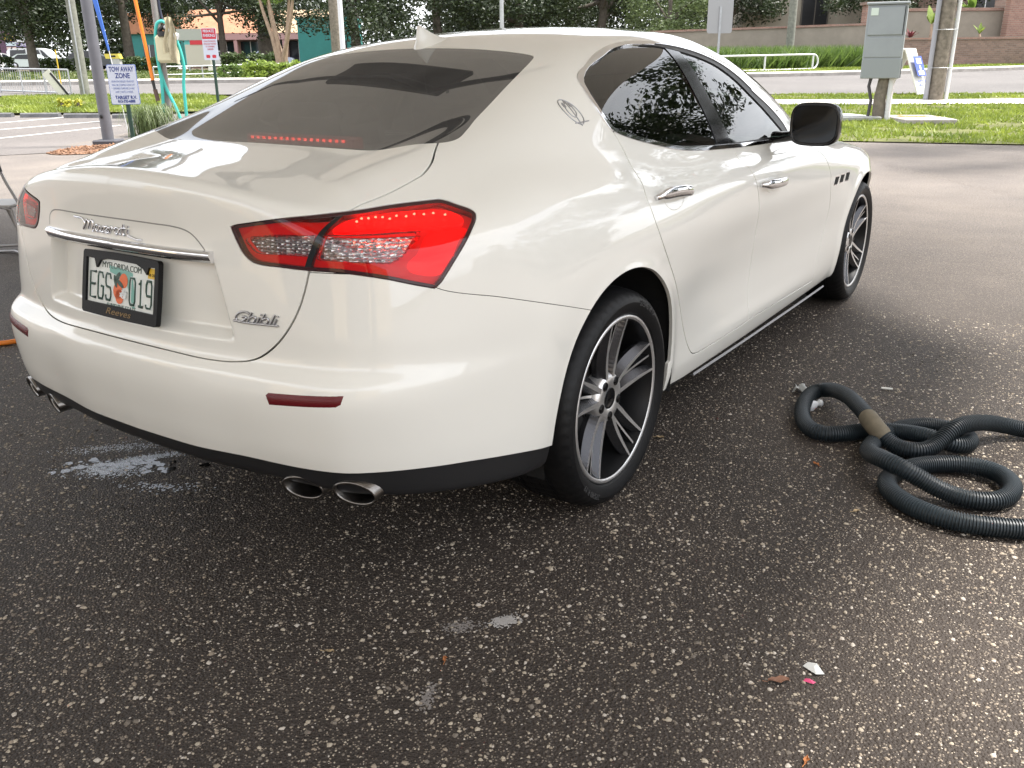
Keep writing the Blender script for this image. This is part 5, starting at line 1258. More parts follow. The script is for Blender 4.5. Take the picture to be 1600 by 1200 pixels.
# crape myrtle with several bare stems
cm = thing('crape_myrtle', 'multi stemmed crape myrtle with light green leaves behind the rear window', 'tree', at(-12.1, 50))
BK2 = mat('crape_bark', (.33, .235, .17), .8, noise=.3, nscale=5)
for (a, x1, x2, lean) in ((0, -.25, -1.3, .2), (1, .1, -.3, -.2), (2, .25, .9, .1), (3, .35, 1.7, -.1), (4, 0., -.9, -.3)):
    b = MB(); b.tube([(x1*.4, lean*.5, -.1), (x1*.7, lean, .9), (x1+.25*(x2-x1), lean, 1.8), (x1+.62*(x2-x1), lean*1.5, 3.0), (x2, lean*2, 4.6)], [.15, .13, .11, .085, .04], 8); b.build('stem', BK2, cm)
foliage('crown', [(-1.4, 0, 4.6, .8), (-.3, .3, 4.5, .75), (.7, 0, 4.3, .7), (1.7, 0, 4.7, .8), (-.6, -.3, 5.4, .9), (.9, .2, 5.5, 1.), (0, 0, 6.2, 1.2), (.3, -.2, 3.7, .35), (1.2, -.1, 3.9, .4), (-.9, 0, 3.8, .4)], 3600, .11, CRAPE, cm, 42)
# trees off to the right, seen mirrored in the side windows
for i, (x, y, h, R_, zl_, lab) in enumerate(((5.2, 14.5, 9.5, 4.8, .46, 'spreading oak beyond the right edge mirrored in the side windows'), (5.5, 52, 9, 5, .3, 'oak down the drive mirrored low in the front side window'), (14.5, 15, 11, 5.5, .32, 'oak standing right of the bay beyond the picture edge'))):
    if i != 1: tree(0, 0, h, R_, 15000, .10, OAK, lab, 50+i, .3, zl_, world=(x, y, 0), nclump=26, cr=(.13, .26))
# unseen office block and small oaks, added to sharpen reflections in the right flank
of = thing('added_office_block', 'unseen pale two storey office block, added beyond the right edge for reflections in the car doors', 'building', (34, 22, 0), PI/2+.25)
OFW = mat('office_render', (.55, .52, .47), .85, noise=.08, nscale=1); b = MB(); b.box((0, -4, 3.4), (44, 8, 6.8)); b.build('wall', OFW, of)
b = MB(); b.box((0, -4, 6.9), (44.6, 8.6, .25)); b.build('roof', mat('office_roof', (.2, .19, .18), .8), of)
for k in range(14):
    for z in (1.5, 4.7):
        b = MB(); b.box((-20+3.1*k, .03, z), (1.9, .10, 1.5)); b.build('window', SHOPG_, of)
for i, (x, y, h_) in enumerate(((21, 6, 7.5), (24, 16, 8.5), (20, 27, 8), (27, 36, 9))):
    tree(0, 0, h_, 3.4, 6000, .13, OAK2, ('small oak nearest the bay on the unseen right side', 'second small oak on the unseen right side', 'third small oak on the unseen right side', 'farthest small oak on the unseen right side')[i], 80+i, .2, .3, world=(x, y, 0), group='trees added on the unseen right side for reflections')
# ---------------------------------------------------------------- hedges and shrubs
def hedge(name, u0, u1, s, h, d, n, m, label, cat='hedge', seed=1, size=.09, group=None, z0=0.):
    t = thing(name, label, cat, at((u0+u1)/2, s, z0), RZ, group); cl = []; rr = random.Random(seed); L = u1-u0; k = max(3, int(L/.5))
    for i in range(k):
        for q in range(2): cl.append((-L/2+L*(i+.5)/k, rr.uniform(-d/3, d/3), h*(.28+.42*q)*rr.uniform(.9, 1.1), h*.36))
    foliage('leaves', cl, n, size, m, t, seed); 
    b = MB()
    for i in range(0, k, 2): b.tube([(-L/2+L*(i+.5)/k, 0, -.1), (-L/2+L*(i+.5)/k+.05, 0, h*.6)], .04, 6)
    b.build('stems', BARK, t); return t
hedge('clipped_hedge', -24.2, -20.6, 58, .95, 1, 3200, HEDGE, 'dark clipped hedge behind the tow away sign and grey vacuum post', seed=61)
hedge('clipped_hedge', -18.2, -16.8, 59.5, 1.15, 1, 2200, HEDGE, 'dark hedge block left of the private parking sign post', seed=62)
hedge('clipped_hedge', -16.2, -14.6, 58.5, 1.1, 1, 2200, HEDGE, 'dark hedge block between the private parking sign and the thick trunk', seed=63)
hedge('clipped_hedge', -33.6, -31.8, 60, 1.0, 1, 1500, HEDGE, 'hedge block in front of the white van at far left', seed=64)
hedge('clipped_hedge', -30.2, -26.8, 60, .9, 1, 2400, HEDGE, 'low hedge between the oak trunk and the wood utility pole', seed=65)
hedge('leafy_shrub', -11.7, -9.2, 41.5, .85, .9, 2600, LIME, 'bright lime green shrub beside the rear window edge', 'shrub', 66, .10)
hedge('weed_clump', -13.4, -12.0, 43.0, .7, .6, 500, GRASS2, 'wispy pale weeds beneath the far railing', 'weeds', 67, .09)
hedge('flowering_weed', -12.9, -12.2, 26.3, .30, .3, 420, leaf_mat('yellow_weed', (.30, .32, .04), (.55, .52, .06), 3), 'yellow flowering weed on the grass mound', 'weeds', 68, .05)
hedge('leafy_shrub', 29.0, 31.0, 50.8, 1.3, 1, 2200, LIME, 'lime green shrub at the right end of the brick wall', 'shrub', 69, .12)
# fountain grass by the vacuum post
fg = thing('fountain_grass', 'arching fountain grass clump at the foot of the tow away sign', 'grass clump', at(-7.25, 18.6))
r_ = np.random.default_rng(70); b = MB()
for i in range(520):
    a = r_.uniform(0, 2*PI); q = r_.uniform(.25, .85); x0, y0 = r_.normal(0, .16, 2); L = .55*r_.uniform(.6, 1.25); w = .007
    pts = [(x0, y0, 0), (x0+math.cos(a)*q*L*.35, y0+math.sin(a)*q*L*.35, L*.75), (x0+math.cos(a)*q*L*.8, y0+math.sin(a)*q*L*.8, L*.95), (x0+math.cos(a)*q*L*1.35, y0+math.sin(a)*q*L*1.35, L*(.75-.4*q))]
    nx, ny = -math.sin(a)*w, math.cos(a)*w; vs = []
    for k, p in enumerate(pts): f_ = (1, .9, .7, .1)[k]; vs += [(p[0]-nx*f_, p[1]-ny*f_, p[2]), (p[0]+nx*f_, p[1]+ny*f_, p[2])]
    b.add(vs, [(2*k, 2*k+1, 2*k+3, 2*k+2) for k in range(3)])
b.build('blades', leaf_mat('fountain_blades', (.05, .085, .025), (.20, .25, .09), 6, .3), fg, kind='stuff')

# ---------------------------------------------------------------- buildings and walls
def brick_mat(name, c1, c2, mortar, sx, w=.22, h=.075):
    m = bpy.data.materials.new(name); m.use_nodes = True; t = m.node_tree; b = t.nodes['Principled BSDF']; L = t.links; b.inputs['Roughness'].default_value = .9
    tc = t.nodes.new('ShaderNodeTexCoord'); sp2 = t.nodes.new('ShaderNodeSeparateXYZ'); cb = t.nodes.new('ShaderNodeCombineXYZ'); ad = t.nodes.new('ShaderNodeMath'); L.new(tc.outputs['Object'], sp2.inputs[0]); L.new(sp2.outputs[0], ad.inputs[0]); L.new(sp2.outputs[1], ad.inputs[1]); L.new(ad.outputs[0], cb.inputs[0]); L.new(sp2.outputs[2], cb.inputs[1])
    k = t.nodes.new('ShaderNodeTexBrick'); k.inputs['Color1'].default_value = (*c1, 1); k.inputs['Color2'].default_value = (*c2, 1); k.inputs['Mortar'].default_value = (*mortar, 1); k.inputs['Scale'].default_value = sx; k.inputs['Brick Width'].default_value = w; k.inputs['Row Height'].default_value = h; k.inputs['Mortar Size'].default_value = .008
    L.new(cb.outputs[0], k.inputs['Vector']); L.new(k.outputs['Color'], b.inputs['Base Color']); bp_ = t.nodes.new('ShaderNodeBump'); bp_.inputs['Distance'].default_value = .01; bp_.invert = True; L.new(k.outputs['Fac'], bp_.inputs['Height']); L.new(bp_.outputs[0], b.inputs['Normal'])
    return m
BRICK = brick_mat('red_brick', (.34, .20, .155), (.26, .15, .12), (.36, .31, .27), 1, .30, .10)
BRICK2 = brick_mat('brown_brick', (.30, .20, .16), (.20, .135, .11), (.30, .25, .22), 1, .34, .10)
STUC = mat('stucco', (.27, .235, .195), .9, noise=.12, nscale=1.5, bump=.2, bscale=30); STUC2 = mat('house_render', (.36, .32, .26), .9, noise=.1, nscale=1)
def wall_run(t, nm, u0, s0, z0, z1a, z1b, u1, s1, th, m, z0b=None):
    """a wall piece between two plan points, bottom z0, tops z1a..z1b (absolute heights), as part of t"""
    A = at(u0, s0); B = at(u1, s1); d = (B-A); d.z = 0; d.normalize(); nn = Vector((-d.y, d.x, 0))*th; b = MB(); vs = []
    o = Vector(t.location)
    for off in (0, 1):
        for P, zt, zz0 in ((A, z1a, z0), (B, z1b, z0 if z0b is None else z0b)):
            for z in (zz0, zt): q = P+nn*off; vs.append((q.x-o.x, q.y-o.y, z-o.z))
    b.add(vs, [(0, 2, 3, 1), (4, 5, 7, 6), (0, 1, 5, 4), (2, 6, 7, 3), (1, 3, 7, 5), (0, 4, 6, 2)]); return b.build(nm, m, t)
sw = thing('stucco_wall', 'long beige stucco wall with a brick coping behind the tall grass', 'wall', at(12, 54))
wall_run(sw, 'panel', 3.0, 54.0, .6, 2.85, 3.28, 20.5, 54.0, .25, STUC)
wall_run(sw, 'brick_coping', 3.0, 53.93, 2.853, 2.96, 3.40, 20.5, 53.93, .38, BRICK, 3.283)
bw_ = thing('brick_planter_wall', 'two tiered brick and stucco planter wall behind the utility pole', 'wall', at(26, 54))
wall_run(bw_, 'retaining_wall', 20.9, 52.2, .6, 2.42, 2.45, 33, 52.8, .3, BRICK2); wall_run(bw_, 'retaining_cap', 20.85, 52.12, 2.453, 2.56, 2.59, 33.05, 52.72, .46, BRICK)
wall_run(bw_, 'planter_soil', 20.9, 52.5, 1, 2.40, 2.43, 33, 53.1, 3.2, SOIL)
wall_run(bw_, 'upper_panel', 21.2, 56, 2.0, 4.08, 4.10, 33, 56.4, .25, STUC); wall_run(bw_, 'upper_cap', 21.2, 55.92, 4.103, 4.26, 4.28, 33, 56.32, .42, BRICK)
for (u0, u1, s, zt) in ((20.9, 22.9, 55.7, 4.45), (29.1, 31.1, 55.3, 4.75)):
    wall_run(bw_, 'pier', u0, s, 1.8, zt, zt, u1, s+.05, .6, BRICK); wall_run(bw_, 'pier_cap', u0-.12, s-.1, zt+.003, zt+.16, zt+.16, u1+.12, s-.05, .8, BRICK2)
def plant(name, u, s, z, blades, L, w, m, label, seed, stem=.0, up=.5):
    p = at(u, s); p.z = z; t = thing(name, label, 'plant', p, 0); rr = random.Random(seed); 
    if stem:
        b = MB(); b.tube([(0, 0, -.1), (.05, 0, stem*.5), (0, .05, stem)], [.09, .07, .05], 7); b.build('trunk', BK2, t)
    for i in range(blades):
        a = rr.uniform(0, 2*PI); l = L*rr.uniform(.7, 1.2); e = rr.uniform(.2, 1)*(1-up)+up; b = MB(); vs = []
        for k in range(6):
            q = k/5; r_2 = l*q*math.cos(e*1.3)*(1+.2*q); zz = stem+l*q*math.sin(e*1.3)-l*.5*q*q*(1-e); ww = w*(math.sin(PI*(.08+.9*q))); x, y = r_2*math.cos(a), r_2*math.sin(a)
            vs += [(x-math.sin(a)*ww, y+math.cos(a)*ww, zz+.02), (x, y, zz), (x+math.sin(a)*ww, y-math.cos(a)*ww, zz+.02)]
        b.add(vs, [(3*k+j, 3*k+j+1, 3*k+j+4, 3*k+j+3) for k in range(5) for j in (0, 1)], 0, True); b.build('leaf', m, t)
    return t
plant('banana_plant', 23.9, 53.6, 2.4, 9, 1.0, .20, LIME, 'tall broad leaved plant beside the brick pier above the retaining wall', 71, .9, .6)
plant('banana_plant', 24.7, 53.4, 2.4, 7, .9, .17, CRAPE, 'second broad leaved plant just left of the utility pole', 72, .6, .6)
plant('cordyline', 22.6, 53.2, 2.4, 16, .55, .07, mat('cordyline_red', (.16, .035, .045), .5, noise=.5, nscale=3), 'dark red leaved plant above the retaining wall', 73, .1, .5)
plant('young_shrub', 26.6, 53.4, 2.4, 8, .55, .09, LIME, 'small yellow green plant right of the utility pole', 74, .35, .5)
plant('banana_plant', 28.0, 57.6, 3.6, 7, 1.2, .22, CRAPE, 'arching banana leaves behind the upper wall at top right', 75, .5, .4)
hedge('leafy_shrub', 21.3, 22.1, 53.2, .55, .5, 500, CRAPE, 'small green shrub at the left end of the retaining wall', 'shrub', 76, .08, None, 1.25)
hs = thing('beige_house', 'plain beige house with a tall dark doorway above the stucco wall', 'building', at(21, 67), RZ)
b = MB(); b.box((-.2, 3, 3.5), (8.6, 6, 7)); b.build('wall', STUC2, hs)
b = MB(); b.box((.5, -.03, 3.9), (1.9, .14, 4.4)); d_ = b.build('doorway', mat('doorway_dark', (.02, .02, .022), .3), hs)
for x in (-.42, 0.5, 1.42):
    b = MB(); b.box((x, -.13, 3.9), (.08, .06, 4.4)); b.build('door_frame', mat('door_frame', (.09, .08, .07), .5), d_)
b = MB(); b.prism([(-4.8, 7), (4.4, 7), (3.4, 8.6), (-3.8, 8.6)], (0, -.5, 0), (1, 0, 0), (0, 0, 1), (0, 7, 0)); b.build('roof', mat('house_roof', (.14, .12, .10), .8), hs)
hs2 = thing('brick_house', 'brick house wall behind the planter wall at the top right', 'building', at(30, 64), RZ)
b = MB(); b.box((0, 3, 3.5), (9, 6, 7.)); b.build('wall', BRICK2, hs2); b = MB(); b.box((1.9, -.04, 3.6), (1.3, .12, 1.6)); w_ = b.build('window', BLACKG, hs2); b = MB(); b.box((1.9, -.12, 3.6), (.06, .05, 1.6)); b.build('mullion', mat('mullion_white', (.6, .6, .6), .5), w_)
b = MB(); b.prism([(-5, 7), (5, 7), (4, 8.5), (-4, 8.5)], (0, -.5, 0), (1, 0, 0), (0, 0, 1), (0, 7, 0)); b.build('roof', mat('house_roof', (.14, .12, .10), .8), hs2)
# shops across the road
ORG_R = mat('orange_tile_roof', (.36, .165, .09), .8, noise=.2, nscale=2); PINK = mat('pink_fascia', (.45, .27, .26), .8); TEAL = mat('teal_render', (.03, .19, .175), .7, noise=.1, nscale=1); TANR = mat('tan_roof', (.42, .30, .19), .8, noise=.2, nscale=2); SHOPG = mat('shop_glass', (.02, .022, .026), .08)
sh = thing('shopping_arcade', 'orange roofed shop row with pink fascia and dark fronts across the road', 'building', at(-25, 96), RZ)
b = MB(); b.box((0, 4.2, 1.5), (15, 8, 3.4)); b.build('wall', mat('arcade_wall', (.32, .20, .17), .8), sh)
b = MB(); b.box((0, -.9, 2.95), (15.4, .5, .62)); b.build('fascia', PINK, sh)
b = MB(); b.prism([(0, 3.26), (2.8, 5.6), (3.0, 5.6), (3.0, 3.26)], (-7.7, -1.2, 0), (0, 1, 0), (0, 0, 1), (9.2, 0, 0)); b.build('roof', ORG_R, sh)
b = MB(); b.prism([(0, 3.26), (2.8, 5.5), (3.0, 5.5), (3.0, 3.26)], (1.503, -1.2, 0), (0, 1, 0), (0, 0, 1), (6.2, 0, 0)); b.build('roof', TANR, sh)
for k in range(6):
    b = MB(); b.box((-6.2+2.45*k, .12, 1.45), (2.0, .12, 2.1)); w_ = b.build('shop_window', SHOPG, sh); b = MB(); b.box((-6.2+2.45*k, .04, 1.45), (.07, .05, 2.1)); b.build('mullion', mat('mullion_white', (.6, .6, .6), .5), w_)
for k in range(7):
    b = MB(); b.box((-7.4+2.45*k, -.9, 1.3), (.34, .34, 2.66)); b.build('column', PINK, sh)
t2 = thing('teal_shop', 'teal walled shop with orange roof seen left of the grey vacuum post', 'building', at(-31.4, 84), RZ)
b = MB(); b.box((0, 2.5, 1.6), (5, 5, 2.6)); b.build('wall', TEAL, t2); b = MB(); b.box((-.6, -.03, 1.3), (1.1, .1, 1.4)); w_ = b.build('window', SHOPG, t2); b = MB(); b.box((-.6, -.1, 1.3), (.06, .05, 1.4)); b.build('mullion', mat('mullion_white', (.6, .6, .6), .5), w_)
b = MB(); b.prism([(-2.8, 2.9), (2.8, 2.9), (2.0, 4.6), (-2.0, 4.6)], (0, -.3, 0), (1, 0, 0), (0, 0, 1), (0, 6, 0)); b.build('roof', ORG_R, t2)
t3 = thing('teal_block', 'plain teal building right of the crape myrtle', 'building', at(-17.0, 88), RZ)
b = MB(); b.box((0, 2.5, 2), (5.2, 5, 4.2)); b.build('wall', TEAL, t3); b = MB(); b.box((0, 2.5, 4.2), (5.5, 5.3, .25)); b.build('parapet', TEAL, t3)
b = MB(); b.box((1.4, -.04, 1.2), (1.0, .1, 2.2)); b.build('door', SHOPG, t3)
bb = thing('plaza_sign', 'tall plaza sign with white and yellow panels behind the oaks at far left', 'sign', at(-52.2, 100), RZ)
b = MB(); b.box((0, 0, 1.9), (3.2, .4, 3.8)); b.build('sign_frame', mat('sign_frame_purple', (.10, .05, .09), .6), bb)
for (x, z, w_, h_, c, nm) in ((-.55, 3.2, 1.0, .62, (.72, .45, .03), 'yellow_panel'), (.75, 3.4, 1.3, .42, (.72, .72, .74), 'white_panel'), (.75, 2.92, 1.3, .42, (.72, .72, .74), 'white_panel'), (-.35, 2.55, 1.1, .34, (.55, .66, .72), 'pale_panel'), (.80, 2.45, 1.3, .34, (.22, .18, .36), 'purple_panel'), (-.35, 2.1, 1.1, .34, (.6, .45, .42), 'pink_panel')):
    b = MB(); b.box((x, -.24, z), (w_, .08, h_)); b.build(nm, mat(nm, c, .6), bb)
text_obj('panel_text', 'TAEKWON', .34, mat('white_letters', (.8, .8, .8), .5), bb, frame((.80, -.285, 2.45), (1, 0, 0), (0, 0, 1), (0, -1, 0)), extrude=.004, space=.9)
HOSE = [(2.148, 1.337, 0.031), (2.044, 1.271, 0.031), (1.991, 1.236, 0.033), (1.935, 1.22, 0.05), (1.882, 1.153, 0.075), (1.826, 1.042, 0.095), (1.79, 0.945, 0.1), (1.755, 0.925, 0.06), (1.739, 0.874, 0.033), (1.703, 0.828, 0.031), (1.66, 0.821, 0.031), (1.615, 0.845, 0.034), (1.567, 0.833, 0.07), (1.523, 0.86, 0.1), (1.47, 0.96, 0.105), (1.39, 1.116, 0.09), (1.293, 1.278, 0.06), (1.224, 1.287, 0.04), (1.209, 1.146, 0.033), (1.248, 0.957, 0.031), (1.314, 0.819, 0.031), (1.375, 0.791, 0.031), (1.433, 0.847, 0.031), (1.485, 0.908, 0.031), (1.561, 0.996, 0.034), (1.628, 0.983, 0.04), (1.722, 0.922, 0.055), (1.793, 0.942, 0.04), (1.835, 0.966, 0.031), (1.854, 1.013, 0.031), (1.836, 1.084, 0.031), (1.785, 1.127, 0.031), (1.727, 1.128, 0.031), (1.665, 1.109, 0.031), (1.604, 1.051, 0.031), (1.567, 0.941, 0.031), (1.542, 0.81, 0.033), (1.55, 0.692, 0.05), (1.598, 0.582, 0.085), (1.655, 0.531, 0.098), (1.711, 0.511, 0.09), (1.76, 0.543, 0.06), (1.838, 0.543, 0.033), (1.914, 0.521, 0.031), (1.977, 0.548, 0.031), (2.016, 0.626, 0.031), (2.019, 0.721, 0.033), (1.98, 0.788, 0.035), (1.906, 0.819, 0.035), (1.826, 0.801, 0.033), (1.753, 0.76, 0.031), (1.696, 0.687, 0.031), (1.658, 0.608, 0.031), (1.648, 0.534, 0.031), (1.671, 0.469, 0.031), (1.722, 0.418, 0.031), (1.783, 0.378, 0.031), (1.843, 0.36, 0.031), (1.912, 0.361, 0.031), (1.977, 0.378, 0.031), (2.062, 0.415, 0.031), (2.165, 0.475, 0.031)]
# ---------------------------------------------------------------- posts, signs, rails
GALV = mat('galvanised', (.42, .43, .44), .45, .7, noise=.12, nscale=6); WOOD = mat('weathered_pole', (.17, .145, .115), .9, noise=.4, nscale=9, bump=.5, bscale=30); WOODG = mat('grey_green_pole', (.19, .19, .16), .9, noise=.3, nscale=8, bump=.4, bscale=30)
GREYP = mat('grey_post_paint', (.115, .115, .13), .5, noise=.12, nscale=5); PVC = mat('white_conduit', (.62, .62, .62), .45); GREENP = mat('green_post', (.015, .045, .03), .5)
def post(name, label, cat, u, s, r0, r1, h, m, parts=None, n=14):
    t = thing(name, label, cat, at(u, s)); b = MB(); b.tube([(0, 0, -.2), (0, 0, h*.5), (0, 0, h)], [r0, (r0+r1)/2, r1], n); b.build('shaft', m, t); return t
t = post('steel_post', 'thick grey steel post with a small hand hole standing in the mulch', 'post', -7.22, 16.4, .100, .095, 4.6, GREYP)
b = MB(); b.bbox((0, 0, .05), (.42, .42, .14), .02, RZ); b.build('base_block', mat('base_dark', (.06, .06, .07), .7), t)
b = MB(); b.lathe([(.001, -.112), (.03, -.112), (.036, -.10)], (.045, 0, .52), 'y', 14); b.build('hand_hole', DARK, t)
t = thing('feather_banner', 'narrow blue strip banner beside the grey steel post', 'banner', at(-8.25, 19.3), RZ)
b = MB(); b.prism([(-.24, 3.3), (-.10, 3.3), (.06, 1.65), (.035, 1.62)], (0, 0, 0), (1, 0, 0), (0, 0, 1), (0, .03, 0)); b.build('cloth', mat('banner_blue', (.05, .15, .52), .6), t)
b = MB(); b.tube([(.20, .02, -.1), (.045, .02, 1.65), (-.12, .02, 3.4)], .010, 6); b.build('rod', PVC, t)
t = post('utility_pole', 'thin weathered wood pole leaning behind the grey steel post', 'utility pole', -14.4, 31.5, .16, .13, 9, WOODG); t.rotation_euler = (0, .0, 0)
b = MB(); b.tube([(.13, -.12, 0), (.13, -.12, 4), (.12, -.11, 9)], .025, 6); b.build('ground_wire_guard', GALV, t)
for u, s, r0, h, m, nm, lab, cat in ((-8.75, 48, .29, 10, WOOD, 'utility_pole', 'stout brown wood pole rising behind the rear window top left', 'utility pole'), (-7.05, 40, .11, 7, PVC, 'lamp_post', 'slim white post right of the stout brown wood pole', 'lamp post'), (-.36, 50, .12, 8, GALV, 'lamp_post', 'thin grey lamp post above the roof of the car', 'lamp post'), (15.7, 52.6, .23, 10, WOODG, 'utility_pole', 'grey green wood pole standing in the tall grass', 'utility pole')):
    t = post(nm, lab, cat, u, s, r0, r0*.85, h, m)
    if nm == 'lamp_post':
        b = MB(); b.bbox((0, -.6, h), (.3, 1.3, .12), .03, RZ); b.build('lamp_head', GALV, t)
    else:
        b = MB(); b.box((0, 0, h-1), (2.4, .12, .14), RZ); b.build('cross_arm', WOOD, t)
# big pole right with its two conduits
t = post('utility_pole', 'thick weathered utility pole between two conduits on the right verge', 'utility pole', 12.2, 26.45, .215, .18, 9.5, WOOD)
b = MB(); b.tube([UV*-.30+SV*-.05+Vector((0, 0, -.1)), UV*-.27+SV*-.05+Vector((0, 0, 9))], .065, 10); b.build('grey_conduit', mat('grey_conduit', (.28, .28, .31), .5), t)
b = MB(); b.tube([UV*.27+SV*-.08+Vector((0, 0, -.1)), UV*.25+SV*-.08+Vector((0, 0, 9))], .055, 10); b.build('white_conduit', PVC, t)
for z in (.9, 1.9, 2.9):
    b = MB(); b.tube([UV*(.33*math.cos(a))+SV*(.24*math.sin(a)-.03)+Vector((0, 0, z)) for a in np.linspace(0, 2*PI, 18, endpoint=False)], .008, 5, closed=True); b.build('strap', GALV, t)
b = MB(); b.box((0, 0, 8.6), (2.4, .12, .14), RZ); b.build('cross_arm', WOOD, t)
# sign faces: a board in the local x-z plane, lettering in front
def board(t, name, x, z, w, h, m, y=0., th=.012, r=.03):
    b = MB(); q = [(x+sx*(w/2-r)+r*math.cos(a), z+sz*(h/2-r)+r*math.sin(a)) for sx, sz, a0 in ((1, 1, 0), (-1, 1, PI/2), (-1, -1, PI), (1, -1, 1.5*PI)) for a in np.linspace(a0, a0+PI/2, 5)]
    b.prism(q, (0, y, 0), (1, 0, 0), (0, 0, 1), (0, th, 0)); return b.build(name, m, t)
def letters(t, txt, x, z, size, m, y=-.003, sx=1., **kw): return text_obj('lettering', txt, size, m, t, frame((x, y, z), (1, 0, 0), (0, 0, 1), (0, -1, 0)) @ Matrix.Diagonal((sx, 1, 1, 1)), extrude=.0008, **kw)
BLUEI = mat('sign_blue', (.03, .05, .20), .5); REDI = mat('sign_red', (.48, .02, .035), .5); SWHITE = mat('sign_white', (.52, .55, .63), .5); BLUEL = mat('sign_blue_pale', (.14, .19, .42), .5)
t = thing('tow_away_sign', 'white tow away zone sign with blue lettering on a dark green post', 'sign', at(-7.24, 17.5), RZ)
b = MB(); b.box((0, .03, .66), (.07, .04, 1.42)); b.build('sign_post', GREENP, t)
board(t, 'sign_rim', -.02, 1.03, .545, .715, BLUEL, .002); board(t, 'sign_board', -.02, 1.03, .525, .695, SWHITE, -.003, .01)
letters(t, 'TOW AWAY', -.02, 1.30, .120, BLUEI, -.005, .66, bold=.003); letters(t, 'ZONE', -.01, 1.185, .125, BLUEI, -.005, .80, bold=.003)
for k, tx in enumerate(('UNAUTHORIZED VEHICLES', 'WILL BE TOWED AWAY AT', 'OWNERS EXPENSE 24 HRS', 'AND 7 DAYS A WEEK')): letters(t, tx, -.02, 1.085-.062*k, .048, BLUEL, -.005, .72)
letters(t, 'TARGET R.V.', .0, .80, .080, BLUEI, -.005, .90, bold=.0035); letters(t, '813-735-6888', 0., .73, .070, BLUEI, -.005, .82, bold=.003)
t = thing('private_parking_sign', 'private parking sign with a red top on a green post', 'sign', at(-7.0, 22.1), RZ)
b = MB(); b.box((.03, .03, 1.0), (.06, .04, 2.1)); b.build('sign_post', GREENP, t)
board(t, 'sign_board', 0, 1.74, .345, .70, SWHITE, 0, .01); board(t, 'red_panel', 0, 1.965, .325, .225, REDI, -.004, .003, .012)
letters(t, 'PRIVATE', 0, 2.02, .088, SWHITE, -.006, .80, bold=.002); letters(t, 'PARKING', 0, 1.925, .088, SWHITE, -.006, .76, bold=.002)
for k, tx in enumerate(('UNAUTHORIZED', 'VEHICLES TOWED', 'AT OWNERS', 'EXPENSE')): letters(t, tx, 0, 1.80-.058*k, .05, REDI, -.004, .72)
for x in (-.07, .07): board(t, 'tow_symbol', x, 1.47, .09, .07, REDI, -.004, .003, .02)
# back of a road sign
t = thing('road_sign', 'plain grey back of a rounded road sign on a channel post', 'sign', at(8.9, 40), RZ); board(t, 'sign_back', 0, 2.55, 1.06, 1.5, mat('sign_back', (.33, .33, .33), .5, .3), 0, .02, .1)
b = MB(); b.box((0, -.03, 1.4), (.09, .05, 2.9)); b.build('sign_post', GALV, t)
# rails
def rail(name, label, pts, heights, r, m, every, loop_end=False):
    P = [at(u, s, 0) for u, s in pts]; o = P[0].copy(); t = thing(name, label, 'railing', o)
    for h in heights:
        b = MB(); b.tube([p-o+Vector((0, 0, h)) for p in P], r, 8); b.build('rail', m, t)
    L = [0]; 
    for a, c in zip(P, P[1:]): L.append(L[-1]+(c-a).length)
    k = max(2, int(round(L[-1]/every))+1)
    for q in np.linspace(0, L[-1], k):
        i = min(np.searchsorted(L, q, 'right')-1, len(P)-2); p = P[i].lerp(P[i+1], (q-L[i])/max(L[i+1]-L[i], 1e-6))-o
        b = MB(); b.tube([p-Vector((0, 0, .1)), p+Vector((0, 0, heights[0]))], r, 8); b.build('rail_post', m, t)
    if loop_end:
        e = P[-1]-o; d = (P[-1]-P[-2]).normalized(); h0, h1 = heights; b = MB(); b.tube([e+d*(.5*(h0-h1)*math.sin(a))+Vector((0, 0, (h0+h1)/2+(h0-h1)/2*math.cos(a))) for a in np.linspace(0, PI, 9)], r, 8); b.build('rail_end', m, t)
    return t
rail('hand_rail', 'two bar pale hand rail with a rounded end before the tall grass', [(9.4, 43.6), (12, 44.8), (15.1, 46.5)], (.80, .12), .045, PVC, 3.2, True)
rail('pipe_railing', 'low two bar pipe railing along the far sidewalk behind the private parking sign', [(-15.9, 41.8), (-14, 42.6), (-12.2, 44.5), (-9.5, 47)], (.62, .28), .03, GALV, 1.9)
t = rail('picket_railing', 'galvanised picket railing over the culvert at far left', [(-21, 35.2), (-18.7, 34.1), (-16.9, 33.1), (-15.2, 32.2)], (.86, .10), .03, GALV, 1.35)
P_ = [at(u, s, 0) for u, s in [(-21, 35.2), (-18.7, 34.1), (-16.9, 33.1), (-15.2, 32.2)]]
me_p = None
for i in range(len(P_)-1):
    k = int((P_[i+1]-P_[i]).length/.13)
    for q in range(1, k):
        p = P_[i].lerp(P_[i+1], q/k)
        if me_p is None:
            b = MB(); b.tube([(0, 0, .1), (0, 0, .86)], .008, 4); me_p = b.mesh('picket')
            me_p.materials.append(GALV)
        o = bpy.data.objects.new('picket', me_p); COL.objects.link(o); o.parent = t; o.location = p-P_[0]
t = thing('culvert_headwall', 'dark culvert opening under the far left railing', 'culvert', at(-18.6, 33.2), RZ-.42)
b = MB(); b.box((0, .3, -.25), (6.2, .35, .50)); b.build('deck_edge', CONC, t); b = MB(); b.box((-.4, -.25, -.45), (4.6, .8, .62)); b.build('opening', mat('culvert_dark', (.018, .018, .014), .9), t)
t = thing('road_marker', 'leaning white marker panel with one black diagonal stripe', 'marker', at(-14.95, 31.4), RZ); t.rotation_euler = (0, -.60, RZ)
board(t, 'panel', -.05, .52, .30, 1.05, mat('marker_white', (.62, .60, .52), .6), 0, .03, .02); b = MB(); b.box((.06, -.012, .42), (.07, .02, 1.0)); b.build('stripe', BLACKP, t)
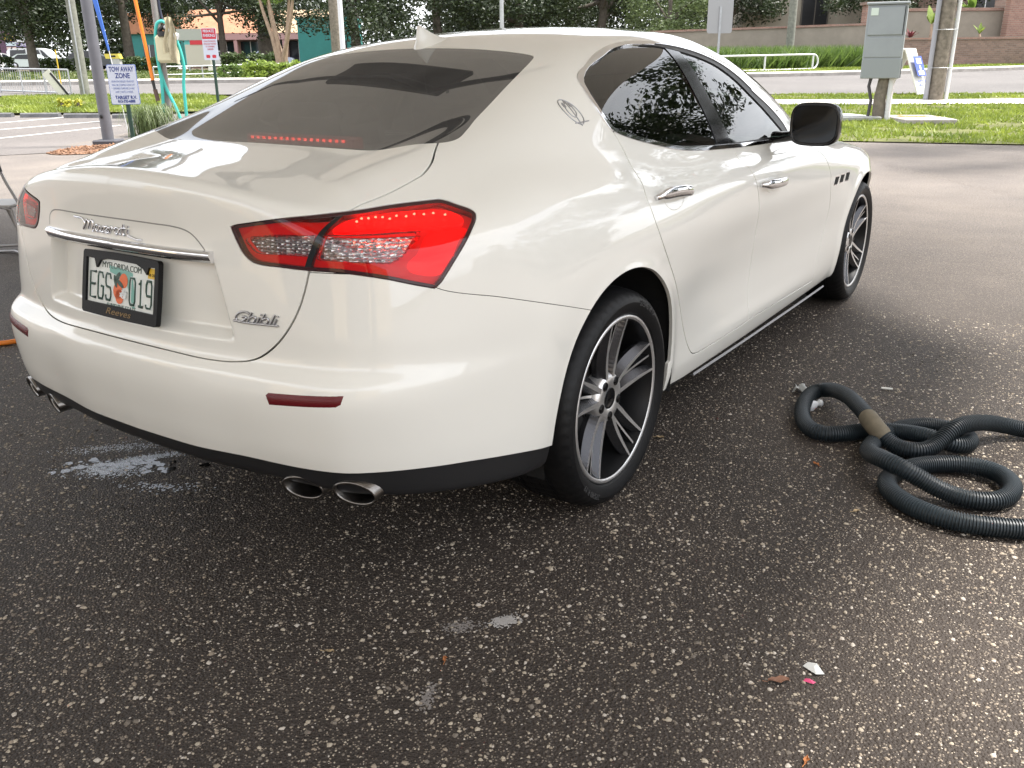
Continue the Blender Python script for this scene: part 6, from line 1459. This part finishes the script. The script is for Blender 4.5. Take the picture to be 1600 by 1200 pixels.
t = post('marker_stake', 'thin yellow stake standing by the railing', 'stake', -15.7, 32.6, .022, .022, 1.5, mat('stake_yellow', (.55, .38, .03), .6), n=6)
# vacuum / wash post with its hanging gear
t = post('vacuum_post', 'grey tilted post carrying an orange pole and teal hose', 'post', -8.28, 22.4, .085, .075, 5.0, mat('post_taupe', (.22, .205, .19), .55, noise=.15, nscale=7))
b = MB(); b.tube([UV*.10+Vector((0, 0, 3.4)), UV*.10+Vector((0, 0, 2.55)), UV*.13+Vector((0, 0, 2.3)), UV*.22+Vector((0, 0, 2.2)), UV*.30+Vector((0, 0, 2.30))], .03, 8); b.build('hook', mat('hook_blue_black', (.015, .02, .04), .4), t)
t = thing('extension_pole', 'orange telescopic pole with a brown grip leaning on the grey vacuum post', 'pole', at(-8.49, 22.2)); d = UV*-.20
b = MB(); b.tube([Vector((0, 0, .95)), d*1.0+Vector((0, 0, 3.3))], .042, 10); b.build('orange_tube', mat('pole_orange', (.72, .20, .015), .45), t)
b = MB(); b.tube([-d*.28+Vector((0, 0, .48)), -d*.1+Vector((0, 0, .74))], .05, 10); b.build('brown_grip', mat('grip_brown', (.09, .05, .035), .6), t)
b = MB(); b.tube([-d*.10+Vector((0, 0, .74)), Vector((0, 0, .96))], .03, 8); b.build('ferrule', BLACKP, t)
b = MB(); b.tube([-d*.0+Vector((-.06, 0, .95)), -d*.25+Vector((-.05, 0, .5)), -d*.35+Vector((0, 0, -.1))], .009, 5); b.build('cord', DARK, t)
TEALH = mat('teal_hose', (.05, .42, .36), .4)
o = at(-8.1, 22.35); t = thing('teal_wash_hose', 'teal wash hose looped over the hook on the grey post', 'hose', o)
def loc(u, z, ds=0.): return UV*(u+8.1)+SV*ds+Vector((0, 0, z))
q = smooth_closed([(-8.36, .12), (-8.30, .9), (-8.32, 1.6), (-8.24, 2.16), (-8.08, 2.24), (-7.92, 2.05), (-7.78, 1.70), (-7.72, 1.25), (-7.78, .85), (-7.80, .35), (-7.82, -.1)], 6, False)
b = MB(); b.tube([loc(a, c, -.12) for a, c in q], .038, 8); b.build('hose_run', TEALH, t)
q = smooth_closed([(-8.34, 1.25), (-8.25, .8), (-8.08, .35), (-7.98, .02)], 6, False)
b = MB(); b.tube([loc(a, c, -.05) for a, c in q], .04, 8); b.build('hose_tail', TEALH, t)
b = MB(); b.tube([loc(-8.02, 2.14, -.2), loc(-7.80, 1.92, -.2)], .05, 8); b.tube([loc(-7.80, 1.92, -.2), loc(-7.74, 1.90, -.2)], .075, 10); b.build('white_nozzle', PVC, t)
t = thing('plastic_jug', 'cream plastic jug hung on the grey post beside the teal hose', 'jug', at(-8.06, 22.25), RZ)
CREAM = mat('jug_cream', (.55, .50, .33), .45); b = MB(); b.bbox((0, 0, 1.64), (.46, .32, .62), .06); b.build('body', CREAM, t)
b = MB(); b.tube([(-.15, -.02, 1.92), (-.12, -.02, 2.05), (-.02, -.02, 2.14), (.08, -.02, 2.05), (.1, -.02, 1.92)], .05, 8); b.tube([(-.02, -.1, 1.92), (-.02, -.1, 2.02)], .12, 12); b.build('black_collar', BLACKP, t)
t = thing('wash_towel', 'beige towel draped over the plastic jug and hook', 'towel', at(-7.92, 22.15), RZ)
r_ = np.random.default_rng(3); b = MB(); nx_, nz_ = 12, 18; vs = []
for i in range(nx_):
    for j in range(nz_):
        x = -.10+.26*i/(nx_-1); q = j/(nz_-1); z = 2.36-.16*abs(x-.02)*3-1.0*q*(1-.25*(i/(nx_-1)<.4)); vs.append((x*(.75+.5*q)+.03*math.sin(q*6), -.06-.05*math.sin(i*1.3+q*2)-.05*q, z))
b.add(vs, [(i*nz_+j, (i+1)*nz_+j, (i+1)*nz_+j+1, i*nz_+j+1) for i in range(nx_-1) for j in range(nz_-1)], 0, True); b.build('cloth', mat('towel_beige', (.42, .37, .25), .95, noise=.15, nscale=14, bump=.4, bscale=60), t)
# electrical cabinet
CAB = mat('cabinet_grey', (.27, .29, .30), .5, noise=.05, nscale=4); CAB2 = mat('cabinet_side', (.25, .27, .275), .5)
t = thing('electrical_cabinet', 'grey electrical cabinet on a timber stub at the edge of the verge', 'cabinet', at(8.12, 20.4), RZ-.42)
b = MB(); b.bbox((0, .25, 1.66), (.80, .52, 1.50), .012); b.build('housing', CAB, t)
b = MB(); b.bbox((0, -.022, 2.08), (.70, .03, .56), .008); b.build('upper_door', CAB, t); b = MB(); b.bbox((0, -.018, 1.55), (.76, .02, .40), .006); b.build('middle_panel', CAB, t); b = MB(); b.bbox((0, -.018, 1.12), (.76, .02, .40), .006); b.build('lower_panel', CAB2, t)
b = MB(); b.box((.352, -.03, 2.08), (.012, .02, .58)); b.build('door_shadow_gap', DARK, t)
b = MB(); b.box((-.25, -.042, 2.27), (.15, .006, .15)); b.build('notice_label', mat('notice_green_white', (.55, .62, .55), .6), t)
b = MB(); b.bbox((0, .24, 2.435), (.86, .60, .05), .01); b.build('rain_hood', CAB, t)
b = MB(); b.box((.408, .30, 1.12), (.02, .30, .40)); b.build('side_vent', mat('side_vent', (.14, .15, .155), .6), t)
b = MB(); b.tube([(.08, .2, -.2), (.05, .2, .5), (.1, .2, .95)], [.15, .13, .12], 9); b.build('timber_stub', WOOD, t)
b = MB(); b.tube([(-.16, .1, -.1), (-.12, .1, .45), (-.2, .1, .75), (-.17, .1, .95)], .035, 8); b.build('cable', mat('cable_dark', (.05, .045, .05), .6), t)
b = MB(); b.tube([(.25, .15, -.1), (.25, .15, .95)], .06, 8); b.build('conduit', PVC, t)
# A-frame board
t = thing('sandwich_board', 'white A-frame pavement sign with blue print behind the cabinet', 'sign', at(12.25, 28.8), RZ-.80)
AW = mat('board_white', (.70, .68, .62), .5); AB = mat('board_blue', (.05, .09, .42), .5)
for s_ in (1, -1):
    b = MB(); b.bbox((s_*.33, 0, .70), (.05, .75, 1.45), .012, ry=-s_*.40); b.build('panel', AW, t)
b = MB(); b.bbox((0.405, 0, .86), (.006, .62, .62), .002, ry=-.40); pn_ = b.build('blue_print', AB, t)
Mx = frame((.43, 0, .86), (0, 1, 0), (-math.sin(.40), 0, math.cos(.40)), (math.cos(.40), 0, math.sin(.40)))
for k, (x, z, w_, h_) in enumerate(((0, .16, .34, .18), (.0, -.05, .12, .14), (.0, -.2, .40, .12))):
    b = MB(); b.box((x, z, -.014), (w_, h_, .004)); me = b.mesh('white_block'); me.transform(Mx); link('white_block', me, AW, t)
text_obj('lettering', '$5.95', .26, AB, t, frame((.572, 0, .36), (0, 1, 0), (-math.sin(.40), 0, math.cos(.40)), (math.cos(.40), 0, math.sin(.40))), extrude=.002)
# covers in the verge
t = thing('utility_cover', 'concrete utility cover with orange spray paint in the grass', 'utility cover', at(9.0, 20.2, .06), RZ-.1); b = MB(); b.bbox((0, 0, 0), (1.05, 1.75, .10), .015); b.build('lid', mat('cover_concrete', (.36, .33, .31), .85, noise=.2, nscale=6), t)
r_ = np.random.default_rng(12); b = MB(); k = np.arange(7)
for i in range(120):
    x, y = r_.normal(0, .20), .18*math.sin(i*.5)+r_.normal(0, .12)+.2; rr_ = r_.uniform(.02, .08); b.add([(x+rr_*r_.uniform(.5, 1)*math.cos(a), y+1.6*rr_*r_.uniform(.5, 1)*math.sin(a), .0515+.00005*i) for a in np.linspace(0, 2*PI, 7, endpoint=False)], [tuple(range(7))])
b.build('spray_paint', mat('spray_orange', (.62, .22, .08), .8), t, kind='stuff')
t = thing('utility_cover', 'plain grey concrete utility cover behind the door mirror', 'utility cover', at(7.7, 21.0, .06), RZ+.1); b = MB(); b.bbox((0, 0, 0), (.9, 1.6, .08), .015); b.build('lid', mat('cover_grey', (.33, .33, .31), .85, noise=.2, nscale=6), t)
b = MB(); b.tube([(-.12, -.62, .042), (.12, -.62, .042)], .012, 6); b.build('lifting_bar', GALV, t)
# monument sign and yellow box across the road
t = thing('menu_board', 'cream menu board with grey and red top behind the teal hose', 'sign', at(-18.5, 56), RZ)
b = MB(); b.box((0, 0, .95), (1.4, .2, 1.2)); b.build('board', mat('menu_cream', (.45, .42, .36), .7), t); b = MB(); b.box((-.35, -.02, 2.1), (1.5, .2, .62)); b.build('grey_top', mat('menu_grey', (.34, .35, .32), .7), t); b = MB(); b.box((.1, -.02, 1.66), (.95, .22, .24)); b.build('red_band', REDI, t)
b = MB(); b.prism([(.5, 0), (.95, 0), (.72, 1.65), (.6, 1.65)], (0, -.06, 0), (1, 0, 0), (0, 0, 1), (0, .05, 0)); b.build('side_leaf', AW, t)
for x in (-.62, .62):
    b = MB(); b.box((x, .05, .2), (.1, .1, .6)); b.build('leg', GALV, t)
t = thing('newspaper_box', 'yellow street box on a stand behind the tow away sign', 'street box', at(-21.0, 50), RZ)
b = MB(); b.prism([(-.38, .86), (.38, .86), (.30, 1.10), (-.45, 1.10)], (0, -.2, 0), (1, 0, 0), (0, 0, 1), (0, .4, 0)); b.build('hood', mat('box_yellow', (.62, .50, .08), .5), t); b = MB(); b.box((.1, 0, .45), (.42, .34, .86)); b.build('stand', mat('stand_grey', (.4, .4, .4), .6), t)
b = MB(); b.box((-.0, -.21, .98), (.3, .03, .08)); b.build('slot', DARK, t)
# parked cars far off: body shell, cabin glass, wheels
def far_car(u, s, L, H, col, label, rz, van=False, zo=0.):
    t = thing('parked_car', label, 'car', at(u, s, zo), RZ+rz, 'cars parked across the road'); P_ = mat('car_paint_far', col, .3, coat=.6)
    if van: prof = [(-.5, .28), (.5, .28), (.5, .6), (.47, .95), (.33, 1.0), (.20, 1.62), (.1, 1.75), (-.44, 1.75), (-.49, 1.5), (-.5, .9)]
    else: prof = [(-.5, .28), (.5, .28), (.5, .62), (.46, .82), (.24, .92), (.10, 1.36), (-.02, 1.44), (-.22, 1.42), (-.38, 1.02), (-.49, .92)]
    k = H/(1.75 if van else 1.44); b = MB(); b.prism([(x*L, z*k) for x, z in prof], (0, -.88, 0), (1, 0, 0), (0, 0, 1), (0, 1.76, 0)); b.build('body', P_, t)
    if van: wins = [[(.19, 1.03), (.30, 1.03), (.19, 1.55), (.15, 1.6)], [(-.10, 1.05), (.16, 1.05), (.12, 1.6), (-.10, 1.62)], [(-.44, 1.08), (-.13, 1.06), (-.13, 1.62), (-.42, 1.6)]]
    else: wins = [[(.02, .95), (.21, .94), (.09, 1.30), (.02, 1.36)], [(-.32, .98), (-.01, .95), (-.01, 1.37), (-.21, 1.35)]]
    for sd_ in (-1, 1):
        for w_ in wins:
            b = MB(); b.prism([(x*L, z*k) for x, z in w_], (0, sd_*.885-.01, 0), (1, 0, 0), (0, 0, 1), (0, .02, 0)); b.build('side_window', SHOPG, t)
        for x in (-.30, .31):
            b = MB(); b.lathe([(.0, -.10), (.2, -.11), (.31, -.11), (.33, -.08), (.33, .08), (.31, .11), (.2, .11), (0, .1)], (x*L, sd_*.80, .33), 'y', 20); w2 = b.build('wheel', RUBBER, t); b = MB(); b.lathe([(0, .118*sd_), (.19, .122*sd_), (.205, .112*sd_)], (x*L, sd_*.80, .33), 'y', 16); b.build('rim', SATIN, w2)
        b = MB(); b.bbox((.485*L, sd_*.62, .66*k), (.08, .36, .14), .02); b.build('headlight', CLR_F, t); b = MB(); b.bbox((-.485*L, sd_*.62, .76*k), (.06, .30, .14), .02); b.build('tail_light', REDI, t)
    return t
CLR_F = mat('headlight_far', (.7, .7, .7), .1)
far_car(-44.6, 89, 4.9, 1.9, (.62, .63, .64), 'white van with dark side windows parked far left behind the oak trunk', .0, True)
far_car(-47.9, 88, 4.4, 1.5, (.6, .6, .6), 'white car nose out at the left edge beside a hedge block', .9)
far_car(-42.6, 84, 4.3, 1.35, (.55, .62, .60), 'pale car low in front of the white van', 0.15)
far_car(-36.3, 80, 4.6, 1.5, (.03, .035, .04), 'dark car with pale windscreen parked behind the leaning wood pole', PI+.2)
far_car(-22.3, 88, 4.2, 1.5, (.40, .47, .62), 'pale blue car parked before the shop row left of the crape myrtle', 0.1)
far_car(-26.8, 88, 4.4, 1.5, (.62, .62, .62), 'white car parked before the shops behind the private parking sign', .1)

# ---------------------------------------------------------------- the black suction hose
def hose():
    t = thing('suction_hose', 'black ribbed suction hose with a tan cuff lying in loops on the asphalt', 'hose', (1.6, .8, 0)); o = np.array([1.6, .8, 0])
    H = np.array([(5.2, 2.2, .031), (4.2, 1.95, .031), (3.2, 1.75, .031), (2.6, 1.55, .031)]+HOSE+[(2.5, .62, .031), (3.0, .95, .031), (3.7, 1.2, .031), (4.8, 1.3, .031)]); 
    for _ in range(2):                                     # even out the path
        H[1:-1, :2] = H[1:-1, :2]*.6+.2*(H[:-2, :2]+H[2:, :2])
    q = smooth_closed([tuple(p[:2]) for p in H], 10, False); zz = np.interp(np.arange(len(q))/10, np.arange(len(H)), H[:, 2])
    zz = np.convolve(np.pad(zz, 6, 'edge'), np.ones(13)/13, 'valid'); P = np.column_stack([q, np.maximum(zz, .0305)])
    seg = np.r_[0, np.cumsum(np.linalg.norm(np.diff(P, axis=0), axis=1))]; step = .0021; ss = np.arange(0, seg[-1], step)
    C_ = np.stack([np.interp(ss, seg, P[:, k]) for k in range(3)], 1); w = 9
    for k in range(3): C_[:, k] = np.convolve(np.pad(C_[:, k], w, 'edge'), np.ones(2*w+1)/(2*w+1), 'valid')
    T_ = np.gradient(C_, axis=0); T_ /= np.linalg.norm(T_, axis=1)[:, None]; B_ = np.cross(T_, [0, 0, 1.]); B_ /= np.linalg.norm(B_, axis=1)[:, None]; U_ = np.cross(B_, T_)
    rr = np.where(np.arange(len(ss)) % 4 < 2, .0300, .0258); m = 18; a = 2*PI*np.arange(m)/m
    V = C_[:, None]+rr[:, None, None]*(np.cos(a)[None, :, None]*B_[:, None]+np.sin(a)[None, :, None]*U_[:, None])-o
    n = len(ss); i = np.arange(n-1)[:, None]*m; k = np.arange(m)[None]; Q = np.stack([i+k, i+(k+1) % m, i+m+(k+1) % m, i+m+k], 2).reshape(-1, 4)
    me = np_mesh('hose_tube', V.reshape(-1, 3), Q); me.polygons.foreach_set('use_smooth', np.ones(len(me.polygons), bool)); me.set_sharp_from_angle(angle=.6)
    link('hose_tube', me, mat('hose_black', (.012, .019, .024), .45, noise=.3, nscale=6), t)
    d = np.linalg.norm(C_[:, :2]-(np.array(H[16, :2])+np.array(H[17, :2]))/2, axis=1); c = int(np.argmin(d)); h = int(.056/step); idx = np.arange(c-h, c+h); b = MB()
    b.tube([C_[j]-o for j in idx], [.0335 if 3 < e < len(idx)-4 else .0318 for e in range(len(idx))], 22); b.build('tan_cuff', mat('cuff_tan', (.15, .125, .085), .75, noise=.15, nscale=40), t)
hose()
# cup, wrapper, cigarette end, leaves
PLW_ = glass('clear_plastic', (.80, .80, .80), .15, .9, 1.4); PW = mat('white_plastic', (.72, .74, .76), .35)
t = thing('plastic_cup', 'small white plastic cap lying inside the hose loop', 'plastic cap', (1.262, 1.135, .018)); t.rotation_euler = (1.35, .3, 2.2)
b = MB(); b.lathe([(.0001, .034), (.011, .034), (.0125, .030), (.0125, .016), (.009, .014), (.013, .008), (.026, -.016), (.031, -.030), (.028, -.030), (.012, .0)], (0, 0, 0), 'z', 20); b.build('funnel', PW, t)
b = MB(); b.lathe([(.0135, .020), (.0155, .021), (.0155, .026), (.0135, .027)], (0, 0, 0), 'z', 20); b.build('collar', PW, t)
r_ = np.random.default_rng(5); b = MB(); vs = []
for i in range(9):
    for j in range(9): vs.append((.055*(i/8-.5)+r_.normal(0, .003), .075*(j/8-.5)+r_.normal(0, .003), .022*math.sin(i*.55+j*.4)**2+r_.uniform(0, .007)+.003))
b.add(vs, [(i*9+j, (i+1)*9+j, (i+1)*9+j+1, i*9+j+1) for i in range(8) for j in range(8)], 0, True); o = b.build('plastic_wrapper', mat('milky_plastic', (.45, .46, .45), .3), label='crumpled clear plastic wrapper behind the left end of the hose', cat='litter'); o.location = (1.165, 1.30, 0)
b = MB(); b.tube([(-.022, 0, .005), (.022, 0, .005)], .0048, 9); o = b.build('cigarette_end', mat('paper_white', (.68, .67, .62), .7), label='white cigarette end on the asphalt beyond the hose', cat='litter'); o.location = (1.46, 1.52, 0); o.rotation_euler = (0, 0, .25)
def leaf(x, y, L, w, rz, m, label, seed, curl=.006):
    rr = random.Random(seed); b = MB(); n = 9; vs = []
    for i in range(n):
        q = i/(n-1); ww = w*math.sin(PI*min(1, q*.94+.03))**.8
        for s_ in (-1, -.45, 0, .45, 1): vs.append(((q-.5)*L, s_*ww/2+.002*rr.uniform(-1, 1), .003+curl*(abs(s_)**1.5)+curl*.8*math.sin(q*5+seed)**2+(.0015 if s_ == 0 else 0)*-1))
    b.add(vs, [(i*5+j, (i+1)*5+j, (i+1)*5+j+1, i*5+j+1) for i in range(n-1) for j in range(4)], 0, True); b.tube([(-.5*L, 0, .004), (-.5*L-.012, .002, .006)], .001, 5)
    o = b.build('fallen_leaf', m, label=label, cat='leaf', group='leaves fallen on the asphalt'); o.location = (x, y, 0); o.rotation_euler = (rr.uniform(-.1, .1), rr.uniform(-.06, .06), rz); return o
LB = mat('leaf_brown', (.20, .095, .055), .7, noise=.3, nscale=60); LO = mat('leaf_orange', (.42, .16, .05), .65, noise=.3, nscale=60); LT = mat('leaf_tan', (.38, .28, .16), .7, noise=.3, nscale=60)
leaf(1.667, -.591, .052, .020, .75, LB, 'largest brown leaf at lower right near the clear scrap', 1, .005); leaf(.990, -.937, .020, .010, 2.2, LO, 'small orange leaf below the pale chalk stain', 2, .003); leaf(1.789, -.798, .024, .010, 1.6, LO, 'orange leaf at the bottom edge of the picture', 3, .003)
leaf(.742, -1.063, .022, .010, .6, LT, 'tan leaf at lower left of the pavement', 4, .003); leaf(1.618, .329, .024, .012, 1.0, LT, 'tan leaf just in front of the hose loops', 5, .003); leaf(1.419, .603, .028, .014, 2.6, LO, 'rusty leaf left of the hose coils', 6, .004); leaf(.867, .529, .030, .016, .4, LT, 'pale leaf beside the rear wheel', 7, .004)
b = MB(); b.add([(-.022, -.010, .002), (.018, -.014, .006), (.026, .006, .003), (-.004, .016, .009), (-.024, .010, .003), (0, 0, .010)], [(0, 1, 5), (1, 2, 5), (2, 3, 5), (3, 4, 5), (4, 0, 5)]); o = b.build('plastic_scrap', mat('scrap_clear', (.52, .52, .50), .25), label='torn clear plastic scrap right of the brown leaf', cat='litter'); o.location = (1.721, -.506, 0); o.rotation_euler = (0, 0, -.4)
b = MB(); b.add([(-.012, -.005, .002), (.010, -.006, .004), (.014, .004, .003), (0, .003, .008), (-.010, .008, .002)], [(0, 1, 3), (1, 2, 3), (3, 4, 0)]); o = b.build('paper_scrap', mat('scrap_pink', (.55, .06, .16), .6), label='tiny pink paper scrap beneath the clear plastic scrap', cat='litter'); o.location = (1.725, -.554, 0)
# orange cord by the left rear
b = MB(); q = smooth_closed([(-9.5, -2.6), (-6.5, -2.2), (-4.2, -1.2), (-3.2, -.62), (-2.72, -.34), (-2.434, -.17), (-2.38, -.02), (-2.30, .18), (-2.0, .6), (-1.4, 1.0), (-1.1, 2.0), (-1.4, 3.4)], 10, False); b.tube([(x, y, .0125) for x, y in q], .0125, 10); b.build('orange_cord', mat('cord_orange', (.78, .22, .02), .5), label='orange cord on the ground at the left edge behind the car', cat='cord')
# folding steel stand at the left edge
t = thing('folding_stand', 'grey tubular folding stand with a flat top at the left edge', 'folding stand', (-4.66, 1.10, 0)); GT = mat('tube_grey', (.30, .29, .29), .4, .6)
def L2(a, z, d=0.): return Vector(((a*.86)-d*.5, a*.5+d*.86, z))
for q in ([(.06, .0, 0), (.075, .20, 0), (.06, .34, 0), (-.02, .36, 0), (-.45, .33, 0)], [(.05, .36, .12), (-.02, .52, .12), (-.06, .64, .12)], [(.05, .0, .32), (.07, .2, .32), (.05, .34, .32), (-.02, .36, .32), (-.45, .33, .32)]):
    b = MB(); b.tube([L2(a, z, d) for a, z, d in q], .011, 8); b.build('frame_tube', GT, t)
b = MB(); b.tube([L2(.07, .08), L2(-.45, .05)], .010, 8); b.build('lower_bar', GT, t); b = MB(); b.tube([L2(.065, .02, .0), L2(-.05, .015, .1), L2(-.45, .0, .1)], .010, 8); b.build('foot_bar', GT, t)
b = MB(); b.bbox(L2(-.2, .365, .16), (.52, .34, .022), .006, .53); b.build('top_plate', mat('stand_top', (.36, .35, .34), .5), t)
b = MB(); b.tube([L2(-.10, .34, .2), L2(.0, .04, .2)], .022, 8); b.build('brace', GT, t)
b = MB(); b.tube([L2(-.06, .60, .12), L2(-.075, .70, .12)], .026, 10); b.build('grip', BLACKP, t)
